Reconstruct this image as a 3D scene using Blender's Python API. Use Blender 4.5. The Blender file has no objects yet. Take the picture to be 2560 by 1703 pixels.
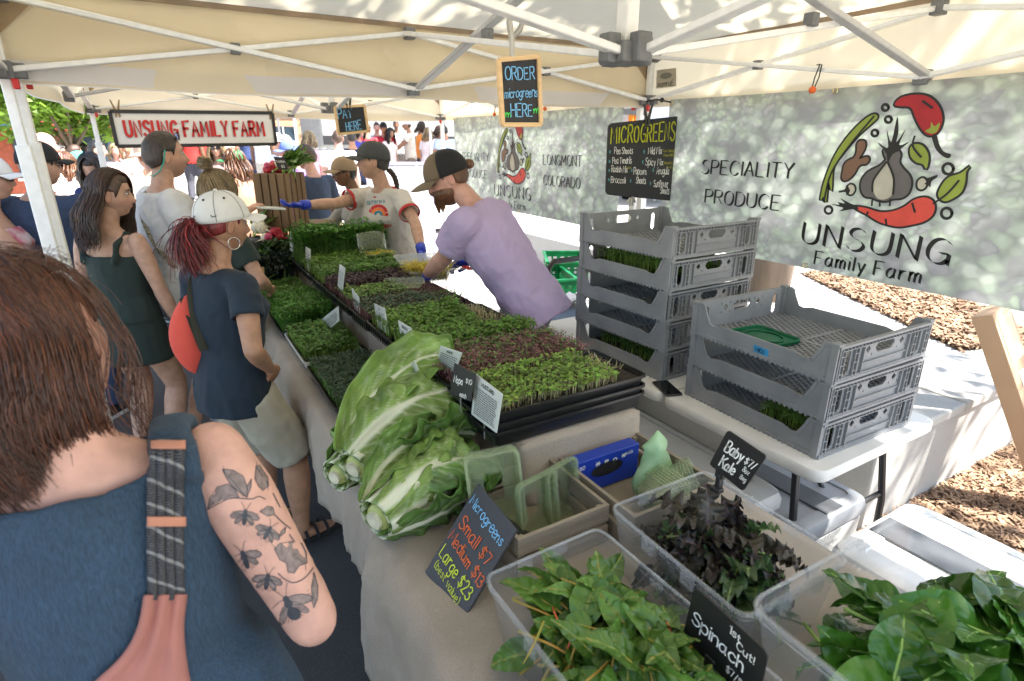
import bpy, bmesh, math, random
import numpy as np
from mathutils import Vector, Matrix, noise, Quaternion
from mathutils.bvhtree import BVHTree
random.seed(7); rng = np.random.default_rng(7)
SC = bpy.context.scene; COL = SC.collection
R = math.radians
# ---------------------------------------------------------------- camera
CAMH, YAW, PITCH, FPX = 1.75, R(30.6), R(19.2), 1422.0
cd = bpy.data.cameras.new('camera'); cam = bpy.data.objects.new('camera', cd); COL.objects.link(cam)
cd.sensor_width = 36; cd.lens = FPX / 2560 * 36; cd.clip_start = .05; cd.clip_end = 600
cam.location = (0, 0, CAMH); cam.rotation_euler = (R(90) - PITCH, 0, -YAW); SC.camera = cam
cd.dof.use_dof = True; cd.dof.focus_distance = 2.0; cd.dof.aperture_fstop = 4.5
# ---------------------------------------------------------------- sky, sun, exposure
SUN_EL, SUN_AZ = R(54), R(-42)          # azimuth measured from +X, counter-clockwise
sdir = Vector((math.cos(SUN_EL) * math.cos(SUN_AZ), math.cos(SUN_EL) * math.sin(SUN_AZ), math.sin(SUN_EL)))
W = bpy.data.worlds.new('World'); SC.world = W; W.use_nodes = True
wn = W.node_tree.nodes; wl = W.node_tree.links
sky = wn.new('ShaderNodeTexSky'); sky.sky_type = 'NISHITA'; sky.sun_disc = False
sky.sun_elevation = SUN_EL; sky.sun_rotation = math.atan2(sdir.x, sdir.y); sky.air_density = 1.2; sky.dust_density = 1.5
bg = wn['Background']; bg.inputs[1].default_value = .10; wl.new(sky.outputs[0], bg.inputs[0])
sl = bpy.data.lights.new('sun', 'SUN'); so = bpy.data.objects.new('sun', sl); COL.objects.link(so)
sl.energy = 5.0; sl.angle = R(.53); sl.color = (1, .95, .87)
so.rotation_euler = sdir.to_track_quat('Z', 'Y').to_euler(); so.location = (4, -4, 9)
SC.view_settings.view_transform = 'Standard'; SC.view_settings.look = 'None'
SC.view_settings.exposure = 2.02; SC.view_settings.gamma = 1
SC.cycles.max_bounces = 10; SC.cycles.transparent_max_bounces = 24; SC.cycles.diffuse_bounces = 5
SC.cycles.transmission_bounces = 6; SC.cycles.glossy_bounces = 3; SC.cycles.caustics_reflective = False
SC.cycles.sample_clamp_indirect = 6; SC.cycles.use_denoising = True

# ---------------------------------------------------------------- pixel -> place (photograph is 2560 x 1703)
_F = np.array([math.sin(YAW) * math.cos(PITCH), math.cos(YAW) * math.cos(PITCH), -math.sin(PITCH)])
_R = np.array([math.cos(YAW), -math.sin(YAW), 0]); _U = np.cross(_R, _F); _C = np.array([0, 0, CAMH])
def ray(x, y): return _F * FPX + _R * (x - 1280) - _U * (y - 851.5)
def onZ(x, y, z): d = ray(x, y); return Vector(_C + d * ((z - CAMH) / d[2]))
def onX(x, y, X): d = ray(x, y); return Vector(_C + d * (X / d[0]))
def onY(x, y, Y): d = ray(x, y); return Vector(_C + d * (Y / d[1]))
# ---------------------------------------------------------------- materials
def sr(r, g, b):
    f = lambda v: (v / 255 / 12.92) if v <= 10 else ((v / 255 + .055) / 1.055) ** 2.4
    return (f(r), f(g), f(b))
MATS = {}
def nodemat(name):
    m = bpy.data.materials.new(name); m.use_nodes = True; MATS[name] = m
    return m, m.node_tree.nodes, m.node_tree.links, m.node_tree.nodes['Principled BSDF']
def M(name, col, rough=.6, var=.12, scale=12, bump=.0, bscale=120, metal=0, spec=.5, trans=0, sss=0, col2=None, stretch=None, attr=False, coat=0, detail=4):
    """procedural material: noise-varied base colour, noise bump"""
    if name in MATS: return MATS[name]
    m, n, l, p = nodemat(name)
    p.inputs['Roughness'].default_value = rough; p.inputs['Metallic'].default_value = metal
    p.inputs['Specular IOR Level'].default_value = spec; p.inputs['Coat Weight'].default_value = coat
    tc = n.new('ShaderNodeTexCoord'); mp = n.new('ShaderNodeMapping'); l.new(tc.outputs['Object'], mp.inputs[0])
    if stretch: mp.inputs['Scale'].default_value = stretch
    nz = n.new('ShaderNodeTexNoise'); nz.inputs['Scale'].default_value = scale; nz.inputs['Detail'].default_value = detail
    l.new(mp.outputs[0], nz.inputs['Vector'])
    cr = n.new('ShaderNodeValToRGB'); cr.color_ramp.elements[0].position = .3; cr.color_ramp.elements[1].position = .7
    a = [min(1, c * (1 - var)) for c in col]; b = list(col2) if col2 else [min(1, c * (1 + var)) for c in col]
    cr.color_ramp.elements[0].color = (*a, 1); cr.color_ramp.elements[1].color = (*b, 1)
    l.new(nz.outputs['Fac'], cr.inputs[0]); out = cr.outputs[0]
    if attr:
        at = n.new('ShaderNodeAttribute'); at.attribute_name = 'tint'; mx = n.new('ShaderNodeMix'); mx.data_type = 'RGBA'; mx.blend_type = 'MULTIPLY'
        mx.inputs[0].default_value = 1; l.new(out, mx.inputs[6]); l.new(at.outputs[0], mx.inputs[7]); out = mx.outputs[2]
    l.new(out, p.inputs['Base Color'])
    if bump:
        nb = n.new('ShaderNodeTexNoise'); nb.inputs['Scale'].default_value = bscale; nb.inputs['Detail'].default_value = 3; l.new(mp.outputs[0], nb.inputs['Vector'])
        bp = n.new('ShaderNodeBump'); bp.inputs['Strength'].default_value = bump; bp.inputs['Distance'].default_value = .01
        l.new(nb.outputs['Fac'], bp.inputs['Height']); l.new(bp.outputs[0], p.inputs['Normal'])
    if sss: p.inputs['Subsurface Weight'].default_value = sss; p.inputs['Subsurface Radius'].default_value = (.012, .005, .003); p.inputs['Subsurface Scale'].default_value = 1
    if trans:
        t = n.new('ShaderNodeBsdfTranslucent'); ms = n.new('ShaderNodeMixShader'); ms.inputs[0].default_value = trans
        l.new(out, t.inputs[0]); l.new(p.outputs[0], ms.inputs[1]); l.new(t.outputs[0], ms.inputs[2]); l.new(ms.outputs[0], n['Material Output'].inputs[0])
    return m
def weave(name, col, rough=.85, sc=900, strength=.5, var=.1, ribs=None, trans=0):
    """woven / knitted cloth: crossed wave bump plus blotches"""
    if name in MATS: return MATS[name]
    m = M(name, col, rough, var, 5, trans=trans); n, l, p = m.node_tree.nodes, m.node_tree.links, m.node_tree.nodes['Principled BSDF']
    tc = n.new('ShaderNodeTexCoord'); sx = n.new('ShaderNodeMapping'); l.new(tc.outputs['Object'], sx.inputs[0])
    if ribs: sx.inputs['Scale'].default_value = ribs
    nz = n.new('ShaderNodeTexNoise'); nz.inputs['Scale'].default_value = sc; nz.inputs['Detail'].default_value = 2; l.new(sx.outputs[0], nz.inputs['Vector'])
    n2 = n.new('ShaderNodeTexNoise'); n2.inputs['Scale'].default_value = 14; n2.inputs['Detail'].default_value = 3; l.new(tc.outputs['Object'], n2.inputs['Vector'])
    ad = n.new('ShaderNodeMath'); ad.operation = 'MULTIPLY_ADD'; ad.inputs[1].default_value = .35; l.new(nz.outputs['Fac'], ad.inputs[0]); l.new(n2.outputs['Fac'], ad.inputs[2])
    bp = n.new('ShaderNodeBump'); bp.inputs['Strength'].default_value = strength; bp.inputs['Distance'].default_value = .012
    l.new(ad.outputs[0], bp.inputs['Height']); l.new(bp.outputs[0], p.inputs['Normal'])
    if ribs or sc < 1000:
        cr = n['Color Ramp']; mx = n.new('ShaderNodeMix'); mx.data_type = 'RGBA'; mx.blend_type = 'MULTIPLY'; mx.inputs[0].default_value = .4
        c2 = n.new('ShaderNodeValToRGB'); c2.color_ramp.elements[0].position = .35; c2.color_ramp.elements[0].color = (.35, .35, .35, 1); c2.color_ramp.elements[1].position = .65; c2.color_ramp.elements[1].color = (1.3, 1.3, 1.3, 1)
        l.new(nz.outputs['Fac'], c2.inputs[0]); l.new(cr.outputs[0], mx.inputs[6]); l.new(c2.outputs[0], mx.inputs[7]); l.new(mx.outputs[2], p.inputs['Base Color'])
    p.inputs['Sheen Weight'].default_value = .04
    return m
def plastic(name, col, alpha=.25, rough=.15, tint=(1, 1, 1), haze=.5):
    """thin clear or frosted plastic sheet: see-through, with milky scatter and gloss"""
    if name in MATS: return MATS[name]
    m, n, l, p = nodemat(name); p.inputs['Base Color'].default_value = (*col, 1); p.inputs['Roughness'].default_value = rough
    tr = n.new('ShaderNodeBsdfTransparent'); tr.inputs[0].default_value = (*tint, 1)
    tl = n.new('ShaderNodeBsdfTranslucent'); tl.inputs[0].default_value = (*col, 1)
    m1 = n.new('ShaderNodeMixShader'); m1.inputs[0].default_value = haze; l.new(p.outputs[0], m1.inputs[1]); l.new(tl.outputs[0], m1.inputs[2])
    gl = n.new('ShaderNodeBsdfGlossy'); gl.inputs['Roughness'].default_value = rough
    m2 = n.new('ShaderNodeMixShader'); m2.inputs[0].default_value = alpha; l.new(tr.outputs[0], m2.inputs[1]); l.new(m1.outputs[0], m2.inputs[2])
    lw = n.new('ShaderNodeLayerWeight'); lw.inputs[0].default_value = .5; fr = n.new('ShaderNodeMath'); fr.operation = 'POWER'; fr.inputs[1].default_value = 3.5; l.new(lw.outputs['Facing'], fr.inputs[0])
    f2 = n.new('ShaderNodeMath'); f2.operation = 'MULTIPLY_ADD'; f2.inputs[1].default_value = .45; f2.inputs[2].default_value = .035; l.new(fr.outputs[0], f2.inputs[0]); fr = f2
    nz = n.new('ShaderNodeTexNoise'); nz.inputs['Scale'].default_value = 25; bp = n.new('ShaderNodeBump'); bp.inputs['Strength'].default_value = .15; bp.inputs['Distance'].default_value = .01
    l.new(nz.outputs['Fac'], bp.inputs['Height']); l.new(bp.outputs[0], gl.inputs['Normal'])
    m3 = n.new('ShaderNodeMixShader'); l.new(fr.outputs[0], m3.inputs[0]); l.new(m2.outputs[0], m3.inputs[1]); l.new(gl.outputs[0], m3.inputs[2])
    l.new(m3.outputs[0], n['Material Output'].inputs[0]); return m
# ---------------------------------------------------------------- objects
def tag(o, label=None, cat=None, group=None, kind=None):
    if label: o['label'] = label
    if cat: o['category'] = cat
    if group: o['group'] = group
    if kind: o['kind'] = kind
    return o
def thing(name, label, cat, loc=(0, 0, 0), rz=0, group=None):
    o = bpy.data.objects.new(name, None); COL.objects.link(o); o.empty_display_size = .05
    o.location = loc; o.rotation_euler = (0, 0, rz); return tag(o, label, cat, group)
def link(name, me, parent=None, loc=None, rot=None):
    o = bpy.data.objects.new(name, me); COL.objects.link(o)
    if parent: o.parent = parent
    if loc is not None: o.location = loc
    if rot is not None: o.rotation_euler = rot
    return o
def dup(o, parent=None, loc=None, rz=None, label=None):
    c = o.copy(); COL.objects.link(c); c.parent = parent
    if loc is not None: c.location = loc
    if rz is not None: c.rotation_euler = (0, 0, rz)
    if label: c['label'] = label
    for ch in list(o.children): dup(ch, c)
    return c
class MB:
    """collects geometry for one mesh"""
    def __init__(s): s.v = []; s.f = []; s.mi = []; s.cur = 0; s.n = 0
    def add(s, v, f):
        b = s.n; v = np.asarray(v, dtype=float).reshape(-1, 3); s.v.append(v); s.n += len(v)
        for q in f: s.f.append(tuple(int(i) + b for i in q)); s.mi.append(s.cur)
        return s
    def box(s, c, d, rot=None):
        v = np.array([[x, y, z] for x in (-.5, .5) for y in (-.5, .5) for z in (-.5, .5)]) * np.array(d)
        if rot is not None: v = v @ np.array(rot.to_3x3() if hasattr(rot, 'to_3x3') else rot).T
        return s.add(v + np.array(c), [(0, 1, 3, 2), (4, 6, 7, 5), (0, 4, 5, 1), (2, 3, 7, 6), (0, 2, 6, 4), (1, 5, 7, 3)])
    def bar(s, a, b, w, h=None, up=(0, 0, 1)):
        a, b = Vector(a), Vector(b); h = h or w; d = b - a; L = d.length
        z = d.normalized(); x = Vector(up).cross(z)
        if x.length < 1e-4: x = Vector((1, 0, 0)).cross(z)
        x.normalize(); y = z.cross(x); m = Matrix((x, y, z)).transposed()
        return s.box((a + b) / 2, (w, h, L), m)
    def rings(s, rs, cap=True, close=False):
        rs = np.asarray(rs, dtype=float); K, N, _ = rs.shape; f = []
        for k in range(K if close else K - 1):
            k2 = (k + 1) % K
            for i in range(N): j = (i + 1) % N; f.append((k * N + i, k * N + j, k2 * N + j, k2 * N + i))
        if cap and not close: f.append(tuple(range(N - 1, -1, -1))); f.append(tuple((K - 1) * N + i for i in range(N)))
        return s.add(rs.reshape(-1, 3), f)
    def tube(s, path, r, n=8, cap=True, flat=1.0, up=None):
        P = [Vector(p) for p in path]; K = len(P); r = [r] * K if np.isscalar(r) else list(r); out = []; x = None
        for k in range(K):
            t = (P[min(k + 1, K - 1)] - P[max(k - 1, 0)]).normalized()
            if x is None or up is not None:
                u = Vector(up) if up is not None else (Vector((0, 0, 1)) if abs(t.z) < .9 else Vector((1, 0, 0)))
                x = u.cross(t)
                if x.length < 1e-5: x = Vector((1, 0, 0))
            x = (x - t * x.dot(t)).normalized(); y = t.cross(x)
            out.append([P[k] + (x * math.cos(a) + y * math.sin(a) * flat) * r[k] for a in [2 * math.pi * i / n for i in range(n)]])
        return s.rings(out, cap)
    def loft(s, secs, n=16, hollow0=0, hollow1=0):
        """secs: (centre, xaxis, yaxis, rx, ry); hollow: depth of the open hem at either end"""
        def ring(c, x, y, rx, ry): return [Vector(c) + x * (math.cos(a) * rx) + y * (math.sin(a) * ry) for a in [2 * math.pi * i / n for i in range(n)]]
        S = [(Vector(c), Vector(x), Vector(y), rx, ry) for c, x, y, rx, ry in secs]; out = [ring(*q) for q in S]
        if hollow0:
            d = (S[1][0] - S[0][0]).normalized() * hollow0; c, x, y, rx, ry = S[0]; out = [ring(c + d, x, y, rx * .3, ry * .3), ring(c + d, x, y, rx - .013, ry - .013), ring(c, x, y, rx - .011, ry - .011)] + out
        if hollow1:
            d = (S[-2][0] - S[-1][0]).normalized() * hollow1; c, x, y, rx, ry = S[-1]; out += [ring(c, x, y, rx - .011, ry - .011), ring(c + d, x, y, rx - .013, ry - .013), ring(c + d, x, y, rx * .3, ry * .3)]
        return s.rings(out)
    def ball(s, c, r, nu=14, nv=10):
        r = (r, r, r) if np.isscalar(r) else r
        v = [[0, 0, 1]] + [[math.sin(math.pi * j / nv) * math.cos(2 * math.pi * i / nu), math.sin(math.pi * j / nv) * math.sin(2 * math.pi * i / nu), math.cos(math.pi * j / nv)] for j in range(1, nv) for i in range(nu)] + [[0, 0, -1]]
        f = [(0, 1 + i, 1 + (i + 1) % nu) for i in range(nu)]
        for j in range(nv - 2):
            for i in range(nu): a = 1 + j * nu + i; b = 1 + j * nu + (i + 1) % nu; f.append((a, a + nu, b + nu, b))
        L = len(v) - 1; f += [(L, 1 + (nv - 2) * nu + (i + 1) % nu, 1 + (nv - 2) * nu + i) for i in range(nu)]
        return s.add(np.array(v) * np.array(r) + np.array(c), f)
    def grid(s, fn, nu, nv):
        v = [fn(i / nu, j / nv) for j in range(nv + 1) for i in range(nu + 1)]
        return s.add([tuple(q) for q in v], [(j * (nu + 1) + i, j * (nu + 1) + i + 1, (j + 1) * (nu + 1) + i + 1, (j + 1) * (nu + 1) + i) for j in range(nv) for i in range(nu)])
    def V(s): return np.concatenate(s.v) if s.v else np.zeros((0, 3))
    def mesh(s, name='m'):
        me = bpy.data.meshes.new(name); me.from_pydata(s.V().tolist(), [], s.f); return me
    def build(s, name, mats, parent=None, smooth=True, bevel=0, loc=None, rot=None, ang=40, solid=0, world=False, seg=2):
        if world and parent is not None:
            o = np.array(parent.matrix_basis.inverted()); v = s.V(); s.v = [v @ o[:3, :3].T + o[:3, 3]]
        me = s.mesh(name); mats = mats if isinstance(mats, (list, tuple)) else [mats]
        for m in mats: me.materials.append(m)
        if len(mats) > 1: me.polygons.foreach_set('material_index', s.mi)
        if smooth:
            me.polygons.foreach_set('use_smooth', [True] * len(me.polygons))
            if ang < 180: me.set_sharp_from_angle(angle=R(ang))
        ob = link(name, me, parent, loc, rot)
        if solid: q = ob.modifiers.new('solid', 'SOLIDIFY'); q.thickness = solid; q.offset = 0
        if bevel: q = ob.modifiers.new('bevel', 'BEVEL'); q.width = bevel; q.segments = seg; q.limit_method = 'ANGLE'; q.angle_limit = R(35)
        return ob
def raw(name, V, F, mats, parent=None, mi=None, smooth=True, tint=None):
    """fast mesh from numpy arrays: V (n,3), F (m,k)"""
    me = bpy.data.meshes.new(name); V = np.asarray(V, dtype=np.float32); F = np.asarray(F, dtype=np.int32); m, k = F.shape
    me.vertices.add(len(V)); me.vertices.foreach_set('co', V.ravel()); me.loops.add(m * k); me.loops.foreach_set('vertex_index', F.ravel())
    me.polygons.add(m); me.polygons.foreach_set('loop_start', np.arange(0, m * k, k, dtype=np.int32)); me.polygons.foreach_set('loop_total', np.full(m, k, dtype=np.int32))
    mats = mats if isinstance(mats, (list, tuple)) else [mats]
    for q in mats: me.materials.append(q)
    if mi is not None: me.polygons.foreach_set('material_index', np.asarray(mi, dtype=np.int32))
    if smooth: me.polygons.foreach_set('use_smooth', np.ones(m, dtype=bool))
    if tint is not None:
        at = me.color_attributes.new('tint', 'FLOAT_COLOR', 'POINT'); at.data.foreach_set('color', np.concatenate([tint, np.ones((len(V), 1))], 1).astype(np.float32).ravel())
    me.update(); me.validate(); return link(name, me, parent)
def remesh(mb, vox, it=3):
    ob = link('tmp', mb.mesh()); q = ob.modifiers.new('r', 'REMESH'); q.mode = 'VOXEL'; q.voxel_size = vox
    if it: q = ob.modifiers.new('s', 'SMOOTH'); q.iterations = it; q.factor = .5
    me = bpy.data.meshes.new_from_object(ob.evaluated_get(bpy.context.evaluated_depsgraph_get()))
    old = ob.data; bpy.data.objects.remove(ob); bpy.data.meshes.remove(old); return me
def arr(me):
    v = np.empty(len(me.vertices) * 3, dtype=np.float32); me.vertices.foreach_get('co', v); return v.reshape(-1, 3)
def cat_spline(P, m=6, closed=False):
    P = [np.array(p, dtype=float) for p in P]; n = len(P); out = []
    for i in range(n if closed else n - 1):
        p0 = P[(i - 1) % n] if closed or i > 0 else P[0]; p1 = P[i]; p2 = P[(i + 1) % n]; p3 = P[(i + 2) % n] if closed or i + 2 < n else P[-1]
        for k in range(m):
            t = k / m; out.append(.5 * ((2 * p1) + (-p0 + p2) * t + (2 * p0 - 5 * p1 + 4 * p2 - p3) * t * t + (-p0 + 3 * p1 - 3 * p2 + p3) * t ** 3))
    if not closed: out.append(P[-1])
    return out
def plate(outer, holes, th):
    """flat plate with holes in the XY plane, th thick in Z -> mesh"""
    cu = bpy.data.curves.new('c', 'CURVE'); cu.dimensions = '2D'; cu.fill_mode = 'BOTH'; cu.extrude = th / 2
    for poly in [outer] + holes:
        s = cu.splines.new('POLY'); s.points.add(len(poly) - 1); s.use_cyclic_u = True
        for p, q in zip(s.points, poly): p.co = (q[0], q[1], 0, 1)
    ob = link('tmp', cu); me = bpy.data.meshes.new_from_object(ob.evaluated_get(bpy.context.evaluated_depsgraph_get()))
    bpy.data.objects.remove(ob); bpy.data.curves.remove(cu); return me
def mesh_into(mb, me, mat4=None):
    v = arr(me).astype(float)
    if mat4 is not None: m = np.array(mat4); v = v @ m[:3, :3].T + m[:3, 3]
    mb.add(v, [tuple(p.vertices) for p in me.polygons]); return mb
# ================================================================ the setting
def speckle(name, base, dots, sc=350, rough=.9, bump=.35, patch=.25):
    m = M(name, base, rough, patch, 1.3, bump=bump, bscale=sc); n, l, p = m.node_tree.nodes, m.node_tree.links, m.node_tree.nodes['Principled BSDF']
    tc = n.new('ShaderNodeTexCoord'); v = n.new('ShaderNodeTexVoronoi'); v.inputs['Scale'].default_value = sc * .6; l.new(tc.outputs['Object'], v.inputs['Vector'])
    cr = n.new('ShaderNodeValToRGB'); cr.color_ramp.elements[0].position = .08; cr.color_ramp.elements[0].color = (1, 1, 1, 1); cr.color_ramp.elements[1].position = .28; cr.color_ramp.elements[1].color = (0, 0, 0, 1)
    l.new(v.outputs['Distance'], cr.inputs[0]); mx = n.new('ShaderNodeMix'); mx.data_type = 'RGBA'; l.new(cr.outputs[0], mx.inputs[0])
    l.new(n['Color Ramp'].outputs[0], mx.inputs[6]); mx.inputs[7].default_value = (*dots, 1); l.new(mx.outputs[2], p.inputs['Base Color']); return m
ASPH = speckle('asphalt', (.046, .046, .047), (.12, .12, .12), 260)
CONC = speckle('concrete', (.42, .41, .385), (.32, .31, .29), 120, .85, .15, .12)
def sheet(name, x0, x1, y0, y1, z, m, kind='structure'):
    b = MB(); b.add([(x0, y0, z), (x1, y0, z), (x1, y1, z), (x0, y1, z)], [(0, 1, 2, 3)]); return tag(b.build(name, m, smooth=False), kind=kind)
sheet('ground', -250, 250, -250, 250, 0, CONC)
sheet('road', -3.2, 1.75, -6, 6.7, .004, ASPH)
MULCH = M('mulch_wood', sr(138, 104, 80), .9, .5, 9, col2=sr(196, 164, 134))
sheet('mulch_bed', 2.5, 6.5, -2.0, 1.1, .004, M('mulch_soil', sr(112, 86, 66), .95, .4, 40, bump=.6, bscale=90))
def chips(name, pts, m, s=.03):
    n = len(pts); L = rng.uniform(.5, 1.6, n) * s; Wd = rng.uniform(.15, .4, n) * s; a = rng.uniform(0, 6.28, n); t = rng.uniform(-.5, .5, (n, 2))
    d = np.stack([np.cos(a), np.sin(a), t[:, 0]], 1); e = np.stack([-np.sin(a), np.cos(a), t[:, 1]], 1); P = np.asarray(pts)
    v = np.stack([P - d * L[:, None] - e * Wd[:, None], P + d * L[:, None] - e * Wd[:, None] * .7, P + d * L[:, None] * .9 + e * Wd[:, None], P - d * L[:, None] + e * Wd[:, None] * .8], 1)
    return tag(raw(name, v.reshape(-1, 3), np.arange(4 * n).reshape(-1, 4), m, smooth=False), kind='stuff')
q = rng.uniform([2.5, -1.2, .008], [4.6, 1.09, .03], (26000, 3)); chips('mulch_chips', q, MULCH, .018)
# raised concrete planter / seat wall
pw = thing('planter_wall', 'pale concrete seat wall with raised paved bed behind the banner', 'wall', (2.57, 1.1, 0))
b = MB(); b.box((3.2, 1.15, .23), (6.4, 2.3, .46)); b.box((4.2, 5.0, .23), (4.4, 5.4, .46)); b.build('wall_body', CONC, pw, bevel=.012)
for i, (x0, x1) in enumerate(((-.02, .72), (.735, 1.5), (1.515, 2.3), (2.315, 3.1), (3.115, 4.2))):
    b = MB(); b.box(((x0 + x1) / 2, 1.14, .485), (x1 - x0, 2.34, .055)); b.build('coping_slab', CONC, pw, bevel=.01)
b = MB(); b.add([(1.55, .35, .515), (2.2, .15, .515), (4.2, 2.0, .515), (2.75, 2.25, .515)], [(0, 1, 2, 3)]); b.build('soil', MATS['mulch_soil'], pw, smooth=False)
u = rng.uniform(0, 1, (9000, 2)); A, Bq, Cq, Dq = [np.array(p) for p in ((4.12, 1.45), (4.77, 1.25), (6.77, 3.1), (5.32, 3.35))]
xy = (A * (1 - u[:, :1]) + Bq * u[:, :1]) * (1 - u[:, 1:]) + (Dq * (1 - u[:, :1]) + Cq * u[:, :1]) * u[:, 1:]
chips('mulch_chips', np.concatenate([xy, rng.uniform(.52, .55, (9000, 1))], 1), MULCH, .024)
# ================================================================ canopy tents
STEEL = M('white_steel', (.86, .86, .84), .35, .06, 30, spec=.5); STEEL2 = M('grey_steel', (.5, .5, .5), .4, .08, 30)
BRK = M('bracket_plastic', (.16, .165, .17), .5, .1, 40); BLK = M('black_plastic', (.018, .018, .02), .45, .2, 30)
REDP = M('red_plastic', (.55, .02, .02), .4)
CANV = M('cream_canvas', (.85, .765, .59), .8, .05, 3, bump=.12, bscale=14, trans=.35)
CANW = M('white_canvas', (.82, .80, .80), .8, .04, 3, bump=.12, bscale=14, trans=.35); TAPE = M('seam_tape', (.34, .25, .17), .8, trans=.15)
CORN = M('canvas_corner', (.45, .33, .2), .8, trans=.3)
def tent(label, x0, x1, y0, y1, zlo, zhi, zpk=2.98, valw=CANV, group=None, bars=True, zc=1.97):
    t = thing('canopy_tent', label, 'tent', ((x0 + x1) / 2, (y0 + y1) / 2, 0), 0, group); X, Y = (x1 - x0) / 2, (y1 - y0) / 2
    ze = zhi + .04; seed = random.random() * 50
    def roof(u, v):
        a, c = u * 2 - 1, v * 2 - 1; k = 1 - max(abs(a), abs(c)); sag = .03 * math.sin(k * math.pi)
        return (a * (X + .035), c * (Y + .035), ze + (zpk - ze) * k - sag + .010 * noise.noise((a * 4 + seed, c * 4, 0)))
    b = MB(); b.grid(roof, 32, 32); b.build('roof_fabric', CANV, t, ang=180)
    for i in range(4):                                   # valances
        a = [(-X, -Y), (X, -Y), (X, Y), (-X, Y)][i]; c = [(X, -Y), (X, Y), (-X, Y), (-X, -Y)][i]; nx, ny = [(0, -1), (1, 0), (0, 1), (-1, 0)][i]
        def val(u, v, a=a, c=c, nx=nx, ny=ny):
            w = .035 + .010 * v * math.sin(u * 17 + seed) + .006 * noise.noise((u * 9, v * 3, seed)); ex = [-.035, 1.0115][0] if False else 0
            uu = u * 1.023 - .0115
            return (a[0] + (c[0] - a[0]) * uu + nx * w, a[1] + (c[1] - a[1]) * uu + ny * w, ze - v * (ze - (zlo - .035)) - .012 * v * math.sin(u * math.pi * 2) ** 2)
        b = MB(); b.grid(val, 30, 5); b.build('valance', CANV, t, ang=180)
        def hem(u, v): p = val(u, .80 + .2 * v); return (p[0] + nx * .008, p[1] + ny * .008, p[2] - .004 * v)
        b = MB(); b.grid(hem, 30, 1); b.build('hem', valw, t, ang=180)
        b = MB(); k = .012; b.bar((a[0] + nx * .02, a[1] + ny * .02, ze - .004), (c[0] + nx * .02, c[1] + ny * .02, ze - .004), .006, .02); b.build('seam_tape', TAPE, t, smooth=False)
    for sx in (-1, 1):
        for sy in (-1, 1):
            b = MB(); b.box((sx * X, sy * Y, (zlo - .25) / 2 + .0), (.045, .045, zlo - .25)); b.box((sx * X, sy * Y, (zlo - .3 + zhi + .04) / 2), (.032, .032, zhi + .04 - zlo + .3)); l = b.build('leg', STEEL, t, bevel=.004)
            b = MB(); b.box((sx * X, sy * Y, .006), (.09, .09, .012)); b.build('foot_plate', STEEL2, l, bevel=.002)
            for z in (zlo, zhi): b = MB(); b.box((sx * X, sy * Y, z), (.062, .062, .06)); b.box((sx * (X - .045), sy * Y, z), (.04, .03, .05)); b.box((sx * X, sy * (Y - .045), z), (.03, .04, .05)); b.build('corner_bracket', BRK, t, bevel=.004)
            b = MB(); b.box((sx * (X - .03), sy * (Y - .03), zlo - .045), (.02, .02, .035)); b.build('release_tab', REDP, t, bevel=.004)
            b = MB(); b.add([(sx * (X + .03), sy * (Y + .028), ze - .02), (sx * (X - .16), sy * (Y + .028), ze - .02), (sx * (X + .03), sy * (Y + .028), ze - .2)], [(0, 1, 2)]); b.build('corner_patch', CORN, t, smooth=False)
    def bar(p, q, m=STEEL, off=0): b = MB(); b.bar(p, q, .036, .02, up=(0, 0, 1)); b.build('truss_bar', m, t, bevel=.004)
    def joint(p, s=.045): b = MB(); b.box(p, (s, s, s * 1.1)); b.tube([(p[0], p[1] - s * .55, p[2]), (p[0], p[1] + s * .55, p[2])], .009, 8); b.build('joint_bracket', BRK, t, bevel=.004)
    if bars:
        for (nx, ny) in ((0, -1), (1, 0), (0, 1), (-1, 0)):
            Mx, My = nx * X, ny * Y; tx, ty = -ny, nx
            for s in (-1, 1):
                cx, cy = Mx + tx * s * X, My + ty * s * Y; ox, oy = -nx * .012, -ny * .012
                bar((cx, cy, zlo), (Mx, My, zhi)); bar((cx + ox * 2, cy + oy * 2, zhi), (Mx + ox * 2, My + oy * 2, zlo), STEEL)
                joint(((cx + Mx) / 2 + ox, (cy + My) / 2 + oy, (zlo + zhi) / 2), .038)
            joint((Mx, My, zhi)); joint((Mx + nx * -.01, My + ny * -.01, zlo), .05)
            bar((Mx + tx * .02, My + ty * .02, zhi), (nx * .03 + tx * .02, ny * .03 + ty * .02, zc)); bar((Mx - tx * .02, My - ty * .02, zlo), (nx * .03 - tx * .02, ny * .03 - ty * .02, zc + .36), STEEL2)
            joint(((Mx) / 2, (My) / 2, (zhi + zc) / 2 + .02), .036)
        b = MB(); b.box((0, 0, zc), (.10, .10, .05)); b.box((.055, .0, zc + .01), (.04, .045, .07)); b.box((-.055, 0, zc + .01), (.04, .045, .07)); b.box((0, .055, zc + .01), (.045, .04, .07)); b.box((0, -.055, zc + .01), (.045, .04, .07)); b.build('centre_hub', BRK, t, bevel=.005)
        b = MB(); b.box((0, 0, (zc + .2)), (.042, .042, .4)); b.box((0, 0, (zc + .3 + zpk) / 2), (.034, .034, zpk - zc - .3)); b.build('centre_post', STEEL, t, bevel=.004)
    return t
T1 = tent('cream canopy tent over the crates, with the ORDER sign on its frame', -.42, 2.63, -.25, 2.81, 1.99, 2.23, group='cream canopy tents', valw=CANW)
T2 = tent('cream canopy tent over the long red-lettered farm name sign', -.40, 2.63, 2.88, 5.90, 2.0, 2.24, group='cream canopy tents', valw=CANW)
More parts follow.
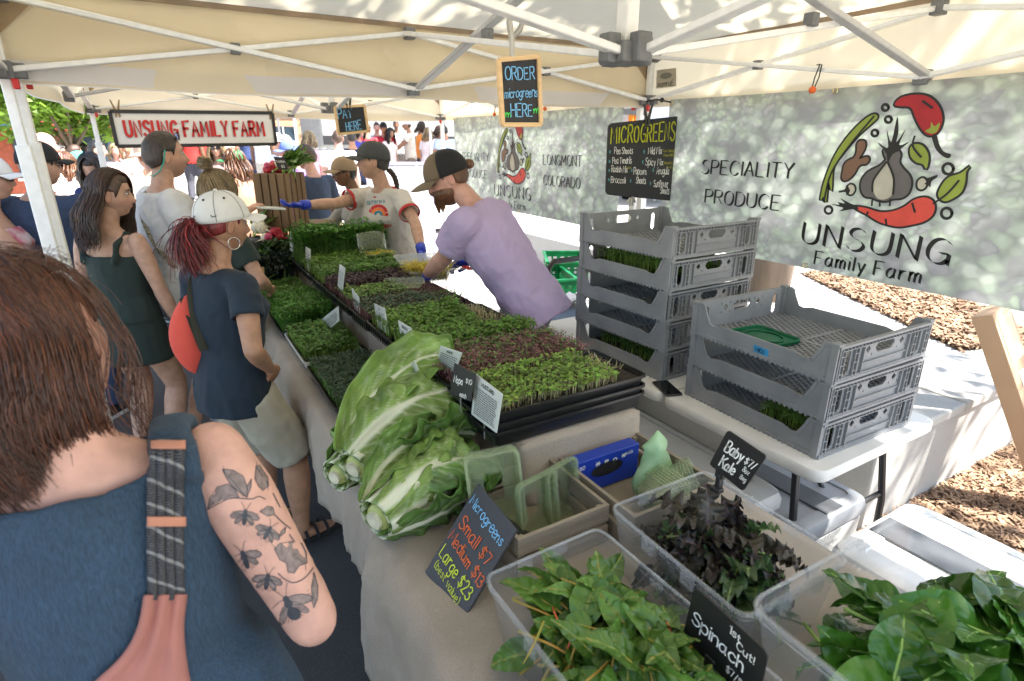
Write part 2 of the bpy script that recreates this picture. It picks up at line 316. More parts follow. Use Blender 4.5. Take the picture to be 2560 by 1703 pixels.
# ================================================================ tables and cloths
LINEN = weave('grey_linen', (.43, .365, .295), .9, 700, .7, .12)
LEGM = M('black_tube', (.02, .02, .021), .35)
def folding_table(label, x0, x1, y0, y1, h, topm, rz=0, seam=None, legx=True):
    t = thing('folding_table', label, 'table', ((x0 + x1) / 2, (y0 + y1) / 2, 0), rz); X, Y = (x1 - x0) / 2, (y1 - y0) / 2
    def rr(X, Y, r, n=5): return [(sx * (X - r) + r * math.cos(a), sy * (Y - r) + r * math.sin(a)) for sx, sy, a0 in ((1, 1, 0), (-1, 1, 90), (-1, -1, 180), (1, -1, 270)) for a in [R(a0 + 90 * i / n) for i in range(n + 1)]]
    parts = [(-Y, Y)] if seam is None else [(-Y, seam - .003), (seam + .003, Y)]
    for a, c in parts:
        o = rr(X, (c - a) / 2, .05); yo = (a + c) / 2
        b = MB(); b.rings([[(x * k, y * k2 + yo, z) for x, y in o] for k, k2, z in ((.985, .99, h - .045), (1, 1, h - .038), (1, 1, h - .008), (.988, .992, h))]); b.build('table_top', topm, t, ang=50)
    for s in (-1, 1):
        y = s * (Y - .14)
        b = MB(); b.tube([(-X + .1, y, h - .05), (-X + .08, y + s * .05, .35), (-X + .05, y + s * .05, .012)], .014, 8); b.build('leg', LEGM, t)
        b = MB(); b.tube([(X - .1, y, h - .05), (X - .08, y + s * .05, .35), (X - .05, y + s * .05, .012)], .014, 8); b.build('leg', LEGM, t)
        b = MB(); b.tube([(-X + .08, y + s * .04, .38), (X - .08, y + s * .04, .38)], .011, 8); b.tube([(0, y + s * .04, .38), (0, y - s * .25, h - .06)], .009, 8); b.build('brace', LEGM, t)
    return t
WPL = M('white_table_plastic', (.74, .73, .70), .45, .06, 8, bump=.1, bscale=300)
folding_table('folding table draped with grey linen under the microgreen trays', .38, 1.14, 1.26, 4.40, .735, WPL)
folding_table('folding table draped with grey linen under the leaf tubs and boxes', .36, 1.30, -.55, 1.22, .735, WPL)
def cloth(name, label, xb, xe, y0, y1, z, drop, seed, wav=.022, ends=(0, 0), hemv=.04, slack=0):
    t = None; W_ = xb - xe; tot = W_ + drop; r = .02
    def fn(u, v):
        y = y0 + (y1 - y0) * v; s = u * tot
        yo = 0
        if s <= W_: x, zz = xb - s, z + .003 * noise.noise((s * 6, y * 6, seed)) + (.004 * (.4 - abs(noise.noise((s * 5 + y * 3, y * 7 - s * 4, seed))))) * min(1, s * 2)
        else:
            d = s - W_; k = min(1, d / .06); ph = y * 15 + seed + 1.2 * noise.noise((y * 1.7, 0, seed))
            x = xe - .012 * k - wav * k * (math.sin(ph) * .35 + .5 * noise.noise((y * 5, d * 1.5, seed + 3)) + 1.1 * (.5 - abs(noise.noise((y * 8 + d * 2.0, d * .8, seed + 8)))) + .5 * (.4 - abs(noise.noise((y * 14 - d * 5, d * 3, seed))))) - slack * d * (.5 + .5 * noise.noise((y * 2.5, 0, seed)))
            zz = z - d + hemv * k * noise.noise((y * 1.9, 5, seed)); yo = .02 * k * noise.noise((y * 4, d * 3, seed))
        return (x, y + yo, zz)
    b = MB(); b.grid(fn, 44, int(60 * (y1 - y0))); o = b.build(name, LINEN, ang=180, solid=.003); return tag(o, label, 'tablecloth')
cloth('tablecloth', 'grey linen tablecloth hanging below the low row of microgreen trays', 1.19, .37, 1.235, 4.42, .742, .33, 2.0, .035)
cloth('tablecloth', 'loose folded grey linen tablecloth under the chalkboard and leaf tubs', 1.33, .335, -.6, 1.30, .7485, .44, 9.0, .045, slack=.10)
# raised step behind the low trays
st = thing('display_riser', 'linen covered step that lifts the back row of trays', 'riser', (.97, 2.75, .745))
b = MB(); b.box((0, 0, .09), (.42, 3.0, .18)); b.build('step_box', M('raw_plywood', (.4, .3, .2), .8), st, bevel=.004)
def riser(u, v):
    y = -1.535 + 3.07 * v; s = u * 1.0; k = 0
    if s < .24: x, z = .225 + .004 * math.sin(y * 19), .005 + s / .24 * .19
    elif s < .7: x, z = .225 - (s - .24) / .46 * .45, .192
    else: k = (s - .7) / .3; x, z = -.225 - .012 * k * math.sin(y * 23 + 2 * math.sin(y * 3)) - .01 * k, .192 - k * .18
    return (x, y, z)
b = MB(); b.grid(riser, 24, 120); b.build('linen_cover', LINEN, st, ang=180, solid=.003)
b = MB(); b.grid(lambda u, v: (-.225 + .45 * u, -1.535 - .045 * v ** 2 - .008 * v * math.sin(u * 18), .192 - .185 * v), 20, 8); b.build('linen_end', LINEN, st, ang=180, solid=.003)
WT = folding_table('white plastic folding table carrying the two stacks of grey crates', 1.66, 2.42, .86, 2.69, .74, WPL, seam=-.2)
# ================================================================ hand lettering: single-stroke glyphs, "x,y x,y / next stroke"; ~ marks a smoothed stroke
GL = {
'A': '0,0 2,6 4,0/.7,2.2 3.3,2.2', 'B': '0,0 0,6/~0,6 2.6,5.9 3.2,4.6 2.4,3.3 0,3.1/~0,3.1 3,2.9 3.7,1.5 2.8,.1 0,0', 'C': '~3.8,5 2.6,6 1,5.5 .1,3.5 .3,1.5 1.4,.1 3,.2 3.9,1.2',
'D': '0,0 0,6/~0,6 2.2,5.8 3.7,4.3 3.7,1.8 2.4,.2 0,0', 'E': '3.4,6 0,6 0,0 3.5,0/0,3.1 2.7,3.1', 'F': '3.5,6 0,6 0,0/0,3.1 2.6,3.1', 'G': '~3.8,5 2.6,6 1,5.5 .1,3.5 .3,1.4 1.5,.1 3,.2 3.8,1.2/2.3,2.6 3.9,2.6 3.9,0',
'H': '0,0 0,6/3.6,0 3.6,6/0,3.1 3.6,3.1', 'I': '.5,0 .5,6', 'J': '~3,6 3,1.4 2,0 .6,.2 0,1.3', 'K': '0,0 0,6/3.5,6 0,2.7/1.2,3.7 3.7,0', 'L': '0,6 0,0 3.3,0', 'M': '0,0 .4,6 2.3,1.6 4.2,6 4.6,0',
'N': '0,0 0,6 3.7,0 3.7,6', 'O': '~2,6 .6,5.3 0,3 .6,.7 2,0 3.4,.7 4,3 3.4,5.3 2,6', 'P': '0,0 0,6/~0,6 2.7,5.9 3.5,4.6 2.7,3.1 0,2.8', 'Q': '~2,6 .6,5.3 0,3 .6,.7 2,0 3.4,.7 4,3 3.4,5.3 2,6/2.4,1.5 4,-.4',
'R': '0,0 0,6/~0,6 2.7,5.9 3.4,4.6 2.6,3.2 0,3/1.6,3 3.6,0', 'S': '~3.5,5.1 2.4,6 .9,5.7 .3,4.5 1.2,3.4 2.8,2.7 3.6,1.5 2.7,.2 1.1,0 0,1', 'T': '0,6 4,6/2,6 2,0', 'U': '~0,6 0,2 .7,.4 2,0 3.2,.5 3.8,2 3.8,6',
'V': '0,6 2,0 4,6', 'W': '0,6 1.3,0 2.6,4.5 3.9,0 5.2,6', 'X': '0,6 3.8,0/3.8,6 0,0', 'Y': '0,6 1.9,3 3.8,6/1.9,3 1.9,0', 'Z': '0,6 3.6,6 0,0 3.7,0',
'a': '~3,3.4 1.8,4 .5,3.2 0,1.7 .6,.2 1.8,.1 2.9,1.5/~3,4 2.9,1 3.4,0', 'b': '0,6 0,0/~0,2.4 1.2,3.9 2.6,3.6 3.1,2 2.4,.3 1,0 0,1.2', 'c': '~2.8,3.3 1.7,4 .5,3.3 0,1.8 .7,.3 1.8,0 2.9,.8', 'd': '3,6 3,0/~3,2.6 1.8,4 .5,3.3 0,1.7 .7,.2 1.9,.1 3,1.5',
'e': '~.1,2 2.8,2.3 2.5,3.6 1.5,4 .4,3.2 0,1.7 .7,.3 1.8,0 2.8,.8', 'f': '~2.4,5.6 1.5,6 1,5 .9,0/0,3.7 2,3.7', 'g': '~3,3.5 1.8,4 .5,3.2 0,1.9 .6,.6 1.8,.5 2.9,1.7/~3,4 3,-.8 2.2,-2 .9,-1.9 .3,-1.2', 'h': '0,6 0,0/~0,2.4 1.2,3.9 2.4,3.6 2.8,2.2 2.8,0',
'i': '.3,3.9 .3,0/.3,5.3 .35,5.6', 'j': '~1,3.9 1,-1 .2,-2 -.5,-1.6/1,5.3 1.05,5.6', 'k': '0,6 0,0/2.5,4 0,1.6/.9,2.4 2.7,0', 'l': '.3,6 .3,0', 'm': '0,4 0,0/~0,2.5 .9,3.9 1.8,3.6 2,2.2 2,0/~2,2.5 2.9,3.9 3.8,3.6 4,2.2 4,0',
'n': '0,4 0,0/~0,2.4 1.2,3.9 2.4,3.6 2.8,2.2 2.8,0', 'o': '~1.5,4 .4,3.3 0,2 .4,.6 1.5,0 2.6,.6 3,2 2.6,3.3 1.5,4', 'p': '0,4 0,-2/~0,2.5 1.2,3.9 2.6,3.6 3.1,2 2.4,.3 1,0 0,1.2', 'q': '~3,3.5 1.8,4 .5,3.2 0,1.9 .6,.4 1.8,.3 2.9,1.6/3,4 3,-2',
'r': '0,4 0,0/~0,2.3 1,3.7 2.2,3.8', 's': '~2.4,3.4 1.5,4 .5,3.5 .5,2.6 1.7,2 2.5,1.2 2,.2 1,0 0,.6', 't': '~1,5.5 1,1 1.5,.1 2.3,.3/0,3.9 2.1,3.9', 'u': '~0,4 0,1.4 .6,.2 1.6,.1 2.7,1.5/2.8,4 2.8,0', 'v': '0,4 1.4,0 2.8,4', 'w': '0,4 1,0 2,3.2 3,0 4,4', 'x': '0,4 2.6,0/2.6,4 0,0', 'y': '0,4 1.5,.4/3,4 1,-2', 'z': '0,4 2.5,4 0,0 2.6,0',
'0': '~1.6,6 .4,5 0,3 .4,1 1.6,0 2.8,1 3.2,3 2.8,5 1.6,6', '1': '.2,4.8 1.2,6 1.2,0', '2': '~.1,4.8 1,6 2.5,5.8 3,4.5 2,2.6 0,0/0,0 3.2,0', '3': '~.2,5.3 1.5,6 2.9,5.2 2.4,3.6 1.2,3.2/~1.2,3.2 3,2.6 3.1,1 1.6,0 0,.8', '5': '3,6 .4,6 .2,3.4/~.2,3.4 1.6,3.8 3,2.8 2.9,1 1.5,0 0,.7', '7': '0,6 3.2,6 1.2,0', '8': '~1.6,3.2 .4,4.2 .7,5.6 1.7,6 2.7,5.5 2.8,4.3 1.6,3.2 .2,1.9 .3,.6 1.6,0 2.9,.6 3.1,1.9 1.6,3.2',
'$': '~3.2,4.8 2.2,5.4 .8,5.1 .4,4.1 1.4,3.2 2.8,2.6 3.2,1.6 2.3,.7 1,.6 .1,1.4/1.7,6.3 1.7,-.4', '/': '0,-.5 2.6,6.4', '!': '.3,6 .3,1.8/.3,.3 .35,0', '(': '~1.4,6.6 .2,4.6 .2,1.2 1.4,-.8', ')': '~0,6.6 1.2,4.6 1.2,1.2 0,-.8', '*': '0,3 3,3/.6,5 2.4,1/2.4,5 .6,1', ',': '.3,.3 0,-.8', '.': '.2,.2 .3,0', '-': '0,2.6 2,2.6', "'": '.3,6 .2,4.6'}
_gc = {}
def glyph(ch):
    if ch not in _gc:
        out = []
        for s in GL[ch].split('/'):
            sm = s.startswith('~'); pts = [tuple(float(q) for q in p.split(',')) for p in s.lstrip('~').split()]
            out.append(np.array(cat_spline(pts, 4)) if sm else np.array(pts))
        _gc[ch] = (out, max(p[:, 0].max() for p in out))
    return _gc[ch]
def strokes(text, gap=1.1, jit=0, slant=0, wide=1.0):
    """-> list of (k,2) polylines in cap-height-1 units, total width"""
    x = 0; out = []
    for ch in text:
        if ch == ' ': x += 2.4 * wide; continue
        g, w = glyph(ch); dy = random.uniform(-jit, jit); sc = 1 + random.uniform(-jit, jit) * .4
        for p in g: q = p * [wide * sc, sc] + [x, dy]; q = q + np.stack([q[:, 1] * slant, q[:, 1] * 0], 1); out.append(q / 6)
        x += (w + gap) * wide
    return out, max(.01, (x - gap * wide) / 6)
def ribbon(mb, pts3, w, nrm, nib=None):
    P = np.array(pts3); k = len(P); T = np.gradient(P, axis=0) if k > 2 else np.repeat([P[-1] - P[0]], k, 0)
    if nib is not None: O = np.repeat([np.array(nib)], k, 0)
    else:
        O = np.cross(np.array(nrm), T); O /= np.maximum(1e-9, np.linalg.norm(O, axis=1))[:, None]; O = O * w / 2
    if nib is None and k >= 2: T0 = (P[1] - P[0]); T0 = T0 / max(1e-9, np.linalg.norm(T0)) * w * .35; P = P.copy(); P[0] -= T0; T1 = P[-1] - P[-2]; P[-1] += T1 / max(1e-9, np.linalg.norm(T1)) * w * .35
    mb.add(np.concatenate([P - O, P + O]), [(i, i + 1, k + i + 1, k + i) for i in range(k - 1)])
class Face:
    """a flat face given by its corners TL, TR, BL, BR: u to the right, v down, both 0..1"""
    def __init__(s, TL, TR, BL, BR, lift=.0015):
        s.q = [np.array(p, dtype=float) for p in (TL, TR, BL, BR)]; n = np.cross(s.q[2] - s.q[0], s.q[1] - s.q[0]); s.n = n / np.linalg.norm(n); s.q[3] = s.q[3] - s.n * np.dot(s.q[3] - s.q[0], s.n); s.lift = lift
        s.W = np.linalg.norm(s.q[1] - s.q[0]); s.H = np.linalg.norm(s.q[2] - s.q[0]); s.U = (s.q[1] - s.q[0]) / s.W; s.V = (s.q[2] - s.q[0]) / s.H
    def p(s, u, v, l=None): a, b, c, d = s.q; return (a * (1 - u) + b * u) * (1 - v) + (c * (1 - u) + d * u) * v + s.n * (s.lift if l is None else l)
    def text(s, mb, t, u, v, h, w=.12, width=None, jit=.25, rot=0, slant=0, nib=False, gap=1.1, wide=1.0, align=0, lift=None):
        """baseline starts at (u,v); h cap height as part of the face height; width: fit to part of face width"""
        st, tw = strokes(t, gap, jit, slant, wide); H = h * s.H; kx = H
        if width: kx = width * s.W / tw
        ca, sa = math.cos(rot), math.sin(rot); o = -tw * kx * align
        for p in st:
            X, Y = p[:, 0] * kx + o, p[:, 1] * H; X, Y = X * ca - Y * sa, X * sa + Y * ca
            pts = [s.p(u + a / s.W, v - b / s.H, lift) for a, b in zip(X, Y)]
            ribbon(mb, pts, H * w, s.n, nib=(s.U * H * w * .5 + s.V * H * w * .24) if nib else None)
    def poly(s, mb, pts, lift=None):
        mb.add([s.p(u, v, lift) for u, v in pts], [tuple(range(len(pts)))])
    def board(s, name, m, parent, th=.008, bevel=.0015, grow=0):
        a, b, c, d = s.q; f = [a, b, d, c]; mb = MB(); mb.add([p for p in f] + [p - s.n * th for p in f], [(0, 3, 2, 1), (4, 5, 6, 7), (0, 1, 5, 4), (1, 2, 6, 5), (2, 3, 7, 6), (3, 0, 4, 7)])
        return mb.build(name, m, parent, bevel=bevel, world=True, smooth=False)
def chalk(name, col): return M(name, col, .9, .18, 60)
CH_W, CH_B, CH_O, CH_Y, CH_G, CH_T = chalk('chalk_white', (.85, .85, .82)), chalk('chalk_blue', sr(130, 195, 245)), chalk('chalk_orange', sr(226, 110, 60)), chalk('chalk_yellow', sr(205, 222, 70)), chalk('chalk_green', sr(90, 240, 110)), chalk('chalk_teal', sr(95, 160, 165))
CH_L = chalk('chalk_lime', sr(168, 172, 40)); CHB = M('blackboard', (.022, .023, .026), .65, .35, 4, bump=.05); PINE = M('pine_frame', sr(222, 188, 140), .6, .12, 6, stretch=(1, 1, 8), bump=.1)
# ================================================================ microgreen trays
TRAYM = M('tray_black', (.012, .012, .013), .3, .2, 20); SOIL = M('tray_soil', (.022, .015, .010), .95, .5, 60, bump=.8, bscale=180)
def leafy(name, col, rough=.5, trans=.36, var=.25): return M(name, col, rough, var, 35, trans=trans, attr=True)
G_ = {'broc': leafy('sprout_green', (.13, .25, .04)), 'dark': leafy('sprout_dark', (.06, .115, .062)), 'bright': leafy('sprout_bright', (.085, .23, .03)), 'mid': leafy('sprout_mid', (.12, .245, .05)),
      'lime': leafy('sprout_lime', (.22, .36, .065)), 'purple': leafy('sprout_purple', (.05, .028, .035)), 'pink': leafy('sprout_pink', (.26, .13, .13)), 'pale': leafy('sprout_pale', (.45, .42, .24)), 'yellow': leafy('sprout_yellow', (.62, .52, .07))}
def sprouts(name, parent, x0, x1, y0, y1, z0, h, n, m, stem_m, ls=.008, mask=None, stub=None, tall=.25, elong=1.0, lean=.3, stemw=.0012, vary=.35, leaves=2):
    P = rng.uniform([x0, y0], [x1, y1], (n, 2)); u = (P - [x0, y0]) / [x1 - x0, y1 - y0]; keep = np.ones(n, bool); cut = np.zeros(n, bool)
    if mask is not None: keep = rng.uniform(0, 1, n) < mask(u[:, 0], u[:, 1])
    if stub is not None: cut = stub(u[:, 0], u[:, 1]) > rng.uniform(0, 1, n); keep |= cut
    P, u, cut = P[keep], u[keep], cut[keep]; n = len(P)
    clump = np.array([noise.noise((p[0] * 22, p[1] * 22, h * 90)) for p in P])
    H = h * (1 + clump * tall + rng.normal(0, .10, n)); H = np.where(cut, h * rng.uniform(.35, .6, n), H); a = rng.uniform(0, 6.28, n); le = rng.uniform(0, lean, n) * h
    B = np.concatenate([P, np.full((n, 1), z0)], 1); T = B + np.stack([np.cos(a) * le, np.sin(a) * le, H], 1)
    s = np.stack([-np.sin(a), np.cos(a), np.zeros(n)], 1) * stemw; V = [np.stack([B - s, B + s, T + s * .8, T - s * .8], 1).reshape(-1, 3)]; nf = n; MI = [np.ones(n)]
    tv = np.clip(rng.normal(1, vary * .5, n) + clump * .35, .35, 1.8)[:, None] * np.array([[1, 1, 1]]) * (1 + rng.normal(0, .07, (n, 3)))
    tints = [np.repeat(tv, 4, 0)]
    Tn, an, tvn = T[~cut], a[~cut], tv[~cut]
    for k in range(leaves):
        b = an + k * 2 * math.pi / leaves + rng.normal(0, .35, len(an)); L = ls * rng.uniform(.7, 1.3, len(an)); d = np.stack([np.cos(b), np.sin(b), rng.uniform(-.3, .65, len(an))], 1); e = np.stack([-np.sin(b), np.cos(b), rng.uniform(-.35, .35, len(an))], 1)
        w = (L / elong * .62)[:, None]; L = L[:, None]; o = Tn
        V.append(np.stack([o, o + d * L * .75 - e * w, o + d * L * 1.35 + e * 0, o + d * L * .75 + e * w], 1).reshape(-1, 3)); MI.append(np.zeros(len(an))); tints.append(np.repeat(tvn * rng.uniform(.8, 1.2, (len(an), 1)), 4, 0)); nf += len(an)
    V = np.concatenate(V); return tag(raw(name, V, np.arange(len(V)).reshape(-1, 4), [m, stem_m], parent, np.concatenate(MI), smooth=False, tint=np.concatenate(tints)), kind='stuff')
def rrect(X, Y, r, n=3): return [(sx * (X - r) + r * math.cos(a), sy * (Y - r) + r * math.sin(a)) for sx, sy, a0 in ((1, 1, 0), (-1, 1, 90), (-1, -1, 180), (1, -1, 270)) for a in [R(a0 + 90 * i / n) for i in range(n + 1)]]
def openbox(mb, X, Y, z0, z1, th=.003, taper=.92, rim=.008, r=.02, base=0):
    L = [(taper, taper, z0, 0), (1, 1, z1 - .008, 0), (1, 1, z1 - .008, rim), (1, 1, z1, rim), (1, 1, z1, -th), (taper, taper, z0 + th + base, -th)]
    mb.rings([[(x * kx + (rim if False else 0) + math.copysign(g, x), y * ky + math.copysign(g, y), z) for x, y in rrect(X, Y, r)] for kx, ky, z, g in L]); return mb
def tray(label, x0, x1, y0, y1, z, spec, depth=.055, fill=.75, m=None, nest=0, cat='seed tray', rz=0):
    t = thing('seed_tray', label, cat, ((x0 + x1) / 2, (y0 + y1) / 2, z), rz); X, Y = (x1 - x0) / 2 - .004, (y1 - y0) / 2 - .004
    openbox(MB(), X, Y, 0, depth, taper=.95).build('tray_body', m or TRAYM, t, ang=35)
    if depth > .05:
        b = MB()
        for i in range(int(Y * 2 / .03)): b.box((-X * .985 - .002, -Y + .02 + i * .03, depth * .42), (.004, .006, depth * .7))
        b.build('side_rib', m or TRAYM, t, smooth=False)['kind'] = 'stuff'
    zs = depth * fill; b = MB(); b.grid(lambda u, v: ((u * 2 - 1) * X * .96, (v * 2 - 1) * Y * .96, zs + .004 * noise.noise((u * 19, v * 19, z * 7))), 16, 24); b.build('soil', SOIL, t, ang=180)
    for i, sp in enumerate(spec): sprouts('sprouts', t, -X * .95, X * .95, -Y * .94, Y * .94, zs - .005, **sp)
    return t
ZU, ZL = .945, .752     # top of the step, top of the cloth
right_cut = lambda a, w=.1: (lambda u, v: np.clip((u - a) / w + .5, 0, 1))
for z in (0, .026): tray('spare black seed tray nested beneath the mustard microgreens' if z else 'lowest black seed tray on the near end of the step', .66, 1.22, 1.22, 1.52, ZU + z, [], depth=.05, fill=.2)
tray('black tray of sparse bright green mustard sprouts with cut roots at one end', .665, 1.225, 1.225, 1.505, ZU + .052, [dict(h=.035, n=2300, m=G_['lime'], stem_m=G_['pale'], ls=.0085, mask=lambda u, v: .62 + .3 * np.sin(u * 23) * np.sin(v * 19) - (u > .84) * 1.0), dict(h=.05, n=900, m=G_['pale'], stem_m=G_['pale'], mask=lambda u, v: 0 * u, stub=lambda u, v: ((u > .82) & (v > .3)) * 1.0, lean=1.2)])
tray('black tray of pinkish purple stemmed sprouts behind the mustard tray', .665, 1.225, 1.515, 1.795, ZU + .03, [dict(h=.045, n=2600, m=G_['pink'], stem_m=G_['pink'], ls=.006, lean=1.1), dict(h=.05, n=1300, m=G_['mid'], stem_m=G_['pink'], ls=.007, lean=.6, mask=lambda u, v: .35 + .65 * (v > .75))])
BG = dict(h=.062, n=2600, m=G_['broc'], stem_m=G_['lime'], ls=.0095, tall=.15)
tray('black tray of dense broccoli sprouts, near one of the pair', .665, 1.225, 1.82, 2.095, ZU + .012, [dict(BG, mask=lambda u, v: 1 - (u > .66) * (v > .55) * 1.0), dict(h=.045, n=800, m=G_['pale'], stem_m=G_['pale'], mask=lambda u, v: 0 * u, stub=lambda u, v: ((u > .68) & (v > .5)) * 1.0, lean=1.3)])
tray('black tray of dense broccoli sprouts cut back to stubble at one corner', .665, 1.225, 2.105, 2.38, ZU + .012, [dict(BG, mask=lambda u, v: 1 - (u > .72) * 1.0), dict(h=.06, n=1300, m=G_['pale'], stem_m=G_['pale'], mask=lambda u, v: 0 * u, stub=lambda u, v: (u > .7) * 1.0, lean=.7)])
tray('black tray of dark red stemmed sprouts, half of it harvested', .665, 1.215, 2.395, 2.665, ZU, [dict(h=.05, n=2000, m=G_['dark'], stem_m=G_['pink'], mask=lambda u, v: (u < .75) * 1.0), dict(h=.05, n=500, m=G_['mid'], stem_m=G_['pink'], mask=lambda u, v: (u > .6) * .6)], depth=.06)
tray('black tray of radish sprouts with red stems and a leafy green corner', .665, 1.215, 2.675, 2.945, ZU, [dict(h=.055, n=700, m=G_['lime'], stem_m=G_['pink'], ls=.012, mask=lambda u, v: (u < .5) * (v > .3) * .9), dict(h=.04, n=1000, m=G_['pink'], stem_m=G_['pink'], mask=lambda u, v: (u > .45) * .7, ls=.004, lean=1), dict(h=.055, n=900, m=G_['mid'], stem_m=G_['pink'], ls=.010, mask=lambda u, v: (u < .6) * 1.0)])
tray('black tray of dark purple leaved sprouts', .665, 1.215, 2.955, 3.225, ZU, [dict(h=.06, n=2000, m=G_['purple'], stem_m=G_['pink'], ls=.010, vary=.6)])
tray('black tray of mid green sprouts beside the dark purple ones', .665, 1.215, 3.235, 3.505, ZU, [dict(h=.07, n=2000, m=G_['mid'], stem_m=G_['lime'], ls=.011)])
tray('black tray of yellowish green sprouts next to the pea shoots', .665, 1.215, 3.515, 3.785, ZU, [dict(h=.075, n=1800, m=G_['broc'], stem_m=G_['lime'], ls=.012)])
tray('black tray of tall dense pea shoots', .665, 1.27, 3.795, 4.12, ZU, [dict(h=.20, n=2000, m=G_['bright'], stem_m=G_['mid'], ls=.016, tall=.2, leaves=3, lean=.2), dict(h=.15, n=1500, m=G_['bright'], stem_m=G_['mid'], ls=.016, tall=.2, leaves=3, lean=.2)])
LTR = dict(depth=.04, fill=.8)
tray('low tray of small round leaved green sprouts beside the cabbages', .42, .70, 1.49, 2.0, ZL, [dict(h=.05, n=3000, m=G_['mid'], stem_m=G_['lime'], ls=.0075, tall=.12)], **LTR)
tray('low tray of dark blue green kale sprouts', .42, .70, 2.02, 2.54, ZL, [dict(h=.05, n=3200, m=G_['dark'], stem_m=G_['mid'], ls=.0075, tall=.12, vary=.3)], **LTR)
tray('white rimmed low tray of deep green sprouts with bare soil at one end', .42, .70, 2.58, 3.09, ZL, [dict(h=.055, n=2600, m=G_['mid'], stem_m=G_['lime'], ls=.010, mask=lambda u, v: .15 + .85 * (v > .13))], m=M('tray_white', (.7, .7, .68), .4), **LTR)
tray('low tray of feathery bright green pea tendrils', .41, .70, 3.11, 3.62, ZL, [dict(h=.10, n=3200, m=G_['bright'], stem_m=G_['bright'], ls=.016, elong=2.6, tall=.3, leaves=3, lean=.5)], **LTR)
tray('low tray of small green sprouts past the feathery tendrils', .42, .70, 3.64, 4.15, ZL, [dict(h=.07, n=2000, m=G_['mid'], stem_m=G_['lime'], ls=.011)], **LTR)
# ================================================================ small cards on stakes
CARD = M('white_card', (.62, .66, .64), .35, .05, 10); INK = M('card_ink', (.12, .13, .13), .7); STK = M('clear_stake', (.25, .25, .25), .4)
def card(label, quad, X, title=None, lines=9, dark=False, n=None, tilt=0):
    q = [onX(px, py, X + (tilt if i < 2 else 0)) for i, (px, py) in enumerate(quad)]; base = (q[2] + q[3]) / 2
    t = thing('plant_card', label, 'card', base, 0, 'cards standing in the trays'); f = Face(*q, lift=.0012); f.board('card_sheet', CHB if dark else CARD, t, .002, 0)
    b = MB()
    if dark: f.text(b, 'Napa', .12, .55, .22, .13, width=.42); f.text(b, '$10', .66, .42, .16, .14, width=.26); f.text(b, 'each', .5, .95, .15, .14, width=.3); b.build('chalk_lettering', CH_W, t, smooth=False, world=True)
    else:
        if title: f.text(b, title, .5, .17, .085, .22, align=.5, jit=0)
        for i in range(lines):
            v = .27 + i * .68 / lines; u = .1
            while u < .86: w = random.uniform(.03, .11); a, c = f.p(u, v), f.p(min(.9, u + w), v); ribbon(b, [a, c], f.H * .022, f.n); u += w + .028
        b.build('printed_text', INK, t, smooth=False, world=True)
    e = MB(); e.bar(f.p(.5, 1, -.003), f.p(.5, 1.0, -.003) + np.array([0, 0, -.05]), .004, .002); e.build('stake', STK, t, smooth=False, world=True); return t
card('small white printed card by the tall pea shoots', [(764, 617), (776, 624), (765, 676), (775, 682)], .69, None, 6)
card('white printed card between the mid green and dark purple trays', [(849, 660), (863, 671), (844, 714), (856, 731)], .69, None, 7)
card('white printed card in front of the radish sprouts', [(879, 720), (897, 744), (888, 783), (902, 805)], .69, None, 8)
card('white printed card at the harvested end of the broccoli tray', [(935, 759), (961, 771), (945, 819), (973, 838)], .69, 'KALE', 9)
card('white printed card in front of the near broccoli tray', [(995, 801), (1028, 821), (1007, 878), (1036, 901)], .69, 'BROCCOLI', 10)
card('white printed card headed KALE between cabbage leaf and tray', [(1101, 865), (1155, 883), (1092, 914), (1129, 945)], .70, 'KALE', 8, tilt=-.03)
card('white printed card headed MUSTARD in front of the mustard tray', [(1189, 935), (1256, 986), (1178, 1036), (1241, 1083)], .655, 'MUSTARD', 13)
card('black card with the price of the napa cabbages', [(1136, 908), (1189, 936), (1124, 985), (1176, 1004)], .64, dark=True)
card('white printed card leaning in the white rimmed low tray', [(805, 797), (846, 765), (805, 838), (848, 802)], .62, None, 8)
card('white printed card half hidden behind the tallest cabbage leaf', [(1000, 945), (1036, 900), (1004, 968), (1046, 925)], .60, None, 6)
card('grey card at the far end of the pea shoots', [(724, 580), (733, 584), (725, 640), (733, 645)], .69, None, 4)
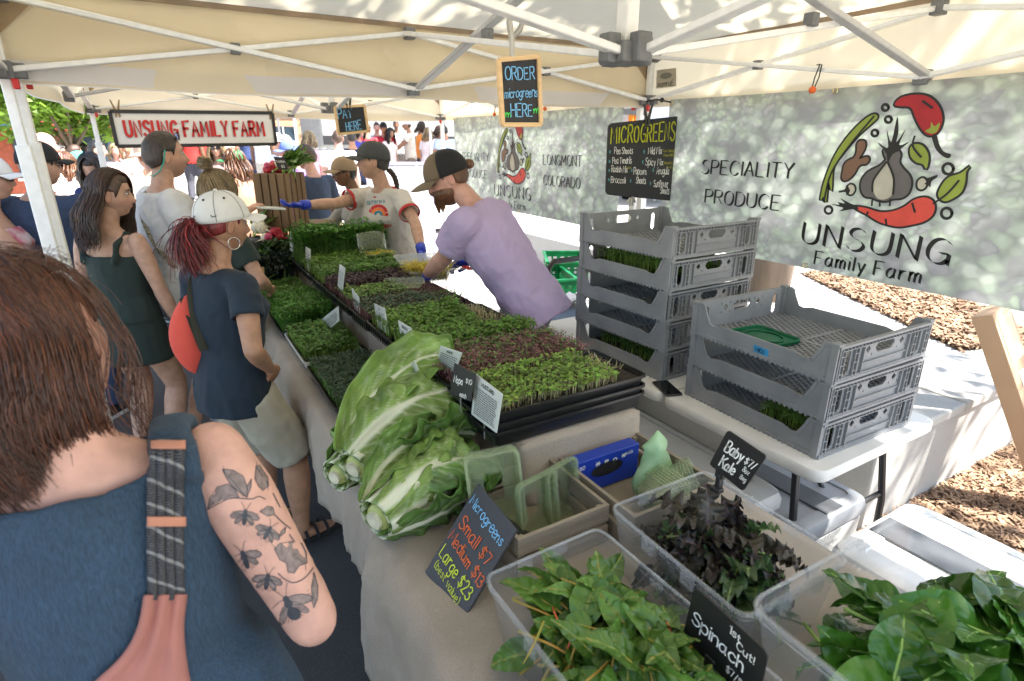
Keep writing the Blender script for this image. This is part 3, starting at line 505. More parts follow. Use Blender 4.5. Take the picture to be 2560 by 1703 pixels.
# ================================================================ grey harvest crates
CRG = M('crate_grey', (.235, .245, .26), .5, .12, 9, bump=.06, bscale=60)
def make_crate(label):
    t = thing('harvest_crate', label, 'crate', (0, 0, 0), 0, 'grey plastic crates stacked on the white table'); W_, L_, H_ = .275, .302, .128
    b = MB(); sp = .0265                                     # diamond lattice floor
    n = int((W_ + L_) * 2 / sp)
    for s in (-1, 1):
        for i in range(n):
            c = -(W_ + L_) + i * sp * 1.0; pts = []          # line y = s*1.6*x + c clipped to the floor rectangle
            k = 1.5 * s
            for x in (-W_ + .004, W_ - .004):
                y = k * x + c * 1.6
                if abs(y) <= L_ - .004: pts.append((x, y))
            for y in (-L_ + .004, L_ - .004):
                x = (y - c * 1.6) / k
                if abs(x) <= W_ - .004: pts.append((x, y))
            if len(pts) >= 2 and (Vector(pts[0]) - Vector(pts[1])).length > .03: b.bar((*pts[0], .010 + s * .0006), (*pts[1], .010 + s * .0006), .0065, .007)
    for x in (-W_, 0, W_): b.box((x * .985, 0, .0095), (.014, L_ * 1.96, .012))
    for y in (-L_, 0, L_): b.box((0, y * .985, .0105), (W_ * 1.96, .014, .010))
    b.build('floor_grid', CRG, t, smooth=False)
    def oct_(cx, cy, w, h, c): return [(cx - w + c, cy - h), (cx + w - c, cy - h), (cx + w, cy - h + c), (cx + w, cy + h - c), (cx + w - c, cy + h), (cx - w + c, cy + h), (cx - w, cy + h - c), (cx - w, cy - h + c)]
    def dia(cx, cy, r): return [(cx - r, cy), (cx, cy - r), (cx + r, cy), (cx, cy + r)]
    outer = [(-W_, .0), (W_, 0), (W_, H_), (-W_, H_)]
    holes = [oct_(0, .088, .055, .019, .014), oct_(-.212, .062, .014, .045, .012), oct_(.212, .062, .014, .045, .012), dia(-.10, .088, .014), dia(.10, .088, .014)]
    holes += [[(cx + a, cy + c) for a, c in ((-.004, -.004), (.004, -.004), (0, .006))] for cx in (-.125, -.075, .075, .125) for cy in (.068, .106)]
    me = plate(outer, holes, .005)
    for s in (-1, 1):
        b = MB(); mesh_into(b, me, Matrix.Translation((0, s * (L_ - .008), 0)) @ Matrix.Rotation(R(90), 4, 'X')); y = s * (L_ - .0015)
        b.box((0, y, H_ - .004), (W_ * 2, .013, .008)); b.box((0, y, H_ - .019), (W_ * 2 - .03, .009, .003)); b.box((0, y, .005), (W_ * 2, .013, .010)); b.box((0, y, .047), (.25, .009, .003))
        for i in range(27): b.box((-W_ + .02 + i * (2 * W_ - .04) / 26, y, H_ - .012), (.0028, .009, .015))
        for x in (-.258, -.24, -.184, -.165, -.135, .135, .165, .184, .24, .258): b.box((x, y, .056), (.003, .010, .10))
        for x in (-.25, .25, -.175, .175):
            for z in (.03, .06, .09): b.box((x, y, z), (.026, .009, .0026))
        b.build('end_wall', CRG, t, smooth=False)
    prof = [(-L_, 0), (L_, 0), (L_, H_), (L_ - .05, H_), (L_ - .062, H_ - .03), (L_ - .085, .058), (L_ - .11, .052), (L_ - .15, .062), (-L_ + .15, .062), (-L_ + .11, .052), (-L_ + .085, .058), (-L_ + .062, H_ - .03), (-L_ + .05, H_), (-L_, H_)]
    me = plate(prof, [], .006); rim = prof[2:]
    for s in (-1, 1):
        b = MB(); m = Matrix.Translation((s * (W_ - .004), 0, 0)) @ Matrix.Rotation(R(90), 4, 'Z') @ Matrix.Rotation(R(90), 4, 'X'); mesh_into(b, me, m)
        for (a, c), (d, e) in zip(rim[:-1], rim[1:]): b.bar((s * (W_ - .002), a, c), (s * (W_ - .002), d, e), .012, .006, up=(1, 0, 0))
        for y in (-L_ + .012, L_ - .012): b.box((s * (W_ - .006), y, H_ / 2), (.024, .024, H_ * 1.0)); b.box((s * (W_ - .006), y, H_ + .004), (.03, .03, .008))
        for i in range(26): b.box((s * (W_ + .001), -L_ + .045 + i * (2 * L_ - .09) / 25, .004), (.006, .008, .014))
        b.build('side_wall', CRG, t, smooth=False)
    return t
names = ['lowest', 'second', 'third', 'fourth', 'topmost']; cr0 = make_crate('grey lattice crate, lowest of the stack of five'); cr0.location = (2.03, 1.985, .742)
for i in range(1, 5): dup(cr0, None, (2.03 + random.uniform(-.006, .006), 1.985 + random.uniform(-.006, .006), .742 + i * .137), R(random.uniform(-1, 1) + 2), 'grey lattice crate, %s of the stack of five' % names[i] + (' with microgreens' if i == 3 else ''))
cr0.rotation_euler.z = R(2)
for i, nm in enumerate(('lowest', 'middle', 'topmost')): dup(cr0, None, (2.02 + random.uniform(-.005, .005), 1.215, .742 + i * .137), R(random.uniform(-.7, .7) - 1.5), 'grey lattice crate, %s of the stack of three' % nm + (', blue tape on its side' if i == 2 else ''))
tray('small black tray of sprouts inside the lowest crate of three', 1.78, 2.05, .95, 1.2, .757, [dict(h=.045, n=900, m=G_['mid'], stem_m=G_['lime'], ls=.008)], depth=.03)
tray('black tray of sprouts inside the fourth crate of the tall stack', 1.79, 2.2, 1.72, 2.25, 1.168, [dict(h=.06, n=1500, m=G_['mid'], stem_m=G_['lime'], ls=.010)], depth=.03)
tray('black tray of sprouts inside the lowest crate of the tall stack', 1.79, 2.2, 1.75, 2.2, .757, [dict(h=.045, n=1000, m=G_['mid'], stem_m=G_['lime'], ls=.009)], depth=.03)
# green lid, blue tape, phone
t = thing('plastic_lid', 'translucent green plastic lid lying in the topmost crate of three', 'lid', (1.905, 1.30, 1.034), R(-6))
GLID = M('green_lid', (.012, .16, .07), .25, .15, 9, trans=.35)
b = MB(); o = rrect(.085, .105, .025, 4); b.rings([[(x * k, y * k, z) for x, y in o] for k, z in ((1.0, 0), (1.02, .012), (.98, .016), (.93, .013), (.92, .006), (.5, .005))]); b.build('lid_sheet', GLID, t, ang=50)
b = MB(); b.tube([(.06 * math.cos(a), .075 * math.sin(a), .0085) for a in np.linspace(0, 6.283, 25)], .003, 6); b.build('moulded_ring', GLID, t)
t = thing('tape_label', 'strip of blue masking tape with black writing on the topmost crate', 'tape', onX(1900, 880, 1.7445)); f = Face(*[onX(px, py, 1.742) for px, py in ((1884, 861), (1921, 876), (1884, 878), (1920, 893))])
f.board('tape', M('blue_tape', sr(52, 140, 190), .6), t, .001, 0); b = MB(); f.text(b, 'MICO', .15, .78, .5, .17, width=.6); b.build('pen_lettering', BLK, t, smooth=False, world=True)
t = thing('mobile_phone', 'black phone lying on the white table between the crate stacks', 'phone', (1.725, 1.60, .742), R(-20)); b = MB(); b.box((0, 0, .0045), (.074, .15, .009)); b.build('phone_body', BLK, t, bevel=.004); b = MB(); b.box((0, 0, .0094), (.068, .142, .0008)); b.build('screen', M('phone_glass', (.01, .01, .012), .05), t)
# ================================================================ leaf vegetables
def leafmat(name, col, vein, rough=.38, trans=.22, k=38, vw=.12, mid=.05, purple=None):
    m, n, l, p = nodemat(name); p.inputs['Roughness'].default_value = rough
    tc = n.new('ShaderNodeTexCoord'); sx = n.new('ShaderNodeSeparateXYZ'); l.new(tc.outputs['Object'], sx.inputs[0])
    def mth(op, a, b=None):
        q = n.new('ShaderNodeMath'); q.operation = op
        for i, v in enumerate((a, b)):
            if v is None: continue
            if hasattr(v, 'links'): l.new(v, q.inputs[i])
            else: q.inputs[i].default_value = v
        return q.outputs[0]
    ax = mth('ABSOLUTE', sx.outputs[0]); nz = n.new('ShaderNodeTexNoise'); nz.inputs['Scale'].default_value = 30; l.new(tc.outputs['Object'], nz.inputs['Vector'])
    s = mth('SUBTRACT', sx.outputs[1], mth('MULTIPLY', ax, .9)); s = mth('ADD', s, mth('MULTIPLY', nz.outputs['Fac'], .02)); w = mth('ABSOLUTE', mth('SINE', mth('MULTIPLY', s, k * 3.14)))
    v1 = mth('LESS_THAN', w, vw); v2 = mth('LESS_THAN', ax, .0022); v = mth('MAXIMUM', mth('MULTIPLY', v1, .6), v2)
    n3 = n.new('ShaderNodeTexNoise'); n3.inputs['Scale'].default_value = 9; n3.noise_dimensions = '4D'; oi = n.new('ShaderNodeObjectInfo'); l.new(oi.outputs['Random'], n3.inputs['W']); l.new(tc.outputs['Object'], n3.inputs['Vector'])
    cr = n.new('ShaderNodeValToRGB'); cr.color_ramp.elements[0].position = .3; cr.color_ramp.elements[1].position = .75; cr.color_ramp.elements[0].color = (*[c * .6 for c in col], 1); cr.color_ramp.elements[1].color = (*(purple or [c * 1.5 for c in col]), 1)
    l.new(mth('ADD', n3.outputs['Fac'], mth('MULTIPLY', mth('SUBTRACT', oi.outputs['Random'], .5), .4)), cr.inputs[0])
    mx = n.new('ShaderNodeMix'); mx.data_type = 'RGBA'; l.new(v, mx.inputs[0]); l.new(cr.outputs[0], mx.inputs[6]); mx.inputs[7].default_value = (*vein, 1); l.new(mx.outputs[2], p.inputs['Base Color'])
    bp = n.new('ShaderNodeBump'); bp.inputs['Strength'].default_value = .5; bp.inputs['Distance'].default_value = .004; l.new(w, bp.inputs['Height']); l.new(bp.outputs[0], p.inputs['Normal'])
    t = n.new('ShaderNodeBsdfTranslucent'); ms = n.new('ShaderNodeMixShader'); ms.inputs[0].default_value = trans; l.new(mx.outputs[2], t.inputs[0]); l.new(p.outputs[0], ms.inputs[1]); l.new(t.outputs[0], ms.inputs[2]); l.new(ms.outputs[0], n['Material Output'].inputs[0]); return m
def leaf_mesh(name, L, Wd, mats, stem=.05, stem_r=.0025, curl=.3, fold=.25, frill=0, shape=0, seed=0, nu=10, nv=12):
    """blade along +y, stem towards -y"""
    b = MB(); rs = random.Random(seed); c1 = rs.uniform(.4, 1.4) * curl; tw = rs.uniform(-.5, .5)
    def prof(v):
        if shape == 0: return math.sin(math.pi * min(1, v * .97 + .03) ** .62) ** .8           # spinach / chard oval
        if shape == 1: return (math.sin(math.pi * (v * .96 + .03) ** .8)) * (1 + .16 * math.sin(v * 30 + seed))  # lobed
        return .25 + .75 * math.sin(math.pi * min(1, v * .9 + .05) ** 1.4) if v < .98 else .2
    def fn(u, v):
        a = (u * 2 - 1); w = Wd / 2 * prof(v) * a; y = v * L; r = abs(a)
        z = fold * abs(w) * .9 + c1 * L * (math.sin(v * 2.2) * .22 - .30 * v * v) + tw * w * v * .8 + (frill * Wd * (r ** 2) * math.sin(v * 26 + seed * 3 + (2 if a > 0 else 0)) * .22) + .006 * noise.noise((w * 60, y * 60, seed))
        return (w, y - max(0, c1) * L * .18 * v * v, z)
    b.grid(fn, nu, nv); b.cur = 1; b.tube([(0, -stem, -.2 * stem), (0, -stem * .4, -.05 * stem), (0, 0, 0), (0, L * .35, fn(.5, .35)[2] - .001), (0, L * .8, fn(.5, .8)[2] - .001)], [stem_r * 1.2, stem_r, stem_r, stem_r * .8, stem_r * .3], 5)
    me = b.mesh(name)
    for m in mats: me.materials.append(m)
    me.polygons.foreach_set('material_index', b.mi); me.polygons.foreach_set('use_smooth', [True] * len(me.polygons)); return me
def heap(parent, meshes, n, X, Y, z0, hump, tilt=.6, lname='leaf', spill=0, scl=(.75, 1.2), face=None):
    for i in range(n):
        k = i / n; r = math.sqrt(random.random()) * (1.0 - .35 * k); a = random.uniform(0, 6.28); x, y = X * r * math.cos(a), Y * r * math.sin(a)
        x = max(-X, min(X, x * 1.15)); y = max(-Y, min(Y, y * 1.15)); z = z0 + hump * k * (1 - .55 * r * r)
        o = link(lname, random.choice(meshes), parent); o.location = (x, y, z); s = random.uniform(*scl); o.scale = (s, s, s)
        q = Quaternion((0, 0, 1), random.uniform(0, 6.28)) @ Quaternion((1, 0, 0), random.uniform(-.35, tilt)) @ Quaternion((0, 1, 0), random.gauss(0, .55)); o.rotation_mode = 'QUATERNION'; o.rotation_quaternion = q
CLEAR = plastic('clear_tub', (.80, .86, .95), .13, .12, haze=.45)
def tub(label, x0, x1, y0, y1, z0, z1, rz=0):
    t = thing('storage_tub', label, 'tub', ((x0 + x1) / 2, (y0 + y1) / 2, z0), rz); X, Y, H_ = (x1 - x0) / 2, (y1 - y0) / 2, z1 - z0
    o = rrect(1, 1, .14, 5)
    def ring(k, z, g=0): return [(x * (X * k + g), y * (Y * k + g), z) for x, y in o]
    b = MB(); b.rings([ring(.3, .004), ring(.84, .003), ring(.88, .01), ring(.975, H_ - .02), ring(1, H_ - .018), ring(1, H_), ring(.975, H_)], cap=False); b.build('tub_shell', CLEAR, t, ang=40)
    b = MB(); b.tube([(*p[:2], H_ - .004) for p in ring(1.0, 0)] + [(*ring(1.0, 0)[0][:2], H_ - .004)], .004, 6); b.build('rim', CLEAR, t)
    for s in (-1, 1):
        for k in (-.3, .3):
            b = MB(); b.box((s * (X + .004), Y * k, H_ - .02), (.008, .035, .03)); b.build('clip_rib', CLEAR, t, bevel=.003)
            b = MB(); b.box((X * k, s * (Y + .004), H_ - .02), (.035, .008, .03)); b.build('clip_rib', CLEAR, t, bevel=.003)
    return t
ST_Y = M('stem_yellow', sr(150, 158, 66), .4, col2=sr(188, 138, 58)); ST_G = M('stem_green', sr(150, 185, 95), .4); ST_P = M('stem_purple', (.10, .07, .05), .4, col2=(.13, .16, .05))
CHA = leafmat('chard_leaf', (.085, .185, .03), (.19, .28, .06), .3); SPI = leafmat('spinach_leaf', (.048, .145, .016), (.085, .21, .035), .26, vw=.07, k=26); KAL = leafmat('kale_leaf_purple', (.02, .015, .016), (.075, .05, .06), .45, purple=(.065, .06, .04), k=30); KAG = leafmat('kale_leaf_green', (.055, .11, .035), (.16, .22, .09), .4, k=30)
T_ch = tub('clear tub of yellow stemmed chard leaves beside the chalkboard', .43, .735, .32, .84, .753, .915, R(1))
T_ka = tub('clear tub of dark purple and green baby kale', .775, 1.095, .475, .86, .753, .94, R(-1))
T_sp = tub('large clear tub of glossy spinach leaves', .765, 1.34, -.05, .475, .753, .975, R(-1))
hp = thing('chard_heap', 'heap of green chard leaves on yellow and pink stems', 'chard', (.58, .585, .76))
heap(hp, [leaf_mesh('leaf', random.uniform(.09, .135), random.uniform(.045, .068), [CHA, ST_Y], .09, .0022, .7, .3, .14, 0, s, 12, 18) for s in range(12)], 190, .125, .215, .04, .125, .8)
for i in range(9):
    a = random.uniform(0, 6.28); p = Vector((random.uniform(-.10, .10), random.uniform(-.15, .2), .12 + random.uniform(0, .03))); d = Vector((math.cos(a), math.sin(a), random.uniform(-.1, .3)))
    b = MB(); e_ = Vector((-d.y, d.x, 0)) * random.uniform(-.03, .03); b.tube(cat_spline([p - Vector((0, 0, .02)), p + d * .03 + Vector((0, 0, .006)), p + d * .07 + e_, p + d * .10 + e_ * 2.5 - Vector((0, 0, .02))], 4), [.0022] * 9 + [.0018, .0014, .001, .0006], 6); b.build('stalk', M('stem_pink', sr(196, 96, 60), .4) if i % 3 == 0 else ST_Y, hp)
hp = thing('kale_heap', 'heap of frilly purple and green baby kale leaves', 'kale', (.935, .665, .76))
kms = [leaf_mesh('leaf', random.uniform(.09, .13), random.uniform(.05, .07), [KAL if s % 4 else KAG, ST_P if s % 4 else ST_G], .05, .0022, .5, .3, 1.0, 1, s, 14, 18) for s in range(12)]; heap(hp, kms, 130, .125, .15, .04, .13, .8)
hp = thing('spinach_heap', 'heap of broad glossy spinach leaves with pale stems', 'spinach', (1.05, .19, .76))
heap(hp, [leaf_mesh('leaf', random.uniform(.10, .14), random.uniform(.075, .105), [SPI, ST_G], .07, .003, .7, .22, .12, 0, s + 30, 12, 18) for s in range(12)], 200, .245, .22, .06, .16, .75)
# napa cabbages
def napa_mat():
    m = M('napa_leaf', (1, 1, 1), .38, .05, 30, attr=True, trans=.18); n, l, p = m.node_tree.nodes, m.node_tree.links, m.node_tree.nodes['Principled BSDF']
    tc = n.new('ShaderNodeTexCoord'); v = n.new('ShaderNodeTexVoronoi'); v.feature = 'DISTANCE_TO_EDGE'; v.inputs['Scale'].default_value = 26; l.new(tc.outputs['Object'], v.inputs['Vector'])
    bp = n.new('ShaderNodeBump'); bp.inputs['Strength'].default_value = .45; bp.inputs['Distance'].default_value = .006; l.new(v.outputs['Distance'], bp.inputs['Height']); l.new(bp.outputs[0], p.inputs['Normal']); return m
NAP = napa_mat(); WH, GR, DG = np.array([.80, .84, .64]), np.array([.25, .40, .085]), np.array([.10, .23, .04])
def napa_tint(a, v, seed, dark, ribk=1.0):
    e = abs(a); ribw = max(.03, .50 * ribk * (1 - v * 1.3)); k = min(1, max(0, (e - ribw * .7) / (ribw * .6 + .03))); g = GR * (1 - dark) + DG * dark; g = g * (.85 + .5 * noise.noise((a * 2.5, v * 4, seed)) + .25 * noise.noise((a * 11, v * 17, seed)))
    c = WH * (1 - k) + g * k; ph = (v - .30 * e) * 8.5 + .35 * noise.noise((a * 5, v * 5, seed)) + (.5 if a > 0 else 0); dd = abs(ph - round(ph)); vi = math.exp(-(dd / .085) ** 2) * max(0, 1 - e * 1.05) * .62; ph2 = (v * 1.6 + e * 2.2) * 7; d2 = abs(ph2 - round(ph2)); vi = max(vi, .28 * math.exp(-(d2 / .09) ** 2) * (e > .12) * max(0, 1 - e))
    return np.clip(c * (1 - vi) + WH * vi, .01, 1)
def sheet_leaf(parent, pos, seed, dark, nu=40, nv=56, ribk=1.0):
    V, Tn = [], []
    for j in range(nv + 1):
        for i in range(nu + 1): a, v = i / nu * 2 - 1, j / nv; V.append(pos(a, v)); Tn.append(napa_tint(a, v, seed, dark, ribk))
    F = [(j * (nu + 1) + i, j * (nu + 1) + i + 1, (j + 1) * (nu + 1) + i + 1, (j + 1) * (nu + 1) + i) for j in range(nv) for i in range(nu)]
    o = raw('leaf', V, F, NAP, parent, tint=np.array(Tn)); q = o.modifiers.new('solid', 'SOLIDIFY'); q.thickness = .0025; return o
def napa_leaf(parent, ang, r0, L, wid, seed, ruff=1.0, dark=0, tipo=0):
    def pos(a, v):
        sp = wid * (.5 + .5 * min(1, v * 2)) ; rad = r0 * (.62 + .55 * math.sin(min(1, v * 1.12 + .1) * 1.9)) + tipo * max(0, v - .55) ** 1.5 + .012 * ruff * abs(a) ** 1.6 * (.3 + v) * math.sin(v * 24 + a * 6 + seed) + .006 * ruff * noise.noise((a * 5, v * 8, seed)) * (.3 + v)
        if v < .1: rad += .006 * (1 - v / .1) * (1 - a * a)
        th = ang + a * sp; return (rad * math.sin(th), L * v * (1 - .08 * a * a * v), rad * math.cos(th))
    return sheet_leaf(parent, pos, seed, dark, 26, 34, .95)
def big_leaf(parent, path, hw, side, cup, seed, dark=0, ruff=1.0):
    P = cat_spline(path, 10); n_ = len(P) - 1; side = Vector(side).normalized()
    def pos(a, v):
        f = v * n_; i = min(int(f), n_ - 1); c = Vector(P[i]).lerp(Vector(P[i + 1]), f - i); t = (Vector(P[min(i + 1, n_)]) - Vector(P[max(i - 1, 0)])).normalized(); sd = (side - t * side.dot(t)).normalized(); nr = sd.cross(t)
        w = hw * (.20 + .80 * math.sin(math.pi * min(1, .06 + v * .86) ** 1.25) ** .8) * (1 if v < .9 else math.sqrt(max(0.02, 1 - ((v - .9) / .1) ** 2)))
        r_ = .020 * ruff * abs(a) ** 2 * math.sin(v * 27 + seed + a * 3) * min(1, v * 2) + .010 * ruff * abs(a) * math.sin(v * 61 + seed * 2) * v + .012 * noise.noise((a * 4, v * 6, seed)) * min(1, v * 2) - .004 * (abs(a) < .05)
        return tuple(c + sd * a * w + nr * (cup * a * a * w + r_))
    return sheet_leaf(parent, pos, seed, dark, ribk=.42)
def napa(label, base, yaw, pitch, L, r, seed, big):
    t = thing('napa_cabbage', label, 'cabbage', base, 0, None); t.rotation_mode = 'QUATERNION'; t.rotation_quaternion = Quaternion((0, 0, 1), yaw) @ Quaternion((1, 0, 0), pitch)
    b = MB(); b.rings([[(rr * math.cos(a), y, rr * math.sin(a)) for a in [6.283 * i / 20 for i in range(20)]] for y, rr in ((.0, .02), (.003, r * .5), (.06, r * .8), (L * .5, r * .95), (L * .8, r * .75), (L * .92, r * .3), (L * .93, .01))]); b.build('core', M('cabbage_core', sr(200, 212, 130), .45, .2, 14, trans=.2), t, ang=180)
    b = MB(); b.tube([(0, .002, 0), (0, -.010, 0)], r * .36, 14); b.build('cut_stem', M('cabbage_cut', (.66, .64, .48), .7, .25, 30), t)
    for i in range(10): napa_leaf(t, i * 2.4 + seed, r * (.95 + .025 * i), L * random.uniform(.88, 1.02), .95, seed + i, .9, .1 * (i % 3), .12 * random.random())
    for k, (path, hw, side, cup, dk) in enumerate(big): big_leaf(t, path, hw, side, cup, seed + 20 + k, dk)
    return t
napa('largest napa cabbage, its broad outer leaf opened over the others', (.335, 1.46, .862), R(-60), R(12), .36, .066, 1, [([(.0, .0, .055), (.02, .10, .085), (.05, .20, .10), (.09, .31, .09), (.12, .40, .05)], .155, (1, -.1, -.35), -.25, .12), ([(-.03, .0, .045), (-.06, .12, .09), (-.06, .26, .12), (-.03, .40, .13), (.03, .50, .11)], .085, (.8, 0, -.6), .55, .05), ([(.05, .02, -.01), (.11, .12, .0), (.17, .22, .01), (.22, .30, -.03)], .10, (.6, .3, .7), .2, .75)])
napa('napa cabbage lying by the chalkboard with yellow heart showing', (.325, 1.24, .832), R(-66), R(6), .33, .068, 5, [([(.04, .0, -.03), (.09, .10, -.035), (.12, .2, -.03), (.12, .30, -.05)], .095, (.5, .2, .85), .1, .9), ([(-.045, .0, .03), (-.08, .1, .06), (-.085, .22, .075), (-.06, .33, .06)], .075, (.5, 0, -.85), .6, .35), ([(.01, .1, .07), (.06, .2, .075), (.10, .30, .05), (.12, .37, .0)], .10, (1, -.2, -.3), -.3, .85)])
napa('napa cabbage tucked beneath the largest one', (.295, 1.53, .81), R(-58), R(4), .31, .056, 9, [([(-.03, .0, .0), (-.08, .10, .0), (-.10, .2, -.01), (-.10, .28, -.04)], .09, (.3, .1, -.95), .3, .7)])
# ================================================================ wooden boxes and packaging
GWOOD = M('grey_wood', sr(138, 128, 112), .75, .25, 5, stretch=(1, 1, 9), bump=.25, bscale=40)
def wbox(label, x0, x1, y0, y1, z0, h, slats=2, gap=.012, m=GWOOD, th=.011, rz=0):
    t = thing('wooden_box', label, 'box', ((x0 + x1) / 2, (y0 + y1) / 2, z0), rz); X, Y = (x1 - x0) / 2, (y1 - y0) / 2; sh = (h - gap * (slats - 1)) / slats
    for i in range(slats):
        z = sh / 2 + i * (sh + gap)
        for s in (-1, 1):
            b = MB(); b.box((0, s * (Y - th / 2), z), (2 * X, th, sh)); b.build('slat', m, t, bevel=.0015)
            b = MB(); b.box((s * (X - th / 2), 0, z), (th, 2 * Y - 2 * th - .001, sh)); b.build('slat', m, t, bevel=.0015)
    for sx in (-1, 1):
        for sy in (-1, 1): b = MB(); b.box((sx * (X - th - .008), sy * (Y - th - .008), h / 2 - .004), (.015, .015, h - .01)); b.build('corner_post', m, t, bevel=.001)
    b = MB(); b.box((0, 0, .004), (2 * X - 2 * th, 2 * Y - 2 * th, .007)); b.build('bottom_board', m, t); return t
wbox('small grey wooden box holding clear clamshells', .575, .852, .945, 1.235, .753, .115, 2)
wbox('grey wooden box with the blue carton and green bags', .875, 1.19, .875, 1.22, .753, .11, 2)
CLAM = plastic('clamshell_plastic', (.50, .56, .42), .19, .05, tint=(.94, .965, .89), haze=.3)
CLAMR = plastic('clamshell_edge', (.62, .70, .52), .24, .05, tint=(.95, .98, .9), haze=.3)
def clam(label, loc, rot, X=.085, Y=.06, h=.035, n=5, gap=.006):
    t = thing('clamshell_stack', label, 'food container', loc); t.rotation_mode = 'QUATERNION'; t.rotation_quaternion = rot
    for i in range(n):
        b = MB(); b.rings([[(x * k + math.copysign(g, x), y * k + math.copysign(g, y), z) for x, y in rrect(X, Y, .018)] for k, g, z in ((.4, 0, 0), (.86, 0, 0), (.9, 0, h * .5), (.97, 0, h * .52), (1, 0, h))], cap=False); o = b.build('container', CLAM, t, ang=40); o.location = (0, 0, i * gap); b = MB(); b.rings([[(x + math.copysign(g, x), y + math.copysign(g, y), z) for x, y in rrect(X, Y, .018)] for g, z in ((0, h - .003), (.007, h - .001), (.007, h + .002), (0, h))], cap=False, close=True); b.build('flange', CLAMR, o, ang=40)
        b = MB()
        for s in (-1, 1):
            for k in range(7): b.box((s * X * .945, -Y * .66 + k * Y * .22, h * .5), (.002, .003, h * .7))
        o = b.build('side_ribs', CLAMR, t, smooth=False); o.location = (0, 0, i * gap); o['kind'] = 'stuff'
    return t
qx = lambda a, b, c: Quaternion((0, 0, 1), a) @ Quaternion((1, 0, 0), b) @ Quaternion((0, 1, 0), c)
clam('tall nested stack of clear clamshells leaning out of the small box', (.625, 1.16, .885), qx(R(12), R(80), R(-30)), .065, .105, .03, 4, .012)
clam('clear clamshell standing in the middle of the small box', (.70, 1.09, .84), qx(R(25), R(84), R(-16)), .06, .085, .03, 3)
clam('clear clamshell standing at the back of the small box', (.79, 1.11, .84), qx(R(28), R(84), R(-14)), .055, .085, .03, 3)
clam('nested green clear deli cups lying by the tub rim', (.99, .94, .81), qx(R(75), R(70), R(10)), .055, .055, .05, 7, .009)
clam('clear cups stacked beside the green bag roll', (1.09, .97, .82), qx(R(30), R(60), R(20)), .05, .05, .05, 5, .009)
BLUC = M('blue_carton', sr(28, 60, 165), .4, .08, 5)
t = thing('paper_carton', 'blue printed carton with white writing in the wooden box', 'carton', (1.0, 1.155, .765)); b = MB(); b.box((0, 0, .056), (.25, .045, .112)); b.build('carton_body', BLUC, t, bevel=.002)
f = Face((.885, 1.131, .875), (1.115, 1.131, .875), (.885, 1.131, .80), (1.115, 1.131, .80)); b = MB(); f.text(b, '150', .04, .3, .16, .16); f.text(b, '* * % *'.replace('%', 'o'), .3, .38, .22, .2, width=.5); f.text(b, 'BAGS', .8, .28, .12, .16); tag(b.build('white_print', CH_W, t, smooth=False, world=True), kind='stuff')
b = MB(); b.add([(1.0 + .06 * math.cos(a), 1.1295, .85 + .022 * math.sin(a) - .02) for a in [6.283 * i / 20 for i in range(20)]], [tuple(range(20))]); b.build('tear_hole', BLK, t, smooth=False, world=True)
GBAG = M('green_bag', sr(188, 222, 182), .3, .08, 12, trans=.4, bump=.5, bscale=40)
t = thing('bag_roll', 'pale green compostable bag roll standing in the wooden box', 'bag', (1.09, 1.03, .77))
b = MB(); b.rings([[((.045 * k) * math.cos(a + tw) * (1 + .18 * math.sin(3 * a + k * 9)), (.03 * k) * math.sin(a + tw) * (1 + .2 * math.cos(2 * a)), z) for a in [6.283 * i / 22 for i in range(22)]] for z, k, tw in ((0, .8, 0), (.02, 1.3, .1), (.05, 1.45, .25), (.09, 1.3, .4), (.12, 1.0, .55), (.145, .8, .7), (.165, .95, .8), (.18, .55, .9), (.205, .12, 1.0))]); b.build('bag_film', GBAG, t, ang=80)
f = Face((1.04, .99, .90), (1.10, .985, .93), (1.045, .985, .82), (1.10, .98, .84)); b = MB(); f.text(b, 'o a y', .1, .5, .22, .1); f.text(b, '- z o', .1, .85, .2, .1); b.build('dark_print', M('print_green', (.03, .12, .05), .6), t, smooth=False, world=True)
# food tubs on the far side of the trays
t = thing('deli_tub', 'empty frosted plastic tub behind the dark purple sprouts', 'tub', (1.27, 3.28, 1.0), R(-8)); openbox(MB(), .13, .09, 0, .09, taper=.88, r=.03).build('tub_shell', plastic('frosted', (.8, .84, .86), .5, .3, haze=.5), t, ang=40)
t = thing('deli_tub', 'clear tub heaped with yellow popcorn shoots under the vendor', 'tub', (1.23, 3.03, 1.0), R(-14)); openbox(MB(), .12, .085, 0, .07, taper=.88, r=.03).build('tub_shell', MATS['clear_tub'], t, ang=40)
sprouts('popcorn_shoots', t, -.10, .10, -.065, .065, .006, h=.075, n=1100, m=G_['yellow'], stem_m=G_['yellow'], ls=.014, elong=4, lean=1.2, stemw=.002)
t = thing('deli_tub', 'open clear clamshell with yellow shoots beside the pea shoots', 'tub', (1.13, 3.62, 1.03), R(10)); openbox(MB(), .10, .07, 0, .05, taper=.86, r=.03).build('tub_shell', CLAM, t, ang=40)
sprouts('popcorn_shoots', t, -.08, .08, -.05, .05, .004, h=.03, n=500, m=G_['yellow'], stem_m=G_['yellow'], ls=.016, elong=4, lean=1.2, stemw=.002)
b = MB(); b.grid(lambda u, v: ((u * 2 - 1) * .10, .075 + .02 * v, .05 + .11 * v + .01 * math.sin(u * 3.14)), 6, 4); b.build('open_lid', CLAM, t, solid=.002)
t = thing('deli_tub', 'shallow clear container held over the red stemmed sprouts', 'tub', (1.02, 2.86, 1.02), R(-20)); openbox(MB(), .10, .065, 0, .035, taper=.86, r=.03).build('tub_shell', CLAM, t, ang=40)
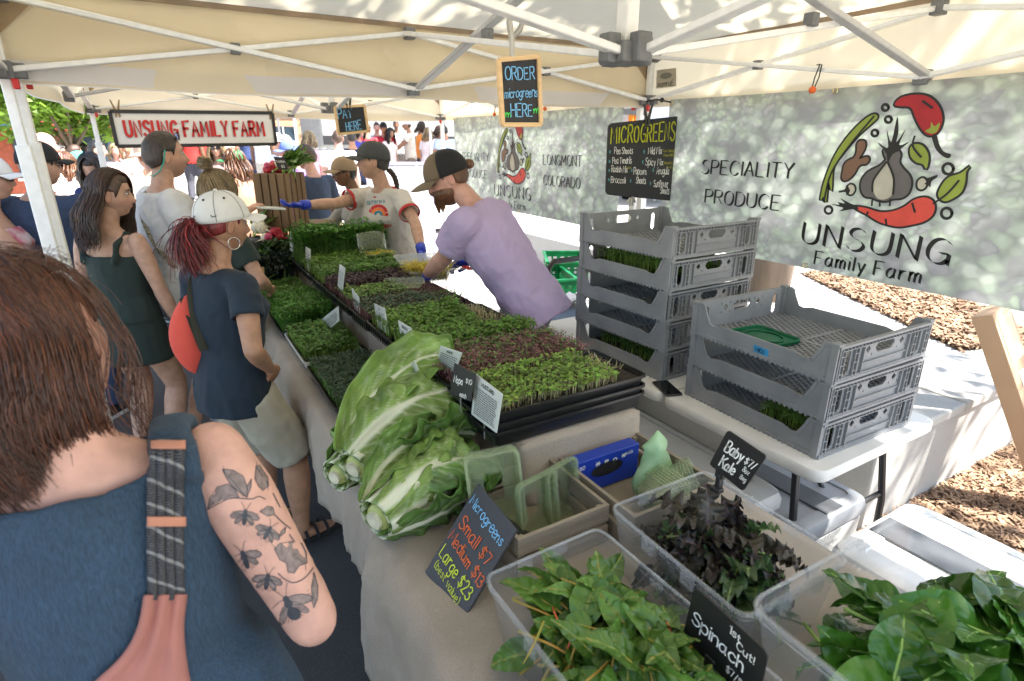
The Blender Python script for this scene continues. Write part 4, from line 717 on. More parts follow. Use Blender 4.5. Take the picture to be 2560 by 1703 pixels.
# ================================================================ coolers and bins
CW1, CW2, CG1, CG2 = M('cooler_white', (.74, .75, .76), .38, .04, 6, bump=.06, bscale=200), M('cooler_white_lid', (.78, .79, .8), .38), M('cooler_grey', (.30, .31, .325), .42, .05, 6, bump=.08, bscale=200), M('cooler_dark', (.075, .08, .088), .45)
def cooler(label, x0, x1, y0, y1, h, mb_, ml, trim, side, latch_side, rz=0):
    t = thing('cooler', label, 'cooler', ((x0 + x1) / 2, (y0 + y1) / 2, 0), rz); X, Y = (x1 - x0) / 2, (y1 - y0) / 2; o = rrect(1, 1, .16, 5); lz = h - .085
    ring = lambda k, z: [(x * X * k, y * Y * k, z) for x, y in o]
    b = MB(); b.rings([ring(.84, .008), ring(.87, 0.03), ring(.93, lz * .55), ring(.91, lz * .58), ring(.915, lz * .66), ring(.955, lz * .7), ring(.97, lz)]); b.build('cooler_body', mb_, t, ang=40)
    b = MB(); b.rings([ring(.95, lz - .002), ring(.965, lz + .012)]); b.build('gasket', CG2, t, ang=40)
    b = MB(); b.rings([ring(.97, lz + .012), ring(1, lz + .022), ring(1, h - .03), ring(.975, h - .008), ring(.93, h), ring(.80, h), ring(.79, h - .006), ring(.3, h - .005)]); b.build('lid', ml, t, ang=35)
    b = MB(); b.box((0, 0, h + .001), (X * .5, Y * 1.86, .006)); b.build('lid_band', trim, t, bevel=.002)
    for k in (-.5, .5):
        p = {'x-': (-X * .99, Y * k), 'y-': (X * k, -Y * .99), 'x+': (X * .99, Y * k)}[latch_side]; d = (.028, .05, .11) if latch_side[0] == 'x' else (.05, .028, .11)
        b = MB(); b.box((*p, lz + .005), d); b.build('latch', BLK, t, bevel=.006)
    for s in (-1, 1):
        b = MB(); y = s * (Y * .97)
        b.tube([(-X * .42, y, lz * .72), (-X * .42, y + s * .045, lz * .70), (X * .42, y + s * .045, lz * .70), (X * .42, y, lz * .72)], .012, 8); b.build('handle', BLK, t)
    return t
cooler('long grey cooler with black latches between the tables', 1.345, 1.70, .98, 1.95, .60, CG1, CG1, CG1, None, 'x-')
cB = cooler('white cooler with dark grey lid and farm name, under the white table', 1.72, 2.13, .90, 1.44, .47, CW1, CG1, CG2, None, 'x-')
f = Face((1.80, .905, .405), (2.05, .905, .405), (1.80, .905, .34), (2.05, .905, .34), lift=.004); b = MB(); f.text(b, 'UNSUNG', .5, .5, .4, .11, align=.5, jit=0, nib=True, gap=1.6); f.text(b, 'Family Farm', .5, .95, .26, .10, align=.5, jit=0); b.build('printed_name', CG1, cB, smooth=False, world=True)
cooler('white rounded cooler with grey lid band out in the sun', 1.74, 2.27, .02, .83, .46, CW1, CW2, CG2, None, 'x-')
DKB = M('dark_blue_plastic', (.018, .024, .04), .4, .2, 12)
t = thing('rolling_bin', 'dark blue rolling tool bin with tall black handle', 'bin', (2.25, 3.05, 0), R(0)); o = rrect(.26, .36, .04)
b = MB(); b.rings([[(x * k, y * k, z) for x, y in o] for k, z in ((.9, .02), (.96, .5), (1.02, .51), (1.02, .60), (.98, .615), (.4, .617))]); b.build('bin_body', DKB, t, ang=40)
b = MB(); b.tube([(-.1, .1, .6), (-.1, .1, .94), (-.06, .1, .985), (.26, .1, .985), (.3, .1, .94), (.3, .1, .58)], .020, 8); b.build('pull_handle', BLK, t)
for k in (-.18, .18): b = MB(); b.box((-.268, k, .53), (.02, .07, .07)); b.build('latch', STEEL, t, bevel=.004)
b = MB(); b.grid(lambda u, v: (.0 + .3 * u, .2 + .16 * v, .63 + .03 * noise.noise((u * 5, v * 5, 0)) + .02), 10, 8); b.build('folded_towel', M('white_towel', (.7, .7, .7), .9), t, solid=.02)
GCR = M('green_crate', (.008, .24, .075), .4, .15, 9, trans=.25)
def gcrate(label, loc, rz):
    t = thing('market_crate', label, 'crate', loc, rz, 'green plastic market crates')
    outer = [(-.29, 0), (.29, 0), (.3, .3), (-.3, .3)]; holes = [[(x - .02, z - .03), (x + .02, z - .03), (x + .02, z + .03), (x - .02, z + .03)] for x in (-.24, -.18, -.12, .12, .18, .24, -.06, 0, .06) for z in (.06, .14, .22)]
    me = plate(outer, holes, .006); me2 = plate([(-.19, 0), (.19, 0), (.2, .3), (-.2, .3)], [[(x - .02, z - .03), (x + .02, z - .03), (x + .02, z + .03), (x - .02, z + .03)] for x in (-.14, -.08, 0, .08, .14) for z in (.06, .14, .22)], .006)
    for s in (-1, 1):
        b = MB(); mesh_into(b, me, Matrix.Translation((0, s * .2, 0)) @ Matrix.Rotation(R(90), 4, 'X')); b.box((0, s * .205, .3), (.62, .03, .02)); b.build('side_wall', GCR, t, smooth=False)
        b = MB(); mesh_into(b, me2, Matrix.Translation((s * .295, 0, 0)) @ Matrix.Rotation(R(90), 4, 'Z') @ Matrix.Rotation(R(90), 4, 'X')); b.box((s * .305, 0, .3), (.03, .44, .02)); b.build('end_wall', GCR, t, smooth=False)
    b = MB(); b.box((0, 0, .006), (.57, .38, .01)); b.build('floor_panel', GCR, t); return t
gcrate('green perforated crate in the sun, lower of the two stacked', (2.95, 4.35, .004), R(70)); gcrate('green perforated crate in the sun, set on top of another', (2.95, 4.35, .29), R(70)); gcrate('single green perforated crate behind the lavender shirted vendor', (3.45, 4.75, .33), R(60))
# long cardboard carton leaning on the planter wall
CARDB = M('cardboard', sr(190, 158, 128), .8, .07, 4, bump=.1, bscale=50); a, c = onX(2475, 775, 3.30), onZ(2640, 1290, 0) + Vector((.0, .0, .03)); ax = (a - c); Lc = ax.length; ax.normalize(); sx_ = Vector((ax.z, -.0, -ax.x)).normalized(); ny_ = ax.cross(sx_)
t = thing('cardboard_box', 'long narrow cardboard carton leaning on the concrete wall', 'box', c); mt = Matrix((sx_, ny_, ax)).transposed()
b = MB(); b.box((c + a) / 2, (.16, .09, Lc), mt); b.build('carton', CARDB, t, world=True, bevel=.004)
nf = -ny_ if ny_.y > 0 else ny_; pl = lambda s0, s1, r0, r1: [c + ax * (Lc * r1) + sx_ * s0 + nf * .047, c + ax * (Lc * r1) + sx_ * s1 + nf * .047, c + ax * (Lc * r0) + sx_ * s0 + nf * .047, c + ax * (Lc * r0) + sx_ * s1 + nf * .047]
for nm, m_, q in (('tape_strip', M('brown_tape', sr(215, 180, 150), .3), pl(-.055, .06, .76, .97)), ('address_label', CARD, pl(-.03, .04, .64, .71)), ('shipping_label', CARD, pl(-.07, .06, .33, .45))):
    b = MB(); b.add([q[0], q[1], q[3], q[2]], [(0, 1, 2, 3)]); b.build(nm, m_, t, world=True, smooth=False)
f = Face(*pl(-.07, .06, .33, .45)); b = MB()
for i in range(14): f.poly(b, [(.12 + i * .045, .15), (.14 + i * .045 + .012 * (i % 3), .15), (.14 + i * .045 + .012 * (i % 3), .45), (.12 + i * .045, .45)])
for i in range(4): f.poly(b, [(.12, .55 + i * .1), (.8 - .1 * (i % 2), .55 + i * .1), (.8 - .1 * (i % 2), .59 + i * .1), (.12, .59 + i * .1)])
b.build('label_print', INK, t, smooth=False, world=True)
# ================================================================ banners
def leafprint():
    m, n, l, p = nodemat('leaf_print_vinyl'); p.inputs['Roughness'].default_value = .5
    tc = n.new('ShaderNodeTexCoord'); mp = n.new('ShaderNodeMapping'); mp.inputs['Rotation'].default_value = (R(25), 0, 0); mp.inputs['Scale'].default_value = (1, 1.0, 1.25); l.new(tc.outputs['Object'], mp.inputs[0])
    wn_ = n.new('ShaderNodeTexNoise'); wn_.inputs['Scale'].default_value = 9; wn_.inputs['Detail'].default_value = 2; l.new(mp.outputs[0], wn_.inputs['Vector'])
    va = n.new('ShaderNodeVectorMath'); va.operation = 'MULTIPLY_ADD'; va.inputs[1].default_value = (.10, .10, .10); l.new(wn_.outputs['Color'], va.inputs[0]); l.new(mp.outputs[0], va.inputs[2])
    def mixc(f, a, b, blend='MIX', k=None):
        mx = n.new('ShaderNodeMix'); mx.data_type = 'RGBA'; mx.blend_type = blend
        for i, v in ((0, f), (6, a), (7, b)):
            if hasattr(v, 'links'): l.new(v, mx.inputs[i])
            else: mx.inputs[i].default_value = v if i == 0 else (*v, 1)
        return mx.outputs[2]
    def ramp(v, stops):
        cr = n.new('ShaderNodeValToRGB'); cr.color_ramp.interpolation = 'EASE'; e = cr.color_ramp.elements; e[0].position, e[0].color = stops[0][0], (*stops[0][1], 1); e[1].position, e[1].color = stops[-1][0], (*stops[-1][1], 1)
        for q, c in stops[1:-1]: e.new(q).color = (*c, 1)
        l.new(v, cr.inputs[0]); return cr.outputs[0]
    def layer(sc, sm, off):
        v = n.new('ShaderNodeTexVoronoi'); v.feature = 'SMOOTH_F1'; v.inputs['Scale'].default_value = sc; v.inputs['Smoothness'].default_value = sm; o = n.new('ShaderNodeVectorMath'); o.inputs[1].default_value = off; l.new(va.outputs[0], o.inputs[0]); l.new(o.outputs[0], v.inputs['Vector'])
        sp = n.new('ShaderNodeSeparateColor'); l.new(v.outputs['Color'], sp.inputs[0]); return v.outputs['Distance'], sp.outputs[0]
    d1, c1 = layer(13, .3, (0, 0, 0)); d2, c2 = layer(25, .25, (3, 5, 1))
    leaf1 = ramp(c1, [(.1, sr(146, 144, 150)), (.45, sr(166, 188, 158)), (.9, sr(214, 226, 208))]); leaf2 = ramp(c2, [(.1, sr(158, 156, 162)), (.5, sr(178, 198, 168)), (.9, sr(206, 214, 208))])
    g1 = ramp(d1, [(.25, (1, 1, 1)), (.62, (.42, .42, .44))]); g2 = ramp(d2, [(.2, (1, 1, 1)), (.65, (.5, .5, .52))])
    bn_ = n.new('ShaderNodeTexNoise'); bn_.inputs['Scale'].default_value = 3.2; bn_.inputs['Detail'].default_value = 3; l.new(mp.outputs[0], bn_.inputs['Vector'])
    sel = ramp(bn_.outputs['Fac'], [(.42, (0, 0, 0)), (.58, (1, 1, 1))]); big = ramp(bn_.outputs['Fac'], [(.3, (.72, .70, .76)), (.7, (1.0, 1.02, 1.0))])
    A = mixc(1.0, leaf1, g1, 'MULTIPLY'); B = mixc(1.0, leaf2, g2, 'MULTIPLY'); mxo = mixc(sel, A, B); mxo = mixc(.8, mxo, big, 'MULTIPLY'); mxo = mixc(.34, mxo, sr(202, 206, 203))
    mx = n.new('ShaderNodeMix'); mx.data_type = 'RGBA'; mx.inputs[0].default_value = 0; l.new(mxo, mx.inputs[6])
    l.new(mx.outputs[2], p.inputs['Base Color']); t = n.new('ShaderNodeBsdfTranslucent'); ms = n.new('ShaderNodeMixShader'); ms.inputs[0].default_value = .32; l.new(mx.outputs[2], t.inputs[0]); l.new(p.outputs[0], ms.inputs[1]); l.new(t.outputs[0], ms.inputs[2]); l.new(ms.outputs[0], n['Material Output'].inputs[0]); return m
VINYL = leafprint(); PK = M('print_black', (.012, .012, .012), .5); PRINTS = {'r': M('print_red', sr(165, 28, 38), .5), 'o': M('print_orange', sr(214, 78, 66), .5), 'g': M('print_leaf', sr(140, 158, 62), .5), 'b': M('print_brown', sr(122, 92, 74), .5), 'y': M('print_grey', sr(100, 97, 98), .5), 'w': M('print_pale', sr(186, 184, 172), .5), 'k': PK}
XB = 2.612
def zz(u, v): return (2000 + u / 3.0156, 220 + v / 3.0156)
def Lp(*pts): p = onX(*zz(*pts), XB); return (p.y, p.z)
# logo drawn on the banner: (fill, closed outline in zoomed-photo units); the outline gets a dark border
LOGO = [('r', [(715, 125), (760, 75), (860, 52), (960, 62), (1030, 115), (1068, 190), (1072, 260), (1045, 325), (1000, 358), (950, 345), (905, 290), (870, 220), (850, 165), (820, 140), (760, 138)]), ('g', [(945, 325), (985, 300), (990, 255), (1015, 290), (1055, 262), (1040, 320), (1000, 345)]), ('k', [(995, 360), (1030, 350), (1050, 420), (1085, 480), (1140, 500), (1125, 530), (1085, 520), (1030, 470), (1005, 410)]),
 ('g', [(570, 200), (585, 225), (540, 270), (450, 350), (370, 440), (290, 540), (250, 620), (240, 780), (215, 700), (200, 860), (180, 820), (155, 845), (175, 740), (215, 620), (270, 500), (350, 380), (440, 280), (520, 215)]),
 ('b', [(450, 400), (490, 405), (492, 450), (470, 495), (445, 535), (470, 530), (510, 520), (522, 545), (500, 572), (470, 575), (440, 595), (415, 640), (380, 680), (340, 698), (318, 680), (325, 630), (338, 575), (370, 545), (410, 525), (430, 480), (432, 430)]),
 ('y', [(650, 540), (600, 590), (520, 630), (470, 690), (462, 760), (490, 815), (545, 825), (590, 845), (650, 852), (700, 835), (770, 828), (820, 790), (840, 720), (825, 660), (780, 610), (750, 560), (760, 500), (720, 460), (660, 500), (630, 460), (640, 510)]), ('w', [(655, 560), (690, 640), (705, 720), (700, 800), (650, 838), (590, 835), (555, 780), (545, 710), (575, 650), (620, 610)]),
 ('k', [(590, 410), (640, 445), (668, 440), (655, 305), (690, 410), (735, 215), (745, 330), (730, 410), (800, 310), (750, 430), (825, 405), (770, 455), (740, 480), (700, 500), (665, 560), (655, 500), (640, 465), (610, 440)]),
 ('g', [(860, 425), (920, 432), (960, 480), (972, 540), (955, 610), (930, 575), (880, 560), (840, 520), (832, 460)]), ('g', [(1285, 590), (1255, 630), (1245, 720), (1215, 790), (1150, 835), (1095, 855), (1055, 830), (1045, 790), (1080, 720), (1130, 670), (1210, 645)]),
 ('o', [(410, 895), (500, 905), (600, 935), (700, 930), (790, 895), (860, 845), (940, 825), (1000, 850), (1018, 900), (1000, 960), (940, 1005), (850, 1030), (750, 1045), (660, 1030), (580, 1000), (510, 955), (450, 925)]), ('k', [(240, 875), (300, 880), (285, 860), (340, 870), (305, 830), (370, 865), (430, 890), (440, 915), (390, 915), (300, 930), (330, 905), (280, 890)]),
 ('w', [(895, 700), (930, 680), (955, 710), (945, 750), (915, 765), (890, 745)]), ('k', [(935, 665), (960, 680), (1035, 655), (1035, 675), (995, 705), (985, 750), (965, 730), (940, 725), (960, 700)]), ('w', [(370, 735), (405, 735), (415, 770), (395, 800), (370, 795)]), ('k', [(298, 775), (340, 765), (355, 730), (375, 760), (380, 780), (355, 812), (345, 785), (300, 790)])]
RINGS = [(645, 148, 24), (668, 238, 24), (566, 340, 24), (1118, 610, 40), (1107, 945, 40), (217, 920, 28)]
def offset_poly(P, d):
    P = np.array(P, dtype=float); A = np.sum(P[:, 0] * np.roll(P[:, 1], -1) - np.roll(P[:, 0], -1) * P[:, 1]); T = np.roll(P, -1, 0) - np.roll(P, 1, 0); N = np.stack([T[:, 1], -T[:, 0]], 1); N /= np.linalg.norm(N, axis=1)[:, None]; return P + N * d * (1 if A > 0 else -1)
def banner(label, y0, y1, dy, texts):
    z0, z1 = 1.165, 1.985; t = thing('vinyl_banner', label, 'banner', (XB + .004, (y0 + y1) / 2, z0), 0, 'farm banners tied to the tent legs')
    b = MB(); b.grid(lambda u, v: (XB + .006 + .004 * math.sin(u * 9) * math.sin(v * 3.1), y0 + (y1 - y0) * u, z1 - (z1 - z0) * v - .010 * math.sin(u * 3.14) * (1 - v) + .008 * math.sin(u * 3.14) * v), 40, 12); b.build('banner_sheet', VINYL, t, ang=180, world=True)
    def put(name, polys, m, x): 
        b = MB()
        for P in polys: b.add([(x, y + dy, z) for y, z in P], [tuple(range(len(P)))])
        b.build(name, m, t, smooth=False, world=True)
    if dy is not None:
        for i, (c, P) in enumerate(LOGO):
            Q = [Lp(*q) for q in cat_spline(P, 3, True)]
            if c != 'k': put('logo_outline', [offset_poly(Q, .0085)], PK, XB - .0010 - i * .00012)
            put('logo_shape', [Q], PRINTS[c], XB - .0012 - i * .00012 - .0003)
        for u, v, r_ in RINGS:
            b = MB(); ribbon(b, [(XB - .002, *np.add(Lp(u + r_ * math.cos(a), v + r_ * math.sin(a)), (dy, 0))) for a in np.linspace(0, 6.2832, 22)], .011, (-1, 0, 0)); b.build('logo_ring', PK, t, smooth=False, world=True)
        for c, pts in (('leaf_vein', [(868, 365), (855, 440), (915, 520)]), ('leaf_vein', [(1200, 700), (1110, 800), (1010, 870)]), ('clove_line', [(655, 560), (560, 690), (550, 780)]), ('clove_line', [(665, 560), (710, 680), (705, 800)]), ('leek_line', [(560, 215), (380, 430), (240, 640), (185, 850)]), ('pepper_shine', [(930, 100), (1000, 150)]), ('root', [(550, 835), (545, 885)]), ('root', [(605, 850), (605, 890)]), ('root', [(685, 840), (680, 885)]), ('carrot_line', [(650, 990), (655, 1025)]), ('carrot_line', [(850, 870), (870, 935)]), ('carrot_line', [(515, 935), (505, 965)])):
            b = MB(); ribbon(b, [(XB - .0042, *np.add(Lp(*q), (dy, 0))) for q in cat_spline(pts, 5)], .008, (-1, 0, 0)); b.build(c, PK, t, smooth=False, world=True)
    for tx, yc, z, h, wd, fam in texts:
        f = Face((XB, yc + .5, z + .5), (XB, yc - .5, z + .5), (XB, yc + .5, z - .5), (XB, yc - .5, z - .5), lift=.003); b = MB(); f.text(b, tx, .5 - wd / 2, .5, h, .17, width=wd, jit=0, nib=True, gap=1.7 if fam else 1.2); b.build('printed_lettering', PK, t, smooth=False, world=True)
    for y in (y0 - .02, (y0 + y1) / 2, y1 + .02):
        for z in (z0 + .02, z1 - .02): b = MB(); b.tube([(XB - .002, y + .011 * math.cos(a), z + .011 * math.sin(a)) for a in np.linspace(0, 6.2832, 15)], .003, 5); b.build('grommet', M('brass', (.7, .6, .3), .3, metal=1), t, world=True)
yl = onX(*zz(640, 600), XB).y
tx0 = [('UNSUNG', yl - .0, onX(*zz(620, 1260), XB).z, .098, .62, 1), ('Family Farm', yl, onX(*zz(560, 1410), XB).z, .062, .46, 1), ('SPECIALITY', 2.04, 1.585, .072, .56, 0), ('PRODUCE', 2.04, 1.43, .072, .47, 0)]
banner('large leaf print farm banner with garlic logo above the crates', 2.62, .62, 0.0, tx0)
DY = 3.07; txf = [(a, y + DY, z, h, w, f) for a, y, z, h, w, f in tx0] + [('LONGMONT', yl + DY - .74, 1.585, .075, .50, 0), ('COLORADO', yl + DY - .74, 1.43, .075, .48, 0)]
banner('farther leaf print farm banner reading LONGMONT COLORADO behind the bending man', 5.58, 3.02, DY, txf)
# ================================================================ hanging and standing signs
def clampy(parent, p, up=.06, m=None):
    p = Vector(p)
    for s in (-1, 1): b = MB(); b.tube([p + Vector((.012 * s, 0, -.05)), p + Vector((.010 * s, .0, .0)), p + Vector((.03 * s, 0, up))], [.007, .009, .006], 6); b.build('clip_jaw', m or M('steel_clip', (.5, .49, .47), .3, metal=.9), parent, world=True)
def framed(name, label, q, frame, board, fw, th=.014, rows=()):
    f = Face(*q); t = thing(name, label, 'sign', (np.array(q[2]) + np.array(q[3])) / 2); f.board('panel', board, t, .006, 0)
    for a, c in (((0, 0), (1, 0)), ((1, 0), (1, 1)), ((1, 1), (0, 1)), ((0, 1), (0, 0))): b = MB(); b.bar(f.p(*a, 0), f.p(*c, 0), fw, th, up=tuple(f.n)); b.build('frame_bar', frame, t, world=True, bevel=.002, smooth=False)
    for tx, u, v, h, w, m, kw in rows: b = MB(); f.text(b, tx, u, v, h, w, lift=.004, **kw); b.build('lettering', m, t, smooth=False, world=True)
    return t, f
q = [onY(px, py, 1.44) for px, py in ((1246, 150), (1345, 142), (1256, 312), (1351, 312))]
t, f = framed('hanging_sign', 'pine framed chalk sign reading ORDER microgreens HERE', q, PINE, CHB, .012, .014, [('ORDER', .13, .31, .18, .10, CH_B, dict(width=.74)), ('microgreens', .08, .58, .14, .10, CH_B, dict(width=.84, slant=.15, gap=.8)), ('HERE', .22, .87, .19, .10, CH_B, dict(width=.56)), ('yyy', .06, .86, .07, .18, CH_G, dict()), ('yyy', .80, .80, .07, .18, CH_G, dict())])
p = Vector(f.p(.34, .02)); cl_ = M('steel_clip', (.5, .49, .47), .3, metal=.9); b = MB(); b.tube([p, p + Vector((0, .004, .05)), p + Vector((-.004, .01, .09)), p + Vector((.004, .01, .13))], [.006, .008, .009, .006], 8); b.build('clip_arm', cl_, t, world=True); b = MB(); b.tube([p + Vector((.0, .01, .05)), p + Vector((.03, .015, .075)), p + Vector((.055, .02, .125))], [.007, .008, .004], 8); b.build('clip_lever', cl_, t, world=True)
q = [onY(px, py, 4.28) for px, py in ((837, 268), (911, 264), (846, 336), (920, 328))]
t, f = framed('hanging_sign', 'small pine framed chalk sign reading PAY HERE', q, PINE, CHB, .018, .016, [('PAY', .06, .42, .33, .11, CH_B, dict(wide=.75)), ('HERE', .28, .9, .33, .11, CH_B, dict(wide=.62))]); clampy(t, f.p(.45, -.03), .1, BLK)
q = [onY(px, py, 5.83) for px, py in ((279, 286), (676, 284), (297, 362), (676, 353))]
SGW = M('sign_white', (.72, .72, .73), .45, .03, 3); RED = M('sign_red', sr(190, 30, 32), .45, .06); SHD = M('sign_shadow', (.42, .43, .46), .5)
q = [Vector((-.275, 5.83, 1.985)), Vector((.945, 5.83, 2.0)), Vector((-.275, 5.83, 1.72)), Vector((.945, 5.83, 1.735))]
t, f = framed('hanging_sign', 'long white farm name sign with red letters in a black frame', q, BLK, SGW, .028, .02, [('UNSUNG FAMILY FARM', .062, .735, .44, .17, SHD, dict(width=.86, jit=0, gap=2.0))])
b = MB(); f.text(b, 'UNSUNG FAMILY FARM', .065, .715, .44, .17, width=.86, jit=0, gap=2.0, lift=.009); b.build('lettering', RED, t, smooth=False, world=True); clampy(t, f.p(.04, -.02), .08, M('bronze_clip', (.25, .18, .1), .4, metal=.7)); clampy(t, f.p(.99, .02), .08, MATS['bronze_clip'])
# microgreens menu board, rounded corners, clipped to the tent leg
q = [onY(px, py, 2.55) for px, py in ((1521, 309), (1700, 290), (1514, 487), (1684, 503))]
t = thing('menu_board', 'large chalk menu board headed MICROGREENS on the tent leg', 'sign', (q[2] + q[3]) / 2); f = Face(*q, lift=.003); b = MB(); o = [(.5 + x, .5 + y) for x, y in rrect(.5, .5, .06, 4)]; n_ = len(o); b.add([f.p(u, v, 0) for u, v in o] + [f.p(u, v, -.006) for u, v in o], [tuple(range(n_ - 1, -1, -1)), tuple(range(n_, 2 * n_))] + [(i, (i + 1) % n_, n_ + (i + 1) % n_, n_ + i) for i in range(n_)]); b.build('board', CHB, t, smooth=False, world=True)
def put(tx, u, v, h, m, w=.11, **kw): b = MB(); f.text(b, tx, u, v, h, w, **kw); b.build('lettering', m, t, smooth=False, world=True)
put('MICROGREENS', .035, .27, .21, CH_L, .115, width=.90, jit=.15, gap=1.6)
for tx, u, v, wd in (('Pea Shoots', .09, .42, .25), ('Pea Tendrils', .07, .55, .26), ('Radish Mix', .06, .67, .22), ('Broccoli', .06, .82, .2), ('Mild Mix', .56, .43, .20), ('Spicy Mix', .53, .57, .26), ('Popcorn', .37, .69, .18), ('Shoots', .41, .81, .14), ('Arugula', .70, .68, .19), ('Sunflower', .67, .84, .22), ('Shoots', .78, .92, .13)): put(tx, u, v, .085, CH_W, .09, width=wd)
for u, v in ((.02, .42), (.02, .55), (.02, .68), (.02, .81), (.49, .43), (.48, .56), (.33, .67), (.32, .81), (.64, .66), (.61, .83)): put('*', u, v, .06, CH_T, .13, jit=0)
for tx, u, v in (('Kale, Cabbage', .78, .41), ('Mizuna, Kohlrabi', .79, .46), ('Red and Green', .80, .555), ('Mustards', .84, .605), ('3 kinds!', .24, .62)): put(tx, u, v, .032, M('chalk_olive', sr(165, 160, 45), .9), .13, width=.17 if u > .5 else .09)
clampy(t, f.p(.52, -.02), .07, BLK); clampy(t, f.p(.36, 1.0), -.03)
# tent-leg bungees and hooks
bu = thing('bungee_tie', 'black bungee cords tying the banners to the tent leg', 'bungee', (2.6, 2.79, 1.99)); 
for y, z in ((2.60, 1.97), (3.04, 1.965)): b = MB(); b.tube([(2.60, 2.80, 1.985), (2.59, (2.8 + y) / 2, 1.99), (2.605, y, z)], .005, 6); b.build('cord', BLK, bu, world=True); b = MB(); b.ball((2.60, (2.8 + y * 2) / 3, 1.985), .014, 8, 6); b.build('cord_ball', BLK, bu, world=True)
ORB = M('orange_ball', (.75, .13, .02), .35)
for lab, pxy, X_ in (('black bungee loop with orange ball over the garlic banner', (2031, 225), 2.58), ('bungee loop with orange ball left of the ORDER sign', (1236, 286), 2.58), ('bungee loop with orange ball right of the ORDER sign', (1362, 272), 2.58)):
    p = onX(*pxy, X_); t = thing('bungee_ball', lab, 'bungee', p, 0, 'bungee loops with orange balls'); b = MB(); b.ball(p, .016, 12, 9); b.build('ball', ORB, t, world=True)
    for o_ in (-.006, .004): b = MB(); b.tube([p + Vector((0, o_, 0)), p + Vector((0, o_ * 2 - .01, .05)), p + Vector((0, o_ - .02, .10)), p + Vector((-.02, o_ - .02, .10))], .0028, 5); b.build('loop', BLK, t, world=True)
# maker's patches on the valance corners
for y, x in ((2.845, 2.72), (5.93, 2.72)):
    pass
# price board on the table front
bl, br_ = onZ(1062, 1430, .752), onZ(1125, 1560, .752); tl, tr_ = onY(1195, 1208, bl.y + .035), onY(1291, 1324, br_.y + .035)
t = thing('price_board', 'slate price board reading Microgreens Small Medium Large', 'sign', (bl + br_) / 2); f = Face(tl, tr_, bl, br_, lift=.002); f.board('slate', M('slate_board', (.045, .047, .055), .55, .25, 5, bump=.05), t, .008, .001)
for tx, u, v, wd, m, h in (('Microgreens', .06, .20, .86, CH_B, .10), ('Small $7', .10, .43, .80, CH_O, .12), ('Medium $13', .06, .60, .92, CH_O, .11), ('Large $23', .07, .77, .84, CH_Y, .12), ('(best value)', .10, .88, .70, CH_Y, .07)): b = MB(); f.text(b, tx, u, v, h, .095, width=wd, rot=-.05); b.build('lettering', m, t, smooth=False, world=True)
p0, p1 = Vector(f.p(.25, .08, -.01)), Vector(f.p(.75, .08, -.01)); b = MB(); q0 = Vector((max(p0.x, p1.x) + .13, p0.y, .752)); b.add([p0, p1, Vector((q0.x, p1.y, .752)), q0], [(0, 1, 2, 3)]); b.build('back_leg', BLK, t, smooth=False, world=True, solid=.006)
def tubsign(label, quad, X, rows, clip):
    q = [onX(px, py, X) for px, py in quad]; t = thing('tub_sign', label, 'sign', (q[2] + q[3]) / 2); f = Face(*q, lift=.0015); b = MB(); o = [(.5 + x, .5 + y) for x, y in rrect(.5, .5, .07, 3)]; n_ = len(o); b.add([f.p(u, v, 0) for u, v in o] + [f.p(u, v, -.003) for u, v in o], [tuple(range(n_ - 1, -1, -1)), tuple(range(n_, 2 * n_))] + [(i, (i + 1) % n_, n_ + (i + 1) % n_, n_ + i) for i in range(n_)]); b.build('board', M('matt_black', (.012, .012, .013), .5), t, smooth=False, world=True)
    for tx, u, v, h, wd, rot in rows: b = MB(); f.text(b, tx, u, v, h, .12, width=wd, rot=rot); b.build('lettering', CH_W, t, smooth=False, world=True)
    p = Vector(f.p(clip, 1, -.004)); b = MB(); b.box(p, (.014, .022, .03)); b.box(p - Vector((0, 0, .025)), (.018, .012, .04)); b.box(p - Vector((.006, 0, .045)), (.022, .026, .012)); b.build('clip', BLK, t, bevel=.002, world=True)
tubsign('black clip sign reading Baby Kale on the kale tub', [(1819, 1075), (1917, 1141), (1773, 1161), (1857, 1229)], 1.02, [('Baby', .16, .46, .26, .46, 0), ('Kale', .22, .84, .26, .40, 0), ('$7/', .68, .42, .17, .26, 0), ('8oz', .74, .60, .12, .17, 0), ('Bag', .78, .78, .11, .15, 0)], .32)
tubsign('black clip sign reading Spinach 1st Cut between two tubs', [(1736, 1466), (1920, 1634), (1706, 1590), (1890, 1780)], .69, [('Spinach', .08, .60, .21, .70, 0), ('1st', .54, .20, .12, .15, 0), ('Cut!', .66, .33, .12, .22, 0), ('$7/8oz', .60, .84, .12, .30, 0)], .4)
